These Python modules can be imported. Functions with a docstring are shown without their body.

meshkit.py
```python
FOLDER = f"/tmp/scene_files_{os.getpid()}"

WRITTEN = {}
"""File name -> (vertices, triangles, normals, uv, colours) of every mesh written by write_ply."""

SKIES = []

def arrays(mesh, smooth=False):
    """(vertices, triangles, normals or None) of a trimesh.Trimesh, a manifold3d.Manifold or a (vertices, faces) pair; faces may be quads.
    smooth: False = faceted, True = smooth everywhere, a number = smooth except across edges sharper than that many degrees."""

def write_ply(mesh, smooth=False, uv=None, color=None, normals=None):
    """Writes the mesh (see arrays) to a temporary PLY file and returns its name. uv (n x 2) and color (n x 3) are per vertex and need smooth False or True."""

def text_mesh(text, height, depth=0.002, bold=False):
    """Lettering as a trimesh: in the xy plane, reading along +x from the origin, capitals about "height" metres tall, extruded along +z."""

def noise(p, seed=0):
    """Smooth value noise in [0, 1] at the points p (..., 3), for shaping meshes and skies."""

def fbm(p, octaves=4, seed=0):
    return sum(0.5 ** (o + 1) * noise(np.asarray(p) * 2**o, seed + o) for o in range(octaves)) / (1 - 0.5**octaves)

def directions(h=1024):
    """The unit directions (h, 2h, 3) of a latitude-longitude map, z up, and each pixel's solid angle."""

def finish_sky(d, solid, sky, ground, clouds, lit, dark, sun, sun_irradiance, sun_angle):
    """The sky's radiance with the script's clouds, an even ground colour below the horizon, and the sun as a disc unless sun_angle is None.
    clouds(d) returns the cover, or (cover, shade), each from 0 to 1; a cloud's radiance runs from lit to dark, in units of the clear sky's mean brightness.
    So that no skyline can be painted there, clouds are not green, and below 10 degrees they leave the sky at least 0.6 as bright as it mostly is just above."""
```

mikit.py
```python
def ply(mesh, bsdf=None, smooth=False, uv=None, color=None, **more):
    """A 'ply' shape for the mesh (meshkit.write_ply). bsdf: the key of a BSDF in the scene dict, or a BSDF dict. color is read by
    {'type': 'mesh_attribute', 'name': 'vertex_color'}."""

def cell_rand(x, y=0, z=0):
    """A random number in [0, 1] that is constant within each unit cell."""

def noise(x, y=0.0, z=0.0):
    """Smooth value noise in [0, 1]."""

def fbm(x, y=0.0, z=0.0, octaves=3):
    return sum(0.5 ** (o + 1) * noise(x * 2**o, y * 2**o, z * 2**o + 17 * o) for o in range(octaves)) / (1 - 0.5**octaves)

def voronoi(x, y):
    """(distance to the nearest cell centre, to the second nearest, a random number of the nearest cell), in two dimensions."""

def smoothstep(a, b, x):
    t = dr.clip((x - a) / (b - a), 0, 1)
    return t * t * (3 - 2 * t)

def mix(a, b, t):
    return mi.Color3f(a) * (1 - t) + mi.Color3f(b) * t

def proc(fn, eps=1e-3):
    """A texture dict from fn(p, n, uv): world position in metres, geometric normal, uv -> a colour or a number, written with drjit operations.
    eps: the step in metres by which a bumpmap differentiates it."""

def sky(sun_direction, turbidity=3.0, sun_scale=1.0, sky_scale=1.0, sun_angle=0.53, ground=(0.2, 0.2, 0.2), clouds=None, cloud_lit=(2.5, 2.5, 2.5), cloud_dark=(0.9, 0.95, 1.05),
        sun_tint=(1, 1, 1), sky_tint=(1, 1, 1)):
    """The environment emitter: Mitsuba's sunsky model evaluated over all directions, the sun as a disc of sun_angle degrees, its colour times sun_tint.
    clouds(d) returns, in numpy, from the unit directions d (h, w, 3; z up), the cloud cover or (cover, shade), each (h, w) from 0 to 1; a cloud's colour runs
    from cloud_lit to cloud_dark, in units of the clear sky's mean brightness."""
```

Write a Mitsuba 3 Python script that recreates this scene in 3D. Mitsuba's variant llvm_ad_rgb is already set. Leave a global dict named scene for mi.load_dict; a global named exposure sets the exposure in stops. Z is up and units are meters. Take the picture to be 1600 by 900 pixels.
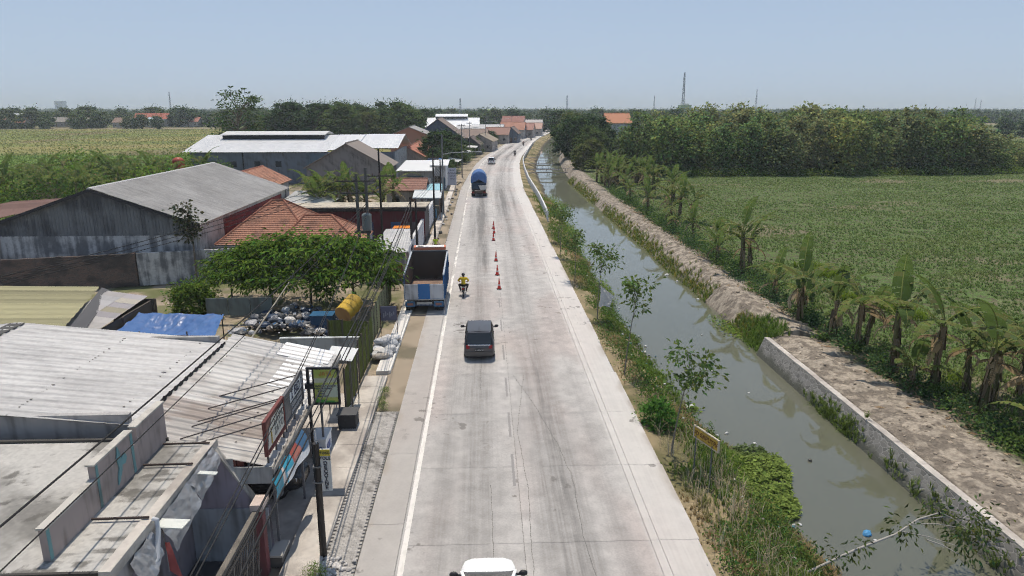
"""Roadside canal seen from above: concrete highway, canal, banana rows, sheds and shop roofs (Mitsuba 3)."""
import math
import numpy as np, trimesh, mitsuba as mi, drjit as dr, mikit, meshkit
from mikit import noise, fbm, voronoi, cell_rand, smoothstep, mix
T = mi.ScalarTransform4f
scene, labels = {}, {}

# ---------------------------------------------------------------- camera, sky, exposure
exposure = 1.45
PITCH, YAW = math.radians(14.505), math.radians(2.289)
CAM = np.array([0, 0, 14.3])
FWD = np.array([math.sin(YAW) * math.cos(PITCH), math.cos(YAW) * math.cos(PITCH), -math.sin(PITCH)])
scene['camera'] = {'type': 'perspective', 'fov': 72.55, 'fov_axis': 'x', 'near_clip': 0.1, 'far_clip': 20000.0,
                   'to_world': T().look_at(origin=CAM.tolist(), target=(CAM + FWD).tolist(), up=[0, 0, 1]),
                   'medium': {'type': 'ref', 'id': 'haze_air'}}
SUN_EL, SUN_AZ = math.radians(73), math.radians(-9)          # azimuth from +y (down the road) towards +x
SUN = (math.cos(SUN_EL) * math.sin(SUN_AZ), math.cos(SUN_EL) * math.cos(SUN_AZ), math.sin(SUN_EL))


def thin_clouds(d):
    q = d / np.maximum(d[..., 2:], 0.05)
    n = meshkit.fbm(np.stack([q[..., 0] * .5, q[..., 1] * .9, q[..., 0] * 0], -1), 5, 3)
    band = np.clip((n - .50) * 3, 0, 1) * np.clip((d[..., 2] - .12) * 5, 0, 1)
    return np.clip(.25 + .5 * np.exp(-np.maximum(d[..., 2], 0) / .3) + .2 * np.exp(-np.maximum(d[..., 2], 0) / .05) + .3 * band, 0, 1)     # thin haze, thicker towards the horizon


scene['sky'] = mikit.sky(SUN, turbidity=3.0, clouds=thin_clouds, cloud_lit=(1.84, 2.2, 2.7), cloud_dark=(1.2, 1.25, 1.3), sun_tint=(.94, 1.0, 1.09))
scene['haze_air'] = {'type': 'homogeneous', 'albedo': {'type': 'rgb', 'value': [.80, .885, .985]}, 'sigma_t': 1 / 4300}

# ---------------------------------------------------------------- helpers
R = np.random.default_rng(7)
A = np.array
CXP = [(125, 0), (150, .7), (173, 1.6), (187, 2.3), (212, 4.2), (260, 9.5), (312, 15.6), (355, 21.5), (450, 38), (600, 70)]


def cx(y):
    """How far the road has bent to the right at the distance y."""
    return np.interp(y, [p[0] for p in CXP], [p[1] for p in CXP])


def cx_dr(y):
    o = mi.Float(0)
    for (a, u), (b, w) in zip(CXP, CXP[1:]):
        o += dr.clip((y - a) / (b - a), 0, 1) * (w - u)
    return o


def fresh(k):
    if k not in scene and k not in labels:
        return k
    i = 1
    while f'{k}_{i:03d}' in scene or f'{k}_{i:03d}' in labels:
        i += 1
    return f'{k}_{i:03d}'


COUNT = {}


def number(k):
    """The next free key for this name."""
    n = COUNT.get(k, 0)
    COUNT[k] = n + 1
    return k if n == 0 else f'{k}_{n:03d}'


def thing(name, label, cat, group=None, kind=None):
    k = number(name)
    labels[k] = {'label': label, 'category': cat}
    if group: labels[k]['group'] = group
    if kind: labels[k]['kind'] = kind
    return k


class MB:
    """Collects vertices, triangles and vertex colours of one part."""
    def __init__(s): s.v, s.f, s.c, s.n = [], [], [], 0

    def put(s, v, f, c=(.5, .5, .5)):
        v = np.asarray(v, float).reshape(-1, 3); f = np.asarray(f, int)
        if f.shape[1] == 4: f = np.vstack([f[:, [0, 1, 2]], f[:, [0, 2, 3]]])
        c = np.asarray(c, float)
        s.v.append(v); s.f.append(f + s.n); s.c.append(np.broadcast_to(c, v.shape)); s.n += len(v)
        return s

    def box(s, x0, x1, y0, y1, z0, z1, c=(.5, .5, .5), m=None):
        v = A([[x, y, z] for x in (x0, x1) for y in (y0, y1) for z in (z0, z1)], float)
        if m is not None: v = v @ m[:3, :3].T + m[:3, 3]
        return s.put(v, BOXF, c)

    def bar(s, p0, p1, w, h, c=(.5, .5, .5), up=(0, 0, 1)):
        """A square bar from p0 to p1."""
        p0, p1 = A(p0, float), A(p1, float); d = p1 - p0; L = np.linalg.norm(d); d /= L
        u = np.cross(up, d); 
        if np.linalg.norm(u) < 1e-3: u = np.cross((1, 0, 0), d)
        u /= np.linalg.norm(u); n = np.cross(d, u)
        v = [p + a * u * w / 2 + b * n * h / 2 for p in (p0, p1) for a in (-1, 1) for b in (-1, 1)]
        return s.put(v, BOXF, c)

    def tube(s, pts, rad, c=(.5, .5, .5), sides=8, cap=True):
        p = np.asarray(pts, float); t = np.gradient(p, axis=0); t /= np.linalg.norm(t, axis=1, keepdims=True) + 1e-12
        ref = A([0, 0, 1.]) if np.abs(t[:, 2]).mean() < .8 else A([1., 0, 0])
        a = np.cross(t, ref); a /= np.linalg.norm(a, axis=1, keepdims=True) + 1e-12; b = np.cross(t, a)
        g = np.arange(sides) * 2 * np.pi / sides; r = np.broadcast_to(rad, (len(p),))
        v = p[:, None] + r[:, None, None] * (np.cos(g)[None, :, None] * a[:, None] + np.sin(g)[None, :, None] * b[:, None])
        f = [[i * sides + j, i * sides + (j + 1) % sides, (i + 1) * sides + (j + 1) % sides, (i + 1) * sides + j] for i in range(len(p) - 1) for j in range(sides)]
        s.put(v.reshape(-1, 3), f, c)
        if cap:
            for e in (0, len(p) - 1):
                s.put(np.vstack([v[e], p[e]]), [[j, (j + 1) % sides, sides] for j in range(sides)], c)
        return s

    def cyl(s, p0, p1, r0, r1=None, c=(.5, .5, .5), sides=10):
        return s.tube([p0, p1], [r0, r0 if r1 is None else r1], c, sides)

    def ball(s, p, r, c=(.5, .5, .5), sub=2):
        m = trimesh.creation.icosphere(sub); return s.put(m.vertices * A(r) + A(p), m.faces, c)

    def poly(s, pts, c=(.5, .5, .5)):
        """A flat convex polygon."""
        n = len(pts); return s.put(pts, [[0, i, i + 1] for i in range(1, n - 1)], c)

    def slab(s, pts, thick, c=(.5, .5, .5)):
        """A flat convex polygon with thickness, downwards along its normal."""
        p = np.asarray(pts, float); n = len(p); nr = np.cross(p[1] - p[0], p[2] - p[0]); nr /= np.linalg.norm(nr)
        if nr[2] < 0: nr = -nr
        q = p - nr * thick
        f = [[0, i, i + 1] for i in range(1, n - 1)] + [[n, n + i + 1, n + i] for i in range(1, n - 1)]
        for i in range(n): j = (i + 1) % n; f += [[i, i + n, j + n], [i, j + n, j]]
        return s.put(np.vstack([p, q]), f, c)

    def mesh(s, m, c=(.5, .5, .5)): return s.put(m.vertices, m.faces, c)

    def get(s): return np.vstack(s.v), np.vstack(s.f), np.vstack(s.c)

    def ply(s, bsdf='matte', smooth=False):
        v, f, c = s.get()
        if bsdf == 'leaf': c = np.minimum(c * LEAF_GAIN, .62)
        if bsdf in VC and smooth not in (True, False):
            smooth, same = (smooth, True) if np.ptp(c, 0).max() < 1e-6 else (False, False)
            if same: v, f, _ = meshkit.arrays((v, f), smooth); c, smooth = np.broadcast_to(c[:1], v.shape), True
        return mikit.ply((v, f), bsdf, smooth=smooth, color=np.clip(c, 0, 1)) if bsdf in VC else mikit.ply((v, f), bsdf, smooth=smooth)

    def add(s, name, bsdf='matte', parent=None, smooth=False, **lab):
        return put(name, s.ply(bsdf, smooth), parent, **lab)


BOXF = A([[0, 1, 3], [0, 3, 2], [4, 6, 7], [4, 7, 5], [0, 4, 5], [0, 5, 1], [2, 3, 7], [2, 7, 6], [0, 2, 6], [0, 6, 4], [1, 5, 7], [1, 7, 3]])
LEAF_GAIN = 1.6      # leaves pass on about half of what they scatter
VC = {'matte', 'gloss', 'leaf', 'weathered', 'metalpaint', 'satin'}


def put(name, d, parent=None, to_world=None, label=None, cat=None, group=None, kind=None):
    k = number(parent + '__' + name if parent else name)
    scene[k] = {**d, 'to_world': to_world} if to_world is not None else d
    lab = {a: b for a, b in dict(label=label, category=cat, group=group, kind=kind).items() if b}
    if lab: labels[k] = lab
    return k


def ground(name, mesh, bsdf, label, smooth=False, color=None, parent=None):
    """A piece of the setting."""
    return put(name, mikit.ply(mesh, bsdf, smooth=smooth, color=color), parent, label=label, kind='structure')


def grid(xs, ys, zf):
    """A heightfield mesh over the lines xs, ys (sheared with the road's bend by the caller through zf)."""
    X, Y = np.meshgrid(xs, ys); v = zf(X, Y).reshape(-1, 3); nx = len(xs); i = np.arange(len(ys) - 1)[:, None] * nx + np.arange(nx - 1)[None]
    f = np.stack([i, i + 1, i + nx + 1, i + nx], -1).reshape(-1, 4)
    return v, np.vstack([f[:, [0, 1, 2]], f[:, [0, 2, 3]]])


# ---------------------------------------------------------------- materials
def rgb(*c): return {'type': 'rgb', 'value': list(c)}


def vcol(rough, spec=.35, **k):
    return {'type': 'twosided', 'b': {'type': 'principled', 'base_color': {'type': 'mesh_attribute', 'name': 'vertex_color'}, 'roughness': rough, 'specular': spec, **k}}


def procmat(fn, rough=.85, spec=.3, bump=None, eps=.01, **k):
    b = {'type': 'principled', 'base_color': mikit.proc(fn), 'roughness': rough, 'specular': spec, **k}
    if bump is not None: b = {'type': 'bumpmap', 'tex': mikit.proc(bump, eps), 'scale': 1.0, 'b': b}
    return {'type': 'twosided', 'b': b}


scene['matte'] = vcol(.8)
scene['satin'] = vcol(.45)
scene['gloss'] = vcol(.22, .5, clearcoat=.7, clearcoat_gloss=.9)
scene['metalpaint'] = vcol(.32, .5, metallic=.35)
scene['leaf'] = {'type': 'principledthin', 'base_color': {'type': 'mesh_attribute', 'name': 'vertex_color'}, 'roughness': .5, 'diff_trans': .9, 'eta': 1.33}


def grime(p, n, uv):
    a = fbm(p.x * 1.3 + p.z * .9, p.y * 1.3, p.z * .8, 4)
    s = fbm(p.x * 5 + p.y * 5, p.y * 3 - p.x * 3, p.z * .5, 3)
    return smoothstep(.42, .8, .55 * a + .45 * s) * .75


scene['weathered'] = {'type': 'blendbsdf', 'weight': mikit.proc(grime), 'a': vcol(.8), 'b': {'type': 'twosided', 'b': {'type': 'diffuse', 'reflectance': rgb(.085, .08, .072)}}}


def road_colour(p, n, uv):
    t = p.x - cx_dr(p.y)
    base = mi.Color3f(.42, .405, .388)
    cell = cell_rand(dr.floor((t + 2.95) / 4.2), dr.floor((p.y - 20.7) / 5.2), 3)
    base = base * (.93 + .12 * cell)
    pink = fbm(t * .35, p.y * .12, 4, 3)
    base = mix(base, mi.Color3f(.40, .352, .33), smoothstep(.42, .7, pink) * .7)
    streak = fbm(t * 3.2, p.y * .06, 1, 4)
    fine = fbm(t * 16, p.y * .45, 2, 3)
    lane = .85 * dr.exp(-dr.square((t + .35) / .8)) + .72 * dr.exp(-dr.square((t - 3.05) / .75)) + .25 * dr.exp(-dr.square((t - 1.9) / .5)) + .3 * dr.exp(-dr.square((t + 1.7) / .45)) + .35 * dr.exp(-dr.square((t - 4.6) / .4))
    far = .95 + .05 * smoothstep(28, 75, p.y)
    along = smoothstep(.25, .7, fbm(t * .25, p.y * .045, 6, 3))
    dark = lane * far * (.2 + 1.1 * streak) * (.5 + .7 * along) * (.6 + .8 * fine)
    base = mix(base, mi.Color3f(.14, .135, .13), dr.clip(dark * 1.45, 0, .88))
    base = base * (.78 + .40 * fbm(t * 2.1, p.y * 2.1, 3, 5)) * (.90 + .2 * fbm(t * 19, p.y * 19, 8, 2))
    base = mix(base, mi.Color3f(.56, .54, .51), smoothstep(5.3, 5.7, t) * .75 * (.6 + .4 * fine))
    base = mix(base, mi.Color3f(.355, .335, .312), smoothstep(-2.9, -3.0, t) * .6)
    dust = smoothstep(.5, .8, fbm(t * 1.1, p.y * .5, 9, 4)) * (smoothstep(6.7, 7.3, t) + smoothstep(-3.7, -4.2, t))
    base = mix(base, mi.Color3f(.31, .27, .225), dust * .75)
    spot = smoothstep(.70, .80, fbm(t * 1.9 + 31, p.y * 1.9, 0, 4)) * smoothstep(.45, .7, noise(t * .4, p.y * .3 + 8))
    return mix(base, mi.Color3f(.14, .13, .12), spot * .7)


scene['road_concrete'] = procmat(road_colour, .8, bump=lambda p, n, uv: .006 * fbm(p.x * 9, p.y * 9, 0, 3))


def plain_concrete(p, n, uv):
    a = fbm(p.x * .9, p.y * .9, p.z * .9 + 3, 5); b = fbm(p.x * 6, p.y * 6, p.z * 6, 3)
    c = mix(mi.Color3f(.5, .465, .42), mi.Color3f(.33, .3, .27), smoothstep(.35, .7, a))
    return c * (.82 + .36 * b)


scene['path_concrete'] = procmat(plain_concrete, .85, bump=lambda p, n, uv: .006 * fbm(p.x * 8, p.y * 8, p.z * 8, 3))


def roof_concrete(p, n, uv):
    a = fbm(p.x * .55 + .2 * p.y, p.y * .5, p.z, 5); b = fbm(p.x * 2.6, p.y * 2.6, p.z * 2, 4); d = fbm(p.x * .5, p.y * 2.4, 5, 4)
    c = mix(mi.Color3f(.42, .41, .385), mi.Color3f(.19, .185, .172), smoothstep(.38, .60, a))
    c = mix(c, mi.Color3f(.11, .105, .095), smoothstep(.46, .62, b) * smoothstep(.40, .55, d) * .85)
    return c * (.85 + .3 * fbm(p.x * 12, p.y * 12, p.z * 12, 2))


scene['roof_concrete'] = procmat(roof_concrete, .9, bump=lambda p, n, uv: .008 * fbm(p.x * 5, p.y * 5, p.z * 5, 3))


def stained_wall(p, n, uv):
    """Old plaster with black streaks that run down from its top."""
    h = p.x + p.y
    drip = fbm(h * 3.1, p.z * .35, 1, 4); blot = fbm(h * .8, p.z * 1.1, 7, 4); top = smoothstep(.2, 2.6, p.z)
    c = mix(mi.Color3f(.5, .5, .5), mi.Color3f(.10, .105, .115), smoothstep(.34, .62, .5 * drip + .5 * blot) * .85)
    return c * (.85 + .3 * fbm(h * 9, p.z * 9, 2, 2))


scene['stained_plaster'] = procmat(stained_wall, .9)


def brick_wall(p, n, uv):
    h = p.x * .98 + p.y * .2; r = dr.floor(p.z / .075); u = h / .22 + .5 * (r - 2 * dr.floor(r / 2))
    fu, fv = u - dr.floor(u), p.z / .075 - r
    m = smoothstep(.0, .09, fu) * smoothstep(1.0, .91, fu) * smoothstep(0, .18, fv) * smoothstep(1, .85, fv)
    k = cell_rand(dr.floor(u), r, 5)
    c = mix(mi.Color3f(.17, .105, .08), mi.Color3f(.085, .07, .065), k)
    c = mix(mi.Color3f(.16, .15, .14), c, m)
    return mix(c, mi.Color3f(.045, .045, .045), smoothstep(.4, .7, fbm(h * .8, p.z * 1.2, 3, 4)) * .75)


scene['old_brick'] = procmat(brick_wall, .9)


def terrain_colour(p, n, uv):
    t = p.x - cx_dr(p.y); y = p.y
    a = fbm(p.x * .35, y * .35, 0, 4); b = fbm(p.x * 2.3, y * 2.3, 1, 4); big = fbm(p.x * .018, y * .05, 2, 4); g = fbm(p.x * 9, y * 9, 5, 2)
    yard = mix(mi.Color3f(.30, .25, .19), mi.Color3f(.16, .14, .10), smoothstep(.4, .65, a))
    yard = mix(yard, mi.Color3f(.10, .12, .04), smoothstep(.5, .66, fbm(p.x * .5 + 9, y * .5, 3, 4)) * .7 * smoothstep(-6.0, -7.0, t))
    dirt = mix(mi.Color3f(.30, .262, .215), mi.Color3f(.165, .142, .117), smoothstep(.36, .62, b)) * (.65 + .7 * g)
    bank = mix(mi.Color3f(.26, .21, .13), mi.Color3f(.13, .12, .06), smoothstep(.4, .6, a))
    mud = mi.Color3f(.085, .08, .065)
    bank = mix(bank, mud, smoothstep(-.9, -1.4, p.z))
    field = mix(mi.Color3f(.085, .08, .05), mi.Color3f(.085, .135, .042), smoothstep(.35, .62, .5 * b + .5 * g))
    field = mix(field, mi.Color3f(.17, .14, .10), smoothstep(.60, .74, fbm(p.x * .06, y * .12, 8, 4)) * .7)
    rice = mix(mi.Color3f(.085, .135, .03), mi.Color3f(.11, .16, .04), a)
    dry = mix(mi.Color3f(.20, .18, .075), mi.Color3f(.13, .15, .05), smoothstep(.35, .65, big))
    dry = mix(dry, mi.Color3f(.15, .115, .075), smoothstep(.6, .75, fbm(p.x * .03 + 4, y * .012, 7, 4)) * .7)
    away = mix(mi.Color3f(.13, .14, .07), mi.Color3f(.20, .17, .11), smoothstep(.42, .62, fbm(p.x * .004, y * .012, 6, 4)))
    away = mix(away, mi.Color3f(.07, .095, .04), smoothstep(.5, .6, fbm(p.x * .008, y * .006, 9, 3)))
    left = mix(yard, rice, smoothstep(-46, -50, p.x + .06 * (y - 90)) * smoothstep(80, 88, y))
    edge = 232 + 14 * (fbm(p.x * .05, y * .02, 5, 3) - .5)
    left = mix(left, dry, smoothstep(edge - 2, edge + 2, y) * smoothstep(-30, -34, t))
    right = mix(bank, dirt, smoothstep(18.3, 18.6, t + .0))
    right = mix(right, field, smoothstep(21.7, 23.0, t + 1.6 * (a - .5)))
    c = dr.select(t < 1, left, right)
    return mix(c, away, smoothstep(505, 520, y))


def terrain_bump(p, n, uv):
    return (.10 * fbm(p.x * 1.7, p.y * 1.7, 0, 4) + .07 * fbm(p.x * 6.1, p.y * 6.1, 4, 3)) * smoothstep(300, 40, p.y)


scene['earth'] = procmat(terrain_colour, .95, .1, terrain_bump, .02)


def canal_ripple(p, n, uv):
    return .0011 * fbm(p.x * 1.2, p.y * 1.6, 0, 3) + .0003 * noise(p.x * 6, p.y * 7)


def murk(p, n, uv):
    a = fbm(p.x * .25, p.y * .08, 0, 3)
    return mix(mi.Color3f(.115, .117, .088), mi.Color3f(.092, .097, .07), a)


scene['murky_water'] = {'type': 'bumpmap', 'tex': mikit.proc(canal_ripple, .03), 'scale': 1.0,
                        'b': {'type': 'principled', 'base_color': mikit.proc(murk), 'roughness': .02, 'specular': .95}}
scene['window_glass'] = {'type': 'twosided', 'b': {'type': 'principled', 'base_color': rgb(.012, .016, .02), 'roughness': .05, 'specular': .7}}
scene['chrome'] = {'type': 'twosided', 'b': {'type': 'roughconductor', 'material': 'Al', 'alpha': .15}}


def paint_line(p, n, uv):
    t = p.x - cx_dr(p.y)
    w = smoothstep(.38, .6, fbm(p.x * 7, p.y * 1.2, 0, 4)) * smoothstep(26, 60, p.y) + .25 * smoothstep(.5, .7, fbm(p.x * 12, p.y * 5, 2, 3))
    return mix(mi.Color3f(.68, .66, .62), mi.Color3f(.42, .40, .37), dr.clip(w, 0, 1))


scene['line_paint'] = procmat(paint_line, .7)


def zinc(p, n, uv):
    """Weathered fibre-cement and zinc sheet."""
    a = fbm(p.x * .5, p.y * .5, p.z, 4); s = fbm(p.x * 1.1, p.y * 7, p.z, 3)
    return mix(mi.Color3f(.50, .495, .485), mi.Color3f(.36, .355, .35), smoothstep(.3, .7, .5 * a + .5 * s)) * (.9 + .2 * fbm(p.x * 8, p.y * 8, p.z * 8, 2))


scene['zinc_sheet'] = procmat(zinc, .5, .5)
scene['cement_sheet'] = procmat(lambda p, n, uv: zinc(p, n, uv) * (.58 + .25 * fbm(p.x * .25, p.y * .25, 3, 3)), .7, .3)


def rusty(p, n, uv):
    s = fbm(p.x * .7, p.y * 3.2, p.z, 4); a = fbm(p.x * 1.1 + 7, p.y * .9, p.z, 4)
    c = mix(mi.Color3f(.54, .53, .51), mi.Color3f(.38, .36, .34), smoothstep(.35, .65, a))
    c = c * (.80 + .24 * cell_rand(dr.floor(p.y / .47 + .3), 0, 0))
    return mix(c, mi.Color3f(.19, .14, .115), smoothstep(.46, .62, .6 * s + .4 * cell_rand(dr.floor(p.y / .47 + .3), 2, 0)) * smoothstep(27.0, 24.5, p.y + 1.5 * a) * .65)


scene['rusty_sheet'] = procmat(rusty, .55, .45)


def grey_sheet(p, n, uv):
    h = p.x + p.y
    a = fbm(h * 2.0, p.z * .3, 1, 4); b = fbm(h * .4, p.z * .6, 4, 4)
    return mix(mi.Color3f(.17, .18, .19), mi.Color3f(.07, .075, .085), smoothstep(.35, .65, .5 * a + .5 * b))


scene['dark_sheet'] = procmat(grey_sheet, .6)


def clay(p, n, uv):
    k = cell_rand(dr.floor(p.x / .22), dr.floor(p.y / .26), dr.floor(p.z / .1))
    c = mix(mi.Color3f(.40, .205, .14), mi.Color3f(.31, .155, .105), k)
    return mix(c, mi.Color3f(.12, .075, .06), smoothstep(.5, .75, fbm(p.x * .9, p.y * .9, p.z * .9, 4)) * .6)


scene['clay_tile'] = procmat(clay, .8)


def blue_tarp_fn(p, n, uv):
    return mix(mi.Color3f(.035, .095, .27), mi.Color3f(.07, .15, .33), fbm(p.x * 2, p.y * 2, p.z * 2, 4))


scene['blue_tarp_cloth'] = procmat(blue_tarp_fn, .35, .5)


def stone_wall(p, n, uv):
    f1, f2, k = voronoi(p.y * 3.1, (p.z * 1.2 + p.x) * 3.1)
    c = mix(mi.Color3f(.16, .155, .145), mi.Color3f(.27, .26, .245), k)
    c = mix(mi.Color3f(.33, .32, .30), c, smoothstep(.04, .13, f2 - f1))
    return mix(c, mi.Color3f(.07, .075, .055), smoothstep(-.9, -1.35, p.z + .5 * (fbm(p.y * 1.2, p.z, 0, 3) - .5)) * .8)


def stone_bump(p, n, uv):
    f1, f2, k = voronoi(p.y * 3.1, (p.z * 1.2 + p.x) * 3.1)
    return .03 * smoothstep(.02, .2, f2 - f1)


scene['river_stone'] = procmat(stone_wall, .9, .2, stone_bump, .01)

# ---------------------------------------------------------------- terrain, water, road
WATER = -1.5


def nz(x, y, s, seed=0, o=4): return meshkit.fbm(np.stack([x * s, y * s, 0 * x], -1), o, seed) - .5


def left_edge(y):
    """Where the left bank meets the water."""
    return 10.55 + np.interp(y, [15, 22, 28, 34, 43, 53, 63, 78, 99, 135, 167], [1.3, 1.2, .9, .0, -.1, -.3, -.2, .3, .8, 1.0, 1.0]) + .9 * nz(y * 0, y, .45, 3)


def right_edge(y):
    return 18.5 + np.where(y > 43, .5 * nz(y * 0, y, .4, 5), 0)


def height(t, y):
    """Height of the ground at the distance t from the road's axis."""
    t, y = np.broadcast_arrays(np.asarray(t, float), np.asarray(y, float))
    le, re = left_edge(y), right_edge(y)
    z = np.where(t < 7.25, -.09, 0.0)
    lb = np.interp((t - 7.25) / np.maximum(le - 7.25, .5), [0, .12, .45, .75, 1, 1.4], [-.09, -.16, -.42, -.9, -1.5, -2.3])
    wall = np.interp(t, [17.6, 18.45, 18.62, 18.66, 20, 22.0, 23.5], [-2.3, -2.3, -2.2, -.38, -.22, -.3, -.5])
    mound = np.interp(t - (re - 18.5), [17.4, 18.5, 19.1, 19.7, 20.6, 21.6, 22.6, 23.5], [-2.3, -1.5, -.75, -.12, .12, -.1, -.42, -.5])
    rb = np.where(y < 43, wall, mound)
    z = np.where(t > 7.25, np.where(t < 14, lb, rb), z)
    rough = np.clip((t - 18.7) / .5, 0, 1) * np.clip((26 - t) / 3, .25, 1) + np.clip((t - 7.3) / .6, 0, 1) * np.clip((10.8 - t) / .5, 0, 1) * .9
    z = z + rough * (.5 * nz(t, y, .55, 1, 5) + .15 * nz(t, y, 2.2, 2, 3)) * np.clip((160 - y) / 60, .15, 1)
    z = z - .35 * np.clip((-t - 42) / 6, 0, 1)
    return z + np.clip((y - 600) / 400, 0, 1) * .0


def zat(x, y):
    return float(height(x - cx(y), y))


ts = np.r_[-9000, -4000, -2000, -900, -400, -200, -120, np.arange(-80, -20, 6), np.arange(-20, 7, 3), 7.24, 7.26, np.arange(7.5, 11.8, .3), 12.5, 14, 15.5, 17, np.arange(17.6, 18.4, .3), 18.45, 18.61, 18.66, np.arange(18.9, 24, .28), np.arange(24.5, 40, 1.5), 50, 70, 100, 160, 240, 400, 800, 1600, 4000, 9000]
ys = np.r_[-200, -60, -20, np.arange(4, 43, .35), 42.99, 43.0, np.arange(43.3, 110, .6), np.arange(110, 180, 2), np.arange(180, 420, 8), np.arange(430, 700, 30), 800, 1000, 1500, 2500, 4500, 9000]
v, f = grid(ts, ys, lambda X, Y: np.stack([X + cx(Y), Y, height(X, Y)], -1))
ground('ground', (v, f), 'earth', 'bare soil banks, fields and yards around the road and canal', smooth=True)
wy = np.r_[-20, np.arange(0, 120, 10), np.arange(120, 420, 6)]
v, f = grid(A([8.2, 12, 15, 18.2, 20.3]), wy, lambda X, Y: np.stack([X + cx(Y) - np.where((Y < 43) & (X > 19), 1.75, 0), Y, WATER + 0 * X], -1))
ground('canal_water', (v, f), 'murky_water', 'still murky grey green canal water')

# the concrete road: one slab per panel near by, one sheet beyond
labels['road'] = {'label': 'grey concrete highway of jointed panels', 'kind': 'structure'}
cols = [(-4.22, -2.96), (-2.96, 1.235), (1.235, 5.56), (5.56, 5.86), (5.86, 7.2)]
g = .008
for r in range(-2, 21):
    y0 = 20.7 + 5.2 * r
    for i, (a, b) in enumerate(cols):
        yy = y0 + (1.3 if i == 0 else 0)
        e = .2 * (nz(A(0.), A(yy), .3, 8) + .0) if i == 4 else 0
        m = MB().box(a + g, b - g + e, yy + g, yy + 5.2 - g, -.085, .0)
        m.add('slab', 'road_concrete', 'road')
yb = np.arange(-40, 700, 4.0)
v, f = grid(A([-4.3, 7.22]), yb, lambda X, Y: np.stack([X + cx(Y), Y, -.06 + 0 * X], -1))
put('joint_bed', MB().put(v, f, (.17, .165, .155)).ply('matte'), 'road', label='dark dirt in the joints between the road panels')
yb = np.r_[130.0, np.arange(131, 260, 3), np.arange(260, 720, 10)]
v, f = grid(np.linspace(-4.2, 7.2, 8), yb, lambda X, Y: np.stack([X * np.clip(1 - (Y - 180) / 2500, .8, 1) + 0 + cx(Y), Y, 0 * X], -1))
put('far_surface', mikit.ply((v, f), 'road_concrete'), 'road')
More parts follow.
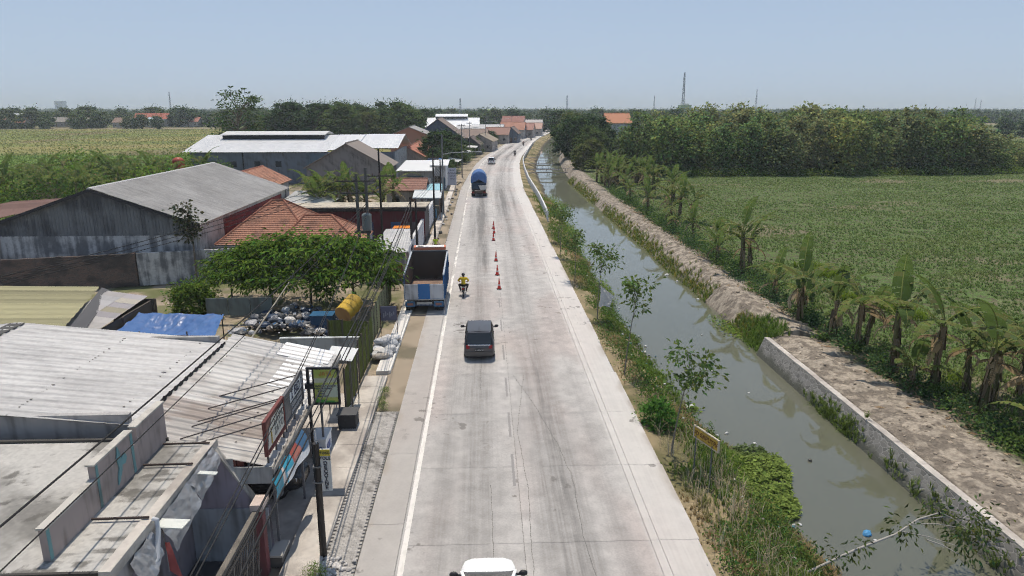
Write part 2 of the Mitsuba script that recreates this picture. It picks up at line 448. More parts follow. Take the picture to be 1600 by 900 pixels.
v, f = grid(A([-4.2, 7.2]), A([-40, 10.28]), lambda X, Y: np.stack([X, Y, 0 * X], -1))
put('near_surface', mikit.ply((v, f), 'road_concrete'), 'road')


def strip(x0, x1, y0, y1, z=.004):
    yy = np.arange(y0, y1 + .01, 2.6)
    return grid(A([x0, x1]), yy, lambda X, Y: np.stack([X + cx(Y), Y, z + 0 * X], -1))


put('edge_line', mikit.ply(strip(-2.87, -2.69, 12, 110), 'line_paint'), 'road', label='worn white edge line on the left of the carriageway')
put('edge_line', mikit.ply(strip(-2.87, -2.71, 112, 420), 'line_paint'), 'road')
dash = MB()
for y0 in (24.4, 28.6, 33.1, 38.5, 43.9, 49.5):
    dash.put(*strip(1.02, 1.13, y0, y0 + 2.61, .004)[:2], (.26, .25, .245))
dash.add('centre_dash', 'matte', 'road', label='faded dark dashes beside the centre joint', kind='stuff')
crack = MB()
for pts, w in (([(1.45, 19), (1.6, 24), (1.42, 29), (1.75, 33), (2.1, 36)], .011), ([(3.5, 17), (3.3, 21), (3.42, 25), (3.1, 28), (2.2, 33), (1.5, 36)], .014), ([(-.3, 34), (-.25, 38), (-.35, 42)], .012), ([(.2, 19), (.15, 24.5)], .010)):
    p = A(pts); tt = np.linspace(0, 1, 60); q = np.stack([np.interp(tt, np.linspace(0, 1, len(p)), p[:, 0]), np.interp(tt, np.linspace(0, 1, len(p)), p[:, 1])], 1)
    q[:, 0] += .10 * nz(q[:, 0], q[:, 1], 1.7, 4)
    crack.put(np.vstack([np.c_[q[:, 0] - w, q[:, 1], q[:, 0] * 0 + .003], np.c_[q[:, 0] + w, q[:, 1], q[:, 0] * 0 + .003]]), [[i, 60 + i, 61 + i, i + 1] for i in range(59)], (.17, .165, .155))
crack.add('sealed_crack', 'matte', 'road', label='thin dark tar sealed cracks', kind='stuff')

# pavement, kerb and paving blocks on the left
labels['sidewalk'] = {'label': 'pale concrete drain cover pavement along the shop fronts', 'kind': 'structure'}
y = 12.0
while y < 36:
    L = R.uniform(2.0, 2.6); a = .012 * R.normal()
    MB().box(-6.55 + .02 * R.normal(), -5.38, y + .012, min(y + L, 36) - .012, -.09, .11 + .008 * R.normal()).add('slab', 'path_concrete', 'sidewalk'); y += L
labels['kerb'] = {'label': 'whitewashed concrete kerb and drain edge beside the left verge', 'kind': 'structure'}
y = 36.6
while y < 52:
    MB().box(-6.1, -5.45, y + .012, y + 2.38, -.09, .13, (.62, .6, .57)).add('segment', 'matte', 'kerb')
    MB().box(-5.42, -5.3, y + .012, y + 2.38, -.09, .16, (.66, .65, .62)).add('segment', 'matte', 'kerb'); y += 2.4
y = 62.0
while y < 140:
    MB().box(-6.2, -5.35, y + .02, y + 4.9, -.09, .10).add('segment', 'path_concrete', 'kerb'); y += 5
labels['paving'] = {'label': 'grey interlocking paving strip between pavement and road', 'kind': 'structure'}
v, f = grid(A([-5.36, -4.25]), A([11, 31.6]), lambda X, Y: np.stack([X, Y, -.03 + 0 * X], -1))
put('sand_bed', MB().put(v, f, (.2, .19, .175)).ply('matte'), 'paving')
pav = MB(); bw, bl = .105, .21
for j in range(int(20.5 / bw)):
    for i in range(6):
        x0, y0 = -5.36 + i * bl * .89 - (.09 if j % 2 else 0), 11 + j * bw
        if x0 < -5.4 or x0 + bl * .86 > -4.22: continue
        k = .92 + .16 * R.random(); z = .012 + .0012 * R.normal()
        pav.put(A([[x0, y0, z], [x0 + bl * .85, y0, z], [x0 + bl * .85, y0 + bw * .94, z], [x0, y0 + bw * .94, z], [x0 - .008, y0 - .004, -.03], [x0 + bl * .88, y0 - .004, -.03], [x0 + bl * .88, y0 + bw * .96, -.03], [x0 - .008, y0 + bw * .96, -.03]]),
                [[0, 1, 2, 3], [4, 5, 1, 0], [5, 6, 2, 1], [6, 7, 3, 2], [7, 4, 0, 3]], A([.37, .355, .335]) * k)
pav.add('block', 'weathered', 'paving', kind='stuff')
dirtpatch = MB()
v, f = grid(np.linspace(-5.34, -4.2, 6), np.arange(31.6, 52, .4), lambda X, Y: np.stack([X, Y, -.035 + .04 * nz(X, Y, 1.5, 2)], -1))
ground('verge_dirt', (v, f), 'earth', 'bare dirt verge beside the road shoulder', smooth=True)
v, f = grid(np.linspace(-11.5, -6.56, 4), np.arange(19.9, 34, 2), lambda X, Y: np.stack([X, Y, -.02 + 0 * X], -1))
ground('forecourt', (v, f), 'path_concrete', 'shaded concrete forecourt of the shop')

# the canal wall of river stone with its concrete cap
labels['canal_wall'] = {'label': 'sloped river stone canal wall with a concrete cap', 'category': 'wall'}
yy = np.r_[np.arange(-10, 42.9, 2.0), 42.9]
prof = [(17.55, -2.3), (18.36, -.38)]
v, f = grid(A([0., 1.]), yy, lambda X, Y: np.stack([17.55 + .78 * X, Y, -2.3 + 1.95 * X], -1))
put('stone_face', mikit.ply((v, f), 'river_stone'), 'canal_wall')
for i in range(len(yy) - 1):
    MB().box(18.32, 18.66, yy[i] + .006, yy[i + 1] - .006, -.52, -.30 + .008 * R.normal()).add('cap', 'path_concrete', 'canal_wall')
MB().put([[17.55, 42.9, -2.3], [18.33, 42.9, -.38], [18.66, 42.9, -.38], [18.66, 42.9, -2.3]], [[0, 1, 2], [0, 2, 3]], (.2, .195, .18)).add('end_face', 'weathered', 'canal_wall')

# haze over the whole plain
scene['haze'] = {'type': 'cube', 'to_world': T().translate([0, 4400, 43]).scale([8800, 4550, 47]), 'bsdf': {'type': 'null'}, 'interior': {'type': 'ref', 'id': 'haze_air'}}
labels['haze'] = {'label': 'thin midday haze over the plain', 'kind': 'stuff'}

# ---------------------------------------------------------------- building helpers
def rot(a, x=0, y=0, z=0):
    c, s = math.cos(a), math.sin(a); return A([[c, -s, 0, x], [s, c, 0, y], [0, 0, 1, z], [0, 0, 0, 1.]])


def moved(m, vf):
    """Vertices under the 4 x 4 matrix m."""
    return vf @ m[:3, :3].T + m[:3, 3]


def roof_grid(c00, c10, c11, c01, nu, nv, fz):
    """A bilinear patch (c00 to c10 along the eave, c01 and c11 above) pushed along its normal by fz(u, v)."""
    c00, c10, c11, c01 = (A(c, float) for c in (c00, c10, c11, c01))
    u, v = np.meshgrid(np.linspace(0, 1, nu), nv if np.ndim(nv) else np.linspace(0, 1, nv)); u, v = u[..., None], v[..., None]
    P = (c00 * (1 - u) + c10 * u) * (1 - v) + (c01 * (1 - u) + c11 * u) * v
    n = np.cross(c10 - c00, (c01 + c11) / 2 - c00); n /= np.linalg.norm(n); n = n if n[2] > 0 else -n
    P = P + n * fz(u, v)
    V, U = P.shape[:2]; i = np.arange(V - 1)[:, None] * U + np.arange(U - 1)[None]
    return P.reshape(-1, 3), np.stack([i, i + 1, i + U + 1, i + U], -1).reshape(-1, 4)


def sheets(parent, c00, c10, c11, c01, n, bsdf, wl=.25, amp=.02, cols=None, rows=1, lab=None, thick=.012):
    """Corrugated roof sheets laid side by side, every one a part with its overlap."""
    c00, c10, c11, c01 = (A(c, float) for c in (c00, c10, c11, c01)); L = np.linalg.norm(c10 - c00) / n
    nu = max(9, int(L / wl * 10) + 1); keys = []
    for r in range(rows):
        for i in range(n):
            a, b = i / n, (i + 1) / n + .035 / n; va, vb = r / rows, min(1, (r + 1) / rows + .02)
            q = lambda u, v: (c00 * (1 - u) + c10 * u) * (1 - v) + (c01 * (1 - u) + c11 * u) * v
            tilt, lift = R.normal() * .006, .012 * (rows - 1 - r) * 0 + .014 * r + R.normal() * .003
            vv, ff = roof_grid(q(a, va), q(b, va), q(b, vb), q(a, vb), nu, 2, lambda u, v: amp * 2 * np.clip(1.6 * np.cos(u * L / wl * 2 * np.pi) - .55, 0, 1) + .016 * u + tilt * (u - .5) + lift)
            m = MB(); cc = cols(i, r) if cols else (.5, .49, .475); m.put(vv, ff, cc)
            keys.append(m.add('sheet', bsdf if isinstance(bsdf, str) else bsdf(i, r), parent, smooth=True))
    return keys


def tiled(c00, c10, c11, c01, row=.26, c=(.3, .11, .07)):
    """Clay roof tiles as real courses: each row laps over the one below, each tile is a small wave."""
    c00, c10, c11, c01 = (A(x, float) for x in (c00, c10, c11, c01)); S = np.linalg.norm((c01 + c11) / 2 - (c00 + c10) / 2); L = max(np.linalg.norm(c10 - c00), np.linalg.norm(c11 - c01))
    n = max(2, int(S / row)); k = max(2, int(L / .24)); nv = np.sort(np.r_[np.arange(n) / n + 1e-4, np.arange(1, n + 1) / n - 1e-4])
    return roof_grid(c00, c10, c11, c01, k * 4 + 1, nv, lambda u, v: .055 * (1 - (v * n - np.floor(v * n))) + .022 * np.abs(np.sin(u * k * np.pi)))


def window(parent, x0, x1, z0, z1, y, frame=(.5, .48, .45), m=None, face='y', glass=True):
    """A framed window on a wall facing -y (face 'y') or +x (face 'x'); y is the wall plane."""
    F = MB(); w = .06
    def bx(mb, a0, a1, b0, b1, d0, d1, c):
        if face == 'y': mb.box(a0, a1, y - d1, y - d0, b0, b1, c, m)
        else: mb.box(y + d0, y + d1, a0, a1, b0, b1, c, m)
    for a0, a1, b0, b1 in ((x0, x0 + w, z0, z1), (x1 - w, x1, z0, z1), (x0, x1, z0, z0 + w), (x0, x1, z1 - w, z1), ((x0 + x1) / 2 - w / 2, (x0 + x1) / 2 + w / 2, z0, z1)): bx(F, a0, a1, b0, b1, .0, .05, frame)
    k = F.add('window', 'matte', parent)
    P = MB(); bx(P, x0 + w, x1 - w, z0 + w, z1 - w, .0, .015, (.03, .04, .05)); P.add('pane', 'window_glass', k)
    return k


def house(label, x0, x1, y0, y1, h, hr, axis='y', wall=(.35, .34, .33), roof='clay_tile', rcol=(.3, .12, .08), name='house', over=.45, a=0, wins=2, door=True, group=None, courses=0, wmat='weathered', base=0.0, trim=None):
    """A house with gabled roof: its ridge runs along axis; turned by the angle a about its middle."""
    t = thing(name, label, 'house' if name == 'house' else name.replace('_', ' '), group)
    X, Y = (x0 + x1) / 2, (y0 + y1) / 2; m = rot(a, X, Y, base); hx, hy = (x1 - x0) / 2, (y1 - y0) / 2
    W = MB(); w = .18
    for s in (-1, 1):
        W.box(-hx, hx, s * hy - w * (s > 0), s * hy + w * (s < 0), 0, h, wall, m); W.box(s * hx - w * (s > 0), s * hx + w * (s < 0), -hy + w, hy - w, 0, h, wall, m)
    for s in (-1, 1):
        if axis == 'y': p = [[-hx, s * hy, h], [hx, s * hy, h], [0, s * hy, hr]]
        else: p = [[s * hx, -hy, h], [s * hx, hy, h], [s * hx, 0, hr]]
        p = A(p, float); q = p.copy(); q[:, 1 if axis == 'y' else 0] -= s * w
        W.put(moved(m, np.vstack([p, q])), [[0, 1, 2], [3, 5, 4], [0, 2, 5], [0, 5, 3], [1, 4, 5], [1, 5, 2]], wall)
    W.add('wall', wmat, t)
    o = over; half = hx if axis == 'y' else hy; ln = (hy if axis == 'y' else hx) + o; dz = (hr - h) / half * o
    for s in (-1, 1):
        e0, e1, r1, r0 = [s * (half + o), -ln, h - dz + .1], [s * (half + o), ln, h - dz + .1], [0, ln, hr + .1], [0, -ln, hr + .1]
        c = A([e0, e1, r1, r0], float)
        if axis == 'x': c = c[:, [1, 0, 2]]
        c = moved(m, c); rf = MB()
        if courses: rf.put(*tiled(*c, row=courses), rcol); rf.slab(c - [0, 0, .02], .07, A(rcol) * .6)
        else: rf.slab(c, .1, rcol)
        k = rf.add('roof', roof, t)
    rd = A([[0, -ln, hr + .13], [0, ln, hr + .13]], float); rd = moved(m, rd if axis == 'y' else rd[:, [1, 0, 2]])
    MB().tube(rd, .13, A(rcol) * .8, 6).add('ridge_cap', roof if roof in VC else 'matte', k)
    for i in range(wins):
        xa = -hx + (i + .5) * 2 * hx / wins
        if door and i == wins // 2: continue
        window(t, xa - .6, xa + .6, 1.0, 2.2, -hy, m=m)
        window(t, -hy + (i + .5) * 2 * hy / wins - .6, -hy + (i + .5) * 2 * hy / wins + .6, 1.0, 2.2, hx, m=m, face='x')
    if door:
        xa = -hx + (wins // 2 + .5) * 2 * hx / max(wins, 1)
        MB().box(xa - .5, xa + .5, -hy - .04, -hy, 0, 2.1, (.16, .10, .07), m).add('door', 'matte', t)
        MB().box(hx, hx + .04, -.6, .6, 0, 2.1, (.2, .2, .21), m).add('door', 'matte', t)
    return t


def lettering(parent, text, height, m, c, name='lettering', bold=True, stretch=1.0, **k):
    """Raised lettering on the plane that the matrix m carries the xy plane to; m's origin is the middle of the line."""
    q = meshkit.text_mesh(text, height, .012, bold); v = np.array(q.vertices); v[:, 0] = (v[:, 0] - v[:, 0].mean() * 0 - (v[:, 0].min() + v[:, 0].max()) / 2) * stretch; v[:, 1] -= height / 2
    return MB().put(moved(m, v), q.faces, c).add(name, 'matte', parent, **k)


def plane(o, ux, uz):
    """4 x 4 matrix: x along ux, y along uz, z out of the plane, origin o."""
    ux, uz = A(ux, float), A(uz, float); ux /= np.linalg.norm(ux); uz /= np.linalg.norm(uz); n = np.cross(ux, uz)
    m = np.eye(4); m[:3, 0], m[:3, 1], m[:3, 2], m[:3, 3] = ux, uz, n, o; return m


def cloth(c00, c10, c11, c01, nu=24, nv=16, wave=.08, sag=.2, seed=0, c=(.5, .5, .5), k=2.5):
    v, f = roof_grid(c00, c10, c11, c01, nu, nv, lambda u, w: -sag * np.sin(u * np.pi) * np.sin(w * np.pi) + wave * (meshkit.fbm(np.concatenate([u * k * 2, w * k, 0 * u + seed], -1), 3, seed)[..., None] - .5) * 2)
    return MB().put(v, f, c)


# ---------------------------------------------------------------- the flat roofed shop house at the lower left
b = thing('shop_house', 'flat roofed concrete shop house with stepped parapet in the bottom left corner', 'building')
W = MB()
W.box(-24, -9.6, 14.25, 20.15, 0, 3.95, (.42, .33, .29)).box(-9.6, -9.45, 14.25, 20.15, 0, 3.95, (.26, .24, .27))
W.add('wall', 'weathered', b)
S = MB().box(-24, -8.75, 13.95, 20.38, 3.96, 4.18); k = S.add('roof', 'roof_concrete', b, label='stained concrete roof slab')
MB().box(-8.74, -8.46, 13.9, 20.42, 3.96, 4.22).add('lip', 'path_concrete', k)
MB().box(-24, -8.74, 13.86, 13.94, 3.9, 4.22, (.05, .047, .043)).add('edge', 'matte', k, label='black stained slab edge')
MB().box(-24, -10.0, 20.39, 20.5, 4.0, 4.26, (.06, .056, .05)).add('edge', 'matte', k)
MB().box(-8.72, -8.5, 13.95, 20.3, 3.5, 3.955, (.33, .32, .32)).add('fascia', 'weathered', b)
MB().box(-24, -8.73, 14.0, 14.2, 3.3, 3.955, (.52, .38, .33)).add('fascia', 'weathered', b, label='peeling pink and blue fascia')
P = MB()
for y0, y1, z1 in ((14.4, 16.55, 5.0), (16.56, 18.5, 5.42), (18.51, 18.75, 5.0), (18.76, 20.5, 5.42)):
    P.box(-10.22, -10.04, y0, y1, 4.18, z1, (.37, .31, .29))
pk = P.add('parapet', 'weathered', b, label='stepped rendered parapet')
C_ = MB()
for y0, y1, z1 in ((14.36, 16.55, 5.0), (16.5, 18.52, 5.42), (18.72, 20.54, 5.42)):
    C_.box(-10.25, -10.01, y0, y1, z1 + .002, z1 + .05, (.46, .44, .40))
C_.add('coping', 'weathered', pk)
for y0, y1, z1 in ((14.38, 14.5, 5.0), (16.57, 16.68, 5.42), (18.36, 18.49, 5.42)):
    MB().box(-10.036, -10.03, y0, y1, 4.2, z1, (.16, .30, .31)).add('paint_band', 'weathered', pk)

bird = [(0, .62), (.1, .4), (.12, .22), (.32, .3), (.42, .12), (.3, -.02), (.14, .02), (.1, -.12), (-.06, -.36), (-.16, -.44), (-.12, -.2), (-.02, 0), (-.08, .3)]
from shapely.geometry import Polygon
e = trimesh.creation.extrude_polygon(Polygon(bird), .03)
MB().put(moved(plane((-10.03, 17.62, 4.78), (0, 1, 0), (0, 0, 1)), np.array(e.vertices)), e.faces, (.17, .33, .35)).add('bird_relief', 'weathered', pk, label='small teal bird in relief')
for y0, xa in ((20.0, -9.95), (18.7, -9.95), (15.95, -9.95)):
    MB().bar((xa, y0, 4.27), (-8.55, y0 + .03, 4.27), .045 if y0 not in (18.35, 15.75) else .015, .05, (.06, .045, .04)).add('rod', 'matte', k)
W = MB(); pw = A([[-9.44, 0], [-6.98, 0], [-6.98, 1.9], [-7.35, 2.0], [-8.45, 3.95], [-9.44, 3.95]], float)
for yy, s in ((20.12, 1), (20.3, -1)):
    W.put(np.c_[pw[:, 0], np.full(6, yy), pw[:, 1]], [[0, 1, 2], [0, 2, 3], [0, 3, 4], [0, 4, 5]], (.36, .325, .385))
W.add('party_wall', 'weathered', b, label='sloping purple grey side wall')
MB().box(-9.43, -6.99, 20.09, 20.115, 0, 1.93, (.40, .44, .48)).add('dado', 'weathered', b, label='blue grey lower wall paint')
MB().slab([[-7.28, 20.08, 2.03], [-7.28, 20.34, 2.03], [-8.46, 20.34, 4.0], [-8.46, 20.08, 4.0]], .06, (.5, .48, .44)).add('wall_cap', 'weathered', b)
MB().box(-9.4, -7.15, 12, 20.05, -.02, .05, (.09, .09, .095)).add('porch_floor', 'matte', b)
gt = MB().box(-7.18, -7.02, 10.5, 19.3, 2.16, 2.34, (.16, .145, .125)).add('gate', 'weathered', b, label='rusty iron bar gate along the shop front')
for i in range(62):
    yy = 10.6 + i * .14
    MB().bar((-7.1, yy, .1), (-7.1, yy, 2.16), .028, .028, (.10, .085, .075)).add('bar', 'matte', gt)
    if i % 4 == 0: MB().bar((-7.09, yy, .3), (-7.09, yy + .5, 1.9), .02, .035, (.22, .2, .18)).add('brace', 'matte', gt)
for z in (.25, 1.1, 1.95): MB().bar((-7.1, 10.5, z), (-7.1, 19.3, z), .03, .045, (.13, .11, .09)).add('rail', 'matte', gt)
gp = MB().box(-7.2, -6.92, 19.31, 19.62, 0, 2.3, (.16, .055, .06)).add('gate_pillar', 'weathered', b, label='maroon gate pillar')
MB().box(-7.26, -6.86, 19.27, 19.9, 2.3, 2.52, (.55, .45, .40)).add('cap', 'weathered', gp)
MB().box(-6.97, -6.58, 19.75, 20.55, -.02, .36, (.12, .11, .10)).box(-7.0, -6.55, 19.72, 20.58, .36, .43, (.45, .42, .38)).add('planter', 'matte', b)
t = thing('plastic_sheeting', 'torn silver plastic sheeting hanging from the shop house roof edge', 'plastic sheet')
for (y0, y1, z0, z1, sd) in ((18.0, 19.9, 4.1, 3.3, 1), (16.2, 18.2, 4.0, 2.9, 2), (14.6, 15.8, 3.9, 2.9, 3)):
    cloth((-8.43, y0, z0), (-8.43, y1, z0 + .1), (-8.15, y1 - .1, z1 + .5), (-8.2, y0 + .3, z1), 30, 24, .07, .0, sd, (.36, .37, .39), 3).add('drape', 'metalpaint', t, smooth=True)
t = thing('white_pipe', 'bent white drain pipe hanging at the front of the shop house roof', 'pipe')
MB().tube([(-8.4, 15.85, 4.3), (-8.3, 15.85, 4.28), (-8.27, 15.8, 4.0), (-8.25, 15.55, 3.4), (-8.3, 15.35, 3.25), (-8.5, 15.2, 3.2)], .065, (.62, .63, .64), 10).add('tube', 'satin', t, smooth=True)
t = thing('awning_board', 'narrow white board sticking out from the shop house roof edge beside the white pipe', 'board')
MB().slab([(-8.42, 15.95, 4.0), (-7.75, 15.95, 3.95), (-7.7, 16.35, 3.95), (-8.42, 16.35, 4.0)], .03, (.6, .62, .58)).add('panel', 'satin', t)
t = thing('awning_board', 'narrow white board sticking out near the far corner of the shop house roof', 'board')
MB().slab([(-8.45, 18.55, 4.05), (-7.85, 18.55, 4.0), (-7.85, 18.72, 4.0), (-8.45, 18.72, 4.05)], .03, (.55, .57, .54)).add('panel', 'satin', t)
t = thing('flag', 'faded pink cloth pennant hanging below the shop house roof', 'flag')
v, f = roof_grid((-8.72, 16.9, 2.95), (-8.62, 16.95, 2.9), (-8.35, 16.9, 1.75), (-8.75, 17.0, 2.0), 6, 12, lambda u, w: .05 * np.sin(w * 7 + u * 3))
MB().put(v, f, (.62, .17, .16)).add('fabric', 'matte', t, smooth=True)
MB().cyl((-8.74, 16.9, 3.96), (-8.7, 16.9, 2.0), .012, None, (.3, .3, .3), 6).add('cord', 'matte', t)

# ---------------------------------------------------------------- the long shop shed with the corrugated roof
b = thing('shop_shed', 'long shop shed with pale corrugated roof and rusty front awning beside the road', 'building')
W = MB().box(-26, -11.5, 21.15, 21.35, 0, 4.75, (.36, .35, .34)).box(-26, -11.5, 29.0, 29.2, 0, 4.75, (.36, .35, .34)).box(-9.3, -9.1, 20.6, 30.8, 0, 3.5, (.17, .05, .045)).box(-11.4, -9.3, 30.6, 30.8, 0, 3.7, (.36, .35, .34))
W.add('wall', 'weathered', b)
rk = b + '__roof'
zc = lambda i, r: A([.53, .52, .51]) * R.uniform(.93, 1.04)
sheets(rk, (-11.35, 20.95, 4.42), (-11.35, 29.35, 4.42), (-20, 29.35, 5.32), (-20, 20.95, 5.32), 9, 'zinc_sheet', .46, .028)
sheets(rk, (-28, 20.95, 4.42), (-28, 29.35, 4.42), (-20.05, 29.35, 5.32), (-20.05, 20.95, 5.32), 9, 'zinc_sheet', .46, .028)
MB().slab([(-20.35, 20.9, 5.36), (-20.35, 29.4, 5.36), (-19.7, 29.4, 5.37), (-19.7, 20.9, 5.37)], .03, (.07, .07, .068)).add('ridge_cap', 'matte', rk, label='black bitumen ridge strip')
sheets(rk, (-6.85, 20.3, 3.2), (-6.85, 30.6, 3.2), (-11.5, 30.6, 4.26), (-11.5, 20.3, 4.26), 11, lambda i, r: 'rusty_sheet' if i < 9 else 'zinc_sheet', .46, .038, None, 2)
MB().slab([(-8.7, 26.2, 3.66), (-7.2, 26.2, 3.32), (-7.2, 30.4, 3.32), (-8.7, 30.4, 3.66)], .02, (.72, .73, .73)).add('patch_sheet', 'satin', rk, label='new white roof sheets near the far end')
MB().slab([(-9.2, 29.4, 3.80), (-7.0, 29.4, 3.30), (-7.0, 31.0, 3.30), (-9.2, 31.0, 3.80)], .02, (.76, .76, .75)).add('patch_sheet', 'satin', rk)
MB().box(-11.44, -11.36, 20.9, 29.4, 4.24, 4.40, (.03, .03, .03)).add('gutter', 'matte', rk, label='dark gap between the two roofs')
MB().box(-6.86, -6.74, 20.25, 31.0, 3.02, 3.2, (.34, .32, .29)).add('gutter', 'weathered', rk)
MB().box(-8.0, -6.8, 20.22, 20.28, 2.72, 3.3, (.40, .41, .41)).box(-9.1, -8.0, 20.22, 20.28, 3.0, 3.6, (.40, .41, .41)).add('end_panel', 'weathered', b)
sc = MB()
for (xx, zz, y0, y1) in ((-12.2, 4.53, 21, 29.3), (-15.2, 4.85, 21, 29.3), (-10.9, 4.15, 20.4, 30.5), (-8.3, 3.56, 20.4, 30.5)):
    for yy in np.arange(y0, y1, .21):
        if R.random() < .6: sc.box(xx - .03 + .03 * R.normal(), xx + .03, yy, yy + .04, zz, zz + .025, (.2, .19, .18))
sc.add('screw', 'matte', rk, kind='stuff')
for yy in (20.5, 23.8, 27.2, 30.6): MB().box(-6.92, -6.84, yy, yy + .08, 0, 3.1, (.13, .13, .14)).add('post', 'matte', b)
for i in range(8): MB().box(-9.09, -9.05, 20.9 + i * 1.2, 21.98 + i * 1.2, .05, 2.7, A([.20, .06, .05]) if i < 3 else A([.08, .09, .11])).add('door', 'metalpaint', b)


def board(label, y0, y1, z0, z1, bg, frame):
    t = thing('signboard', label, 'signboard'); X = -6.98
    MB().box(X - .05, X, y0, y1, z0, z1, bg).add('panel', 'satin', t)
    F = MB()
    for a in ((y0, y0 + .09, z0, z1), (y1 - .09, y1, z0, z1), (y0, y1, z0, z0 + .09), (y0, y1, z1 - .09, z1)): F.box(X - .08, X + .03, *a, frame)
    F.add('frame', 'matte', t)
    for i in range(3):
        yy = y0 + .15 + i * (y1 - y0 - .3) / 2
        MB().bar((X - .06, yy, z1 - .1), (X - 2.9, yy - .5, z0 + .42), .035, .035, (.10, .09, .085)).add('stay', 'matte', t)
        MB().bar((X - .03, yy, z0), (X - .03, yy, 3.22), .05, .05, (.1, .09, .085)).add('foot', 'matte', t)
    return t


t = board('maroon framed shop signboard on the awning roof with cream panel', 20.45, 22.55, 3.52, 4.72, (.17, .055, .045), (.15, .05, .045))
q = trimesh.creation.extrude_polygon(Polygon([(-.9, -.42), (.92, -.42), (.92, .42), (-.35, .42), (-.75, .1)]), .012)
MB().put(moved(plane((-6.975, 21.5, 4.12), (0, 1, 0), (0, 0, 1)), np.array(q.vertices)), q.faces, (.52, .52, .47)).add('face', 'satin', t)
for z, s in ((4.29, 'LATA'), (3.97, 'IATO')): lettering(t, s, .24, plane((-6.96, 21.85, z), (0, 1, 0), (0, 0, 1)), (.2, .2, .19), stretch=1.2)
lettering(t, 'i', .5, plane((-6.96, 21.0, 4.0), (0, 1, 0), (0, 0, 1)), (.36, .25, .06), label='ochre emblem')
t = board('dark grey shop signboard on the awning roof with white upper panel', 22.6, 25.1, 3.52, 4.66, (.09, .095, .105), (.12, .12, .125))
MB().box(-6.985, -6.968, 23.35, 25.02, 4.1, 4.58, (.60, .62, .64)).add('face', 'satin', t)
lettering(t, 'I BD i', .34, plane((-6.965, 24.2, 4.34), (0, 1, 0), (0, 0, 1)), (.07, .07, .1), stretch=1.2)
for z, s in ((3.95, 'SERBA GUNA'), (3.72, 'JAYA MOTOR')): lettering(t, s, .14, plane((-6.965, 24.1, z), (0, 1, 0), (0, 0, 1)), (.38, .38, .39), stretch=1.1)

t = thing('vinyl_banner', 'curled red white and teal vinyl banner under the awning edge', 'banner')
v, f = roof_grid((-6.72, 19.9, 3.02), (-6.72, 23.4, 3.04), (-6.35, 23.3, 2.3), (-6.55, 19.6, 2.45), 40, 14, lambda u, w: .06 * np.sin(u * 14 + w * 2) + .05 * np.sin(w * 4))
u = np.tile(np.linspace(0, 1, 40), 14); w = np.repeat(np.linspace(0, 1, 14), 40)
col = np.where((u < .26)[:, None], A([.03, .24, .34]), np.where((u < .31)[:, None], A([.62, .52, .47]), np.where((u < .5)[:, None], A([.05, .3, .42]), np.where((u < .78)[:, None], A([.33, .07, .05]), A([.05, .12, .22])))))
col = np.where(((w > .6 + .3 * (u - .5)) & (u > .34))[:, None], A([.62, .64, .66]), col); col = np.where(((w > .35) & (w < .55) & (u > .55) & (u < .8))[:, None], A([.45, .16, .12]), col)
MB().put(v, f, col).add('sheet', 'satin', t, smooth=True)

t = thing('panel_sign', 'yellow green printed sign panel in a black frame on a black post', 'sign')
MB().box(-6.84, -6.74, 25.15, 25.25, -.02, 4.72, (.025, .025, .028)).box(-6.62, -6.55, 25.16, 25.24, 3.3, 4.7, (.025, .025, .028)).add('post', 'satin', t)
MB().box(-6.84, -5.6, 25.14, 25.24, 4.66, 4.74, (.025, .025, .028)).box(-6.62, -5.6, 25.14, 25.24, 3.22, 3.32, (.025, .025, .028)).box(-5.68, -5.6, 25.14, 25.24, 3.3, 4.7, (.025, .025, .028)).box(-6.9, -6.55, 25.1, 25.28, 3.9, 4.1, (.02, .02, .022)).add('frame', 'satin', t)
n = 30; v, f = grid(np.linspace(-6.55, -5.68, n), np.linspace(3.32, 4.66, n), lambda X, Y: np.stack([X, 25.15 + 0 * X, Y], -1))
q = (v - [-6.55, 0, 3.32]) / [.87, 1, 1.34]; nn = nz(q[:, 0], q[:, 2], 3, 4)
c = A([.36, .42, .10]) + nn[:, None] * A([.3, .2, .1]); c = np.where(((q[:, 2] < .55) & (q[:, 2] > .14) & (q[:, 0] > .3))[:, None], A([.44, .50, .40]), c); c = np.where((q[:, 2] < .12 - .1 * q[:, 0])[:, None], A([.06, .25, .05]), c); c = np.where(((q[:, 2] > .62) & (q[:, 2] < .74))[:, None], A([.46, .48, .36]), c)
MB().put(v, f, c).add('panel', 'satin', t)
for i, s in enumerate(('Menerima Pemesanan', 'PAKAIAN LEMARI', 'Souvenir', 'Piring', 'Selasar 081')): lettering(t, s, .055, plane((-6.22 + .1 * (i == 0) - .06 * (i > 1), 25.14, 4.0 - i * .105), (1, 0, 0), (0, 0, 1)), (.05, .06, .10), bold=True)
lettering(t, 'JATI', .15, plane((-6.12, 25.14, 4.5), (1, 0, 0), (0, 0, 1)), (.42, .2, .05))
t = thing('pole_sign', 'black sign post with a narrow white vertical sign and yellow top at the pavement edge', 'sign')
MB().tube([(-5.38, 20.2, -.05), (-5.36, 20.2, 4.1)], [.12, .10], (.028, .024, .022), 12).add('post', 'satin', t, smooth=True)
MB().box(-5.25, -4.93, 20.17, 20.22, 2.45, 3.9, (.50, .51, .50)).add('panel', 'satin', t)
MB().box(-5.25, -4.93, 20.155, 20.168, 3.68, 3.9, (.5, .40, .05)).add('header', 'satin', t, label='yellow sign header')
lettering(t, 'TOKO', .08, plane((-5.09, 20.15, 3.79), (1, 0, 0), (0, 0, 1)), (.06, .06, .05))
lettering(t, 'TOLE', .10, plane((-5.09, 20.16, 3.6), (1, 0, 0), (0, 0, 1)), (.05, .05, .06))
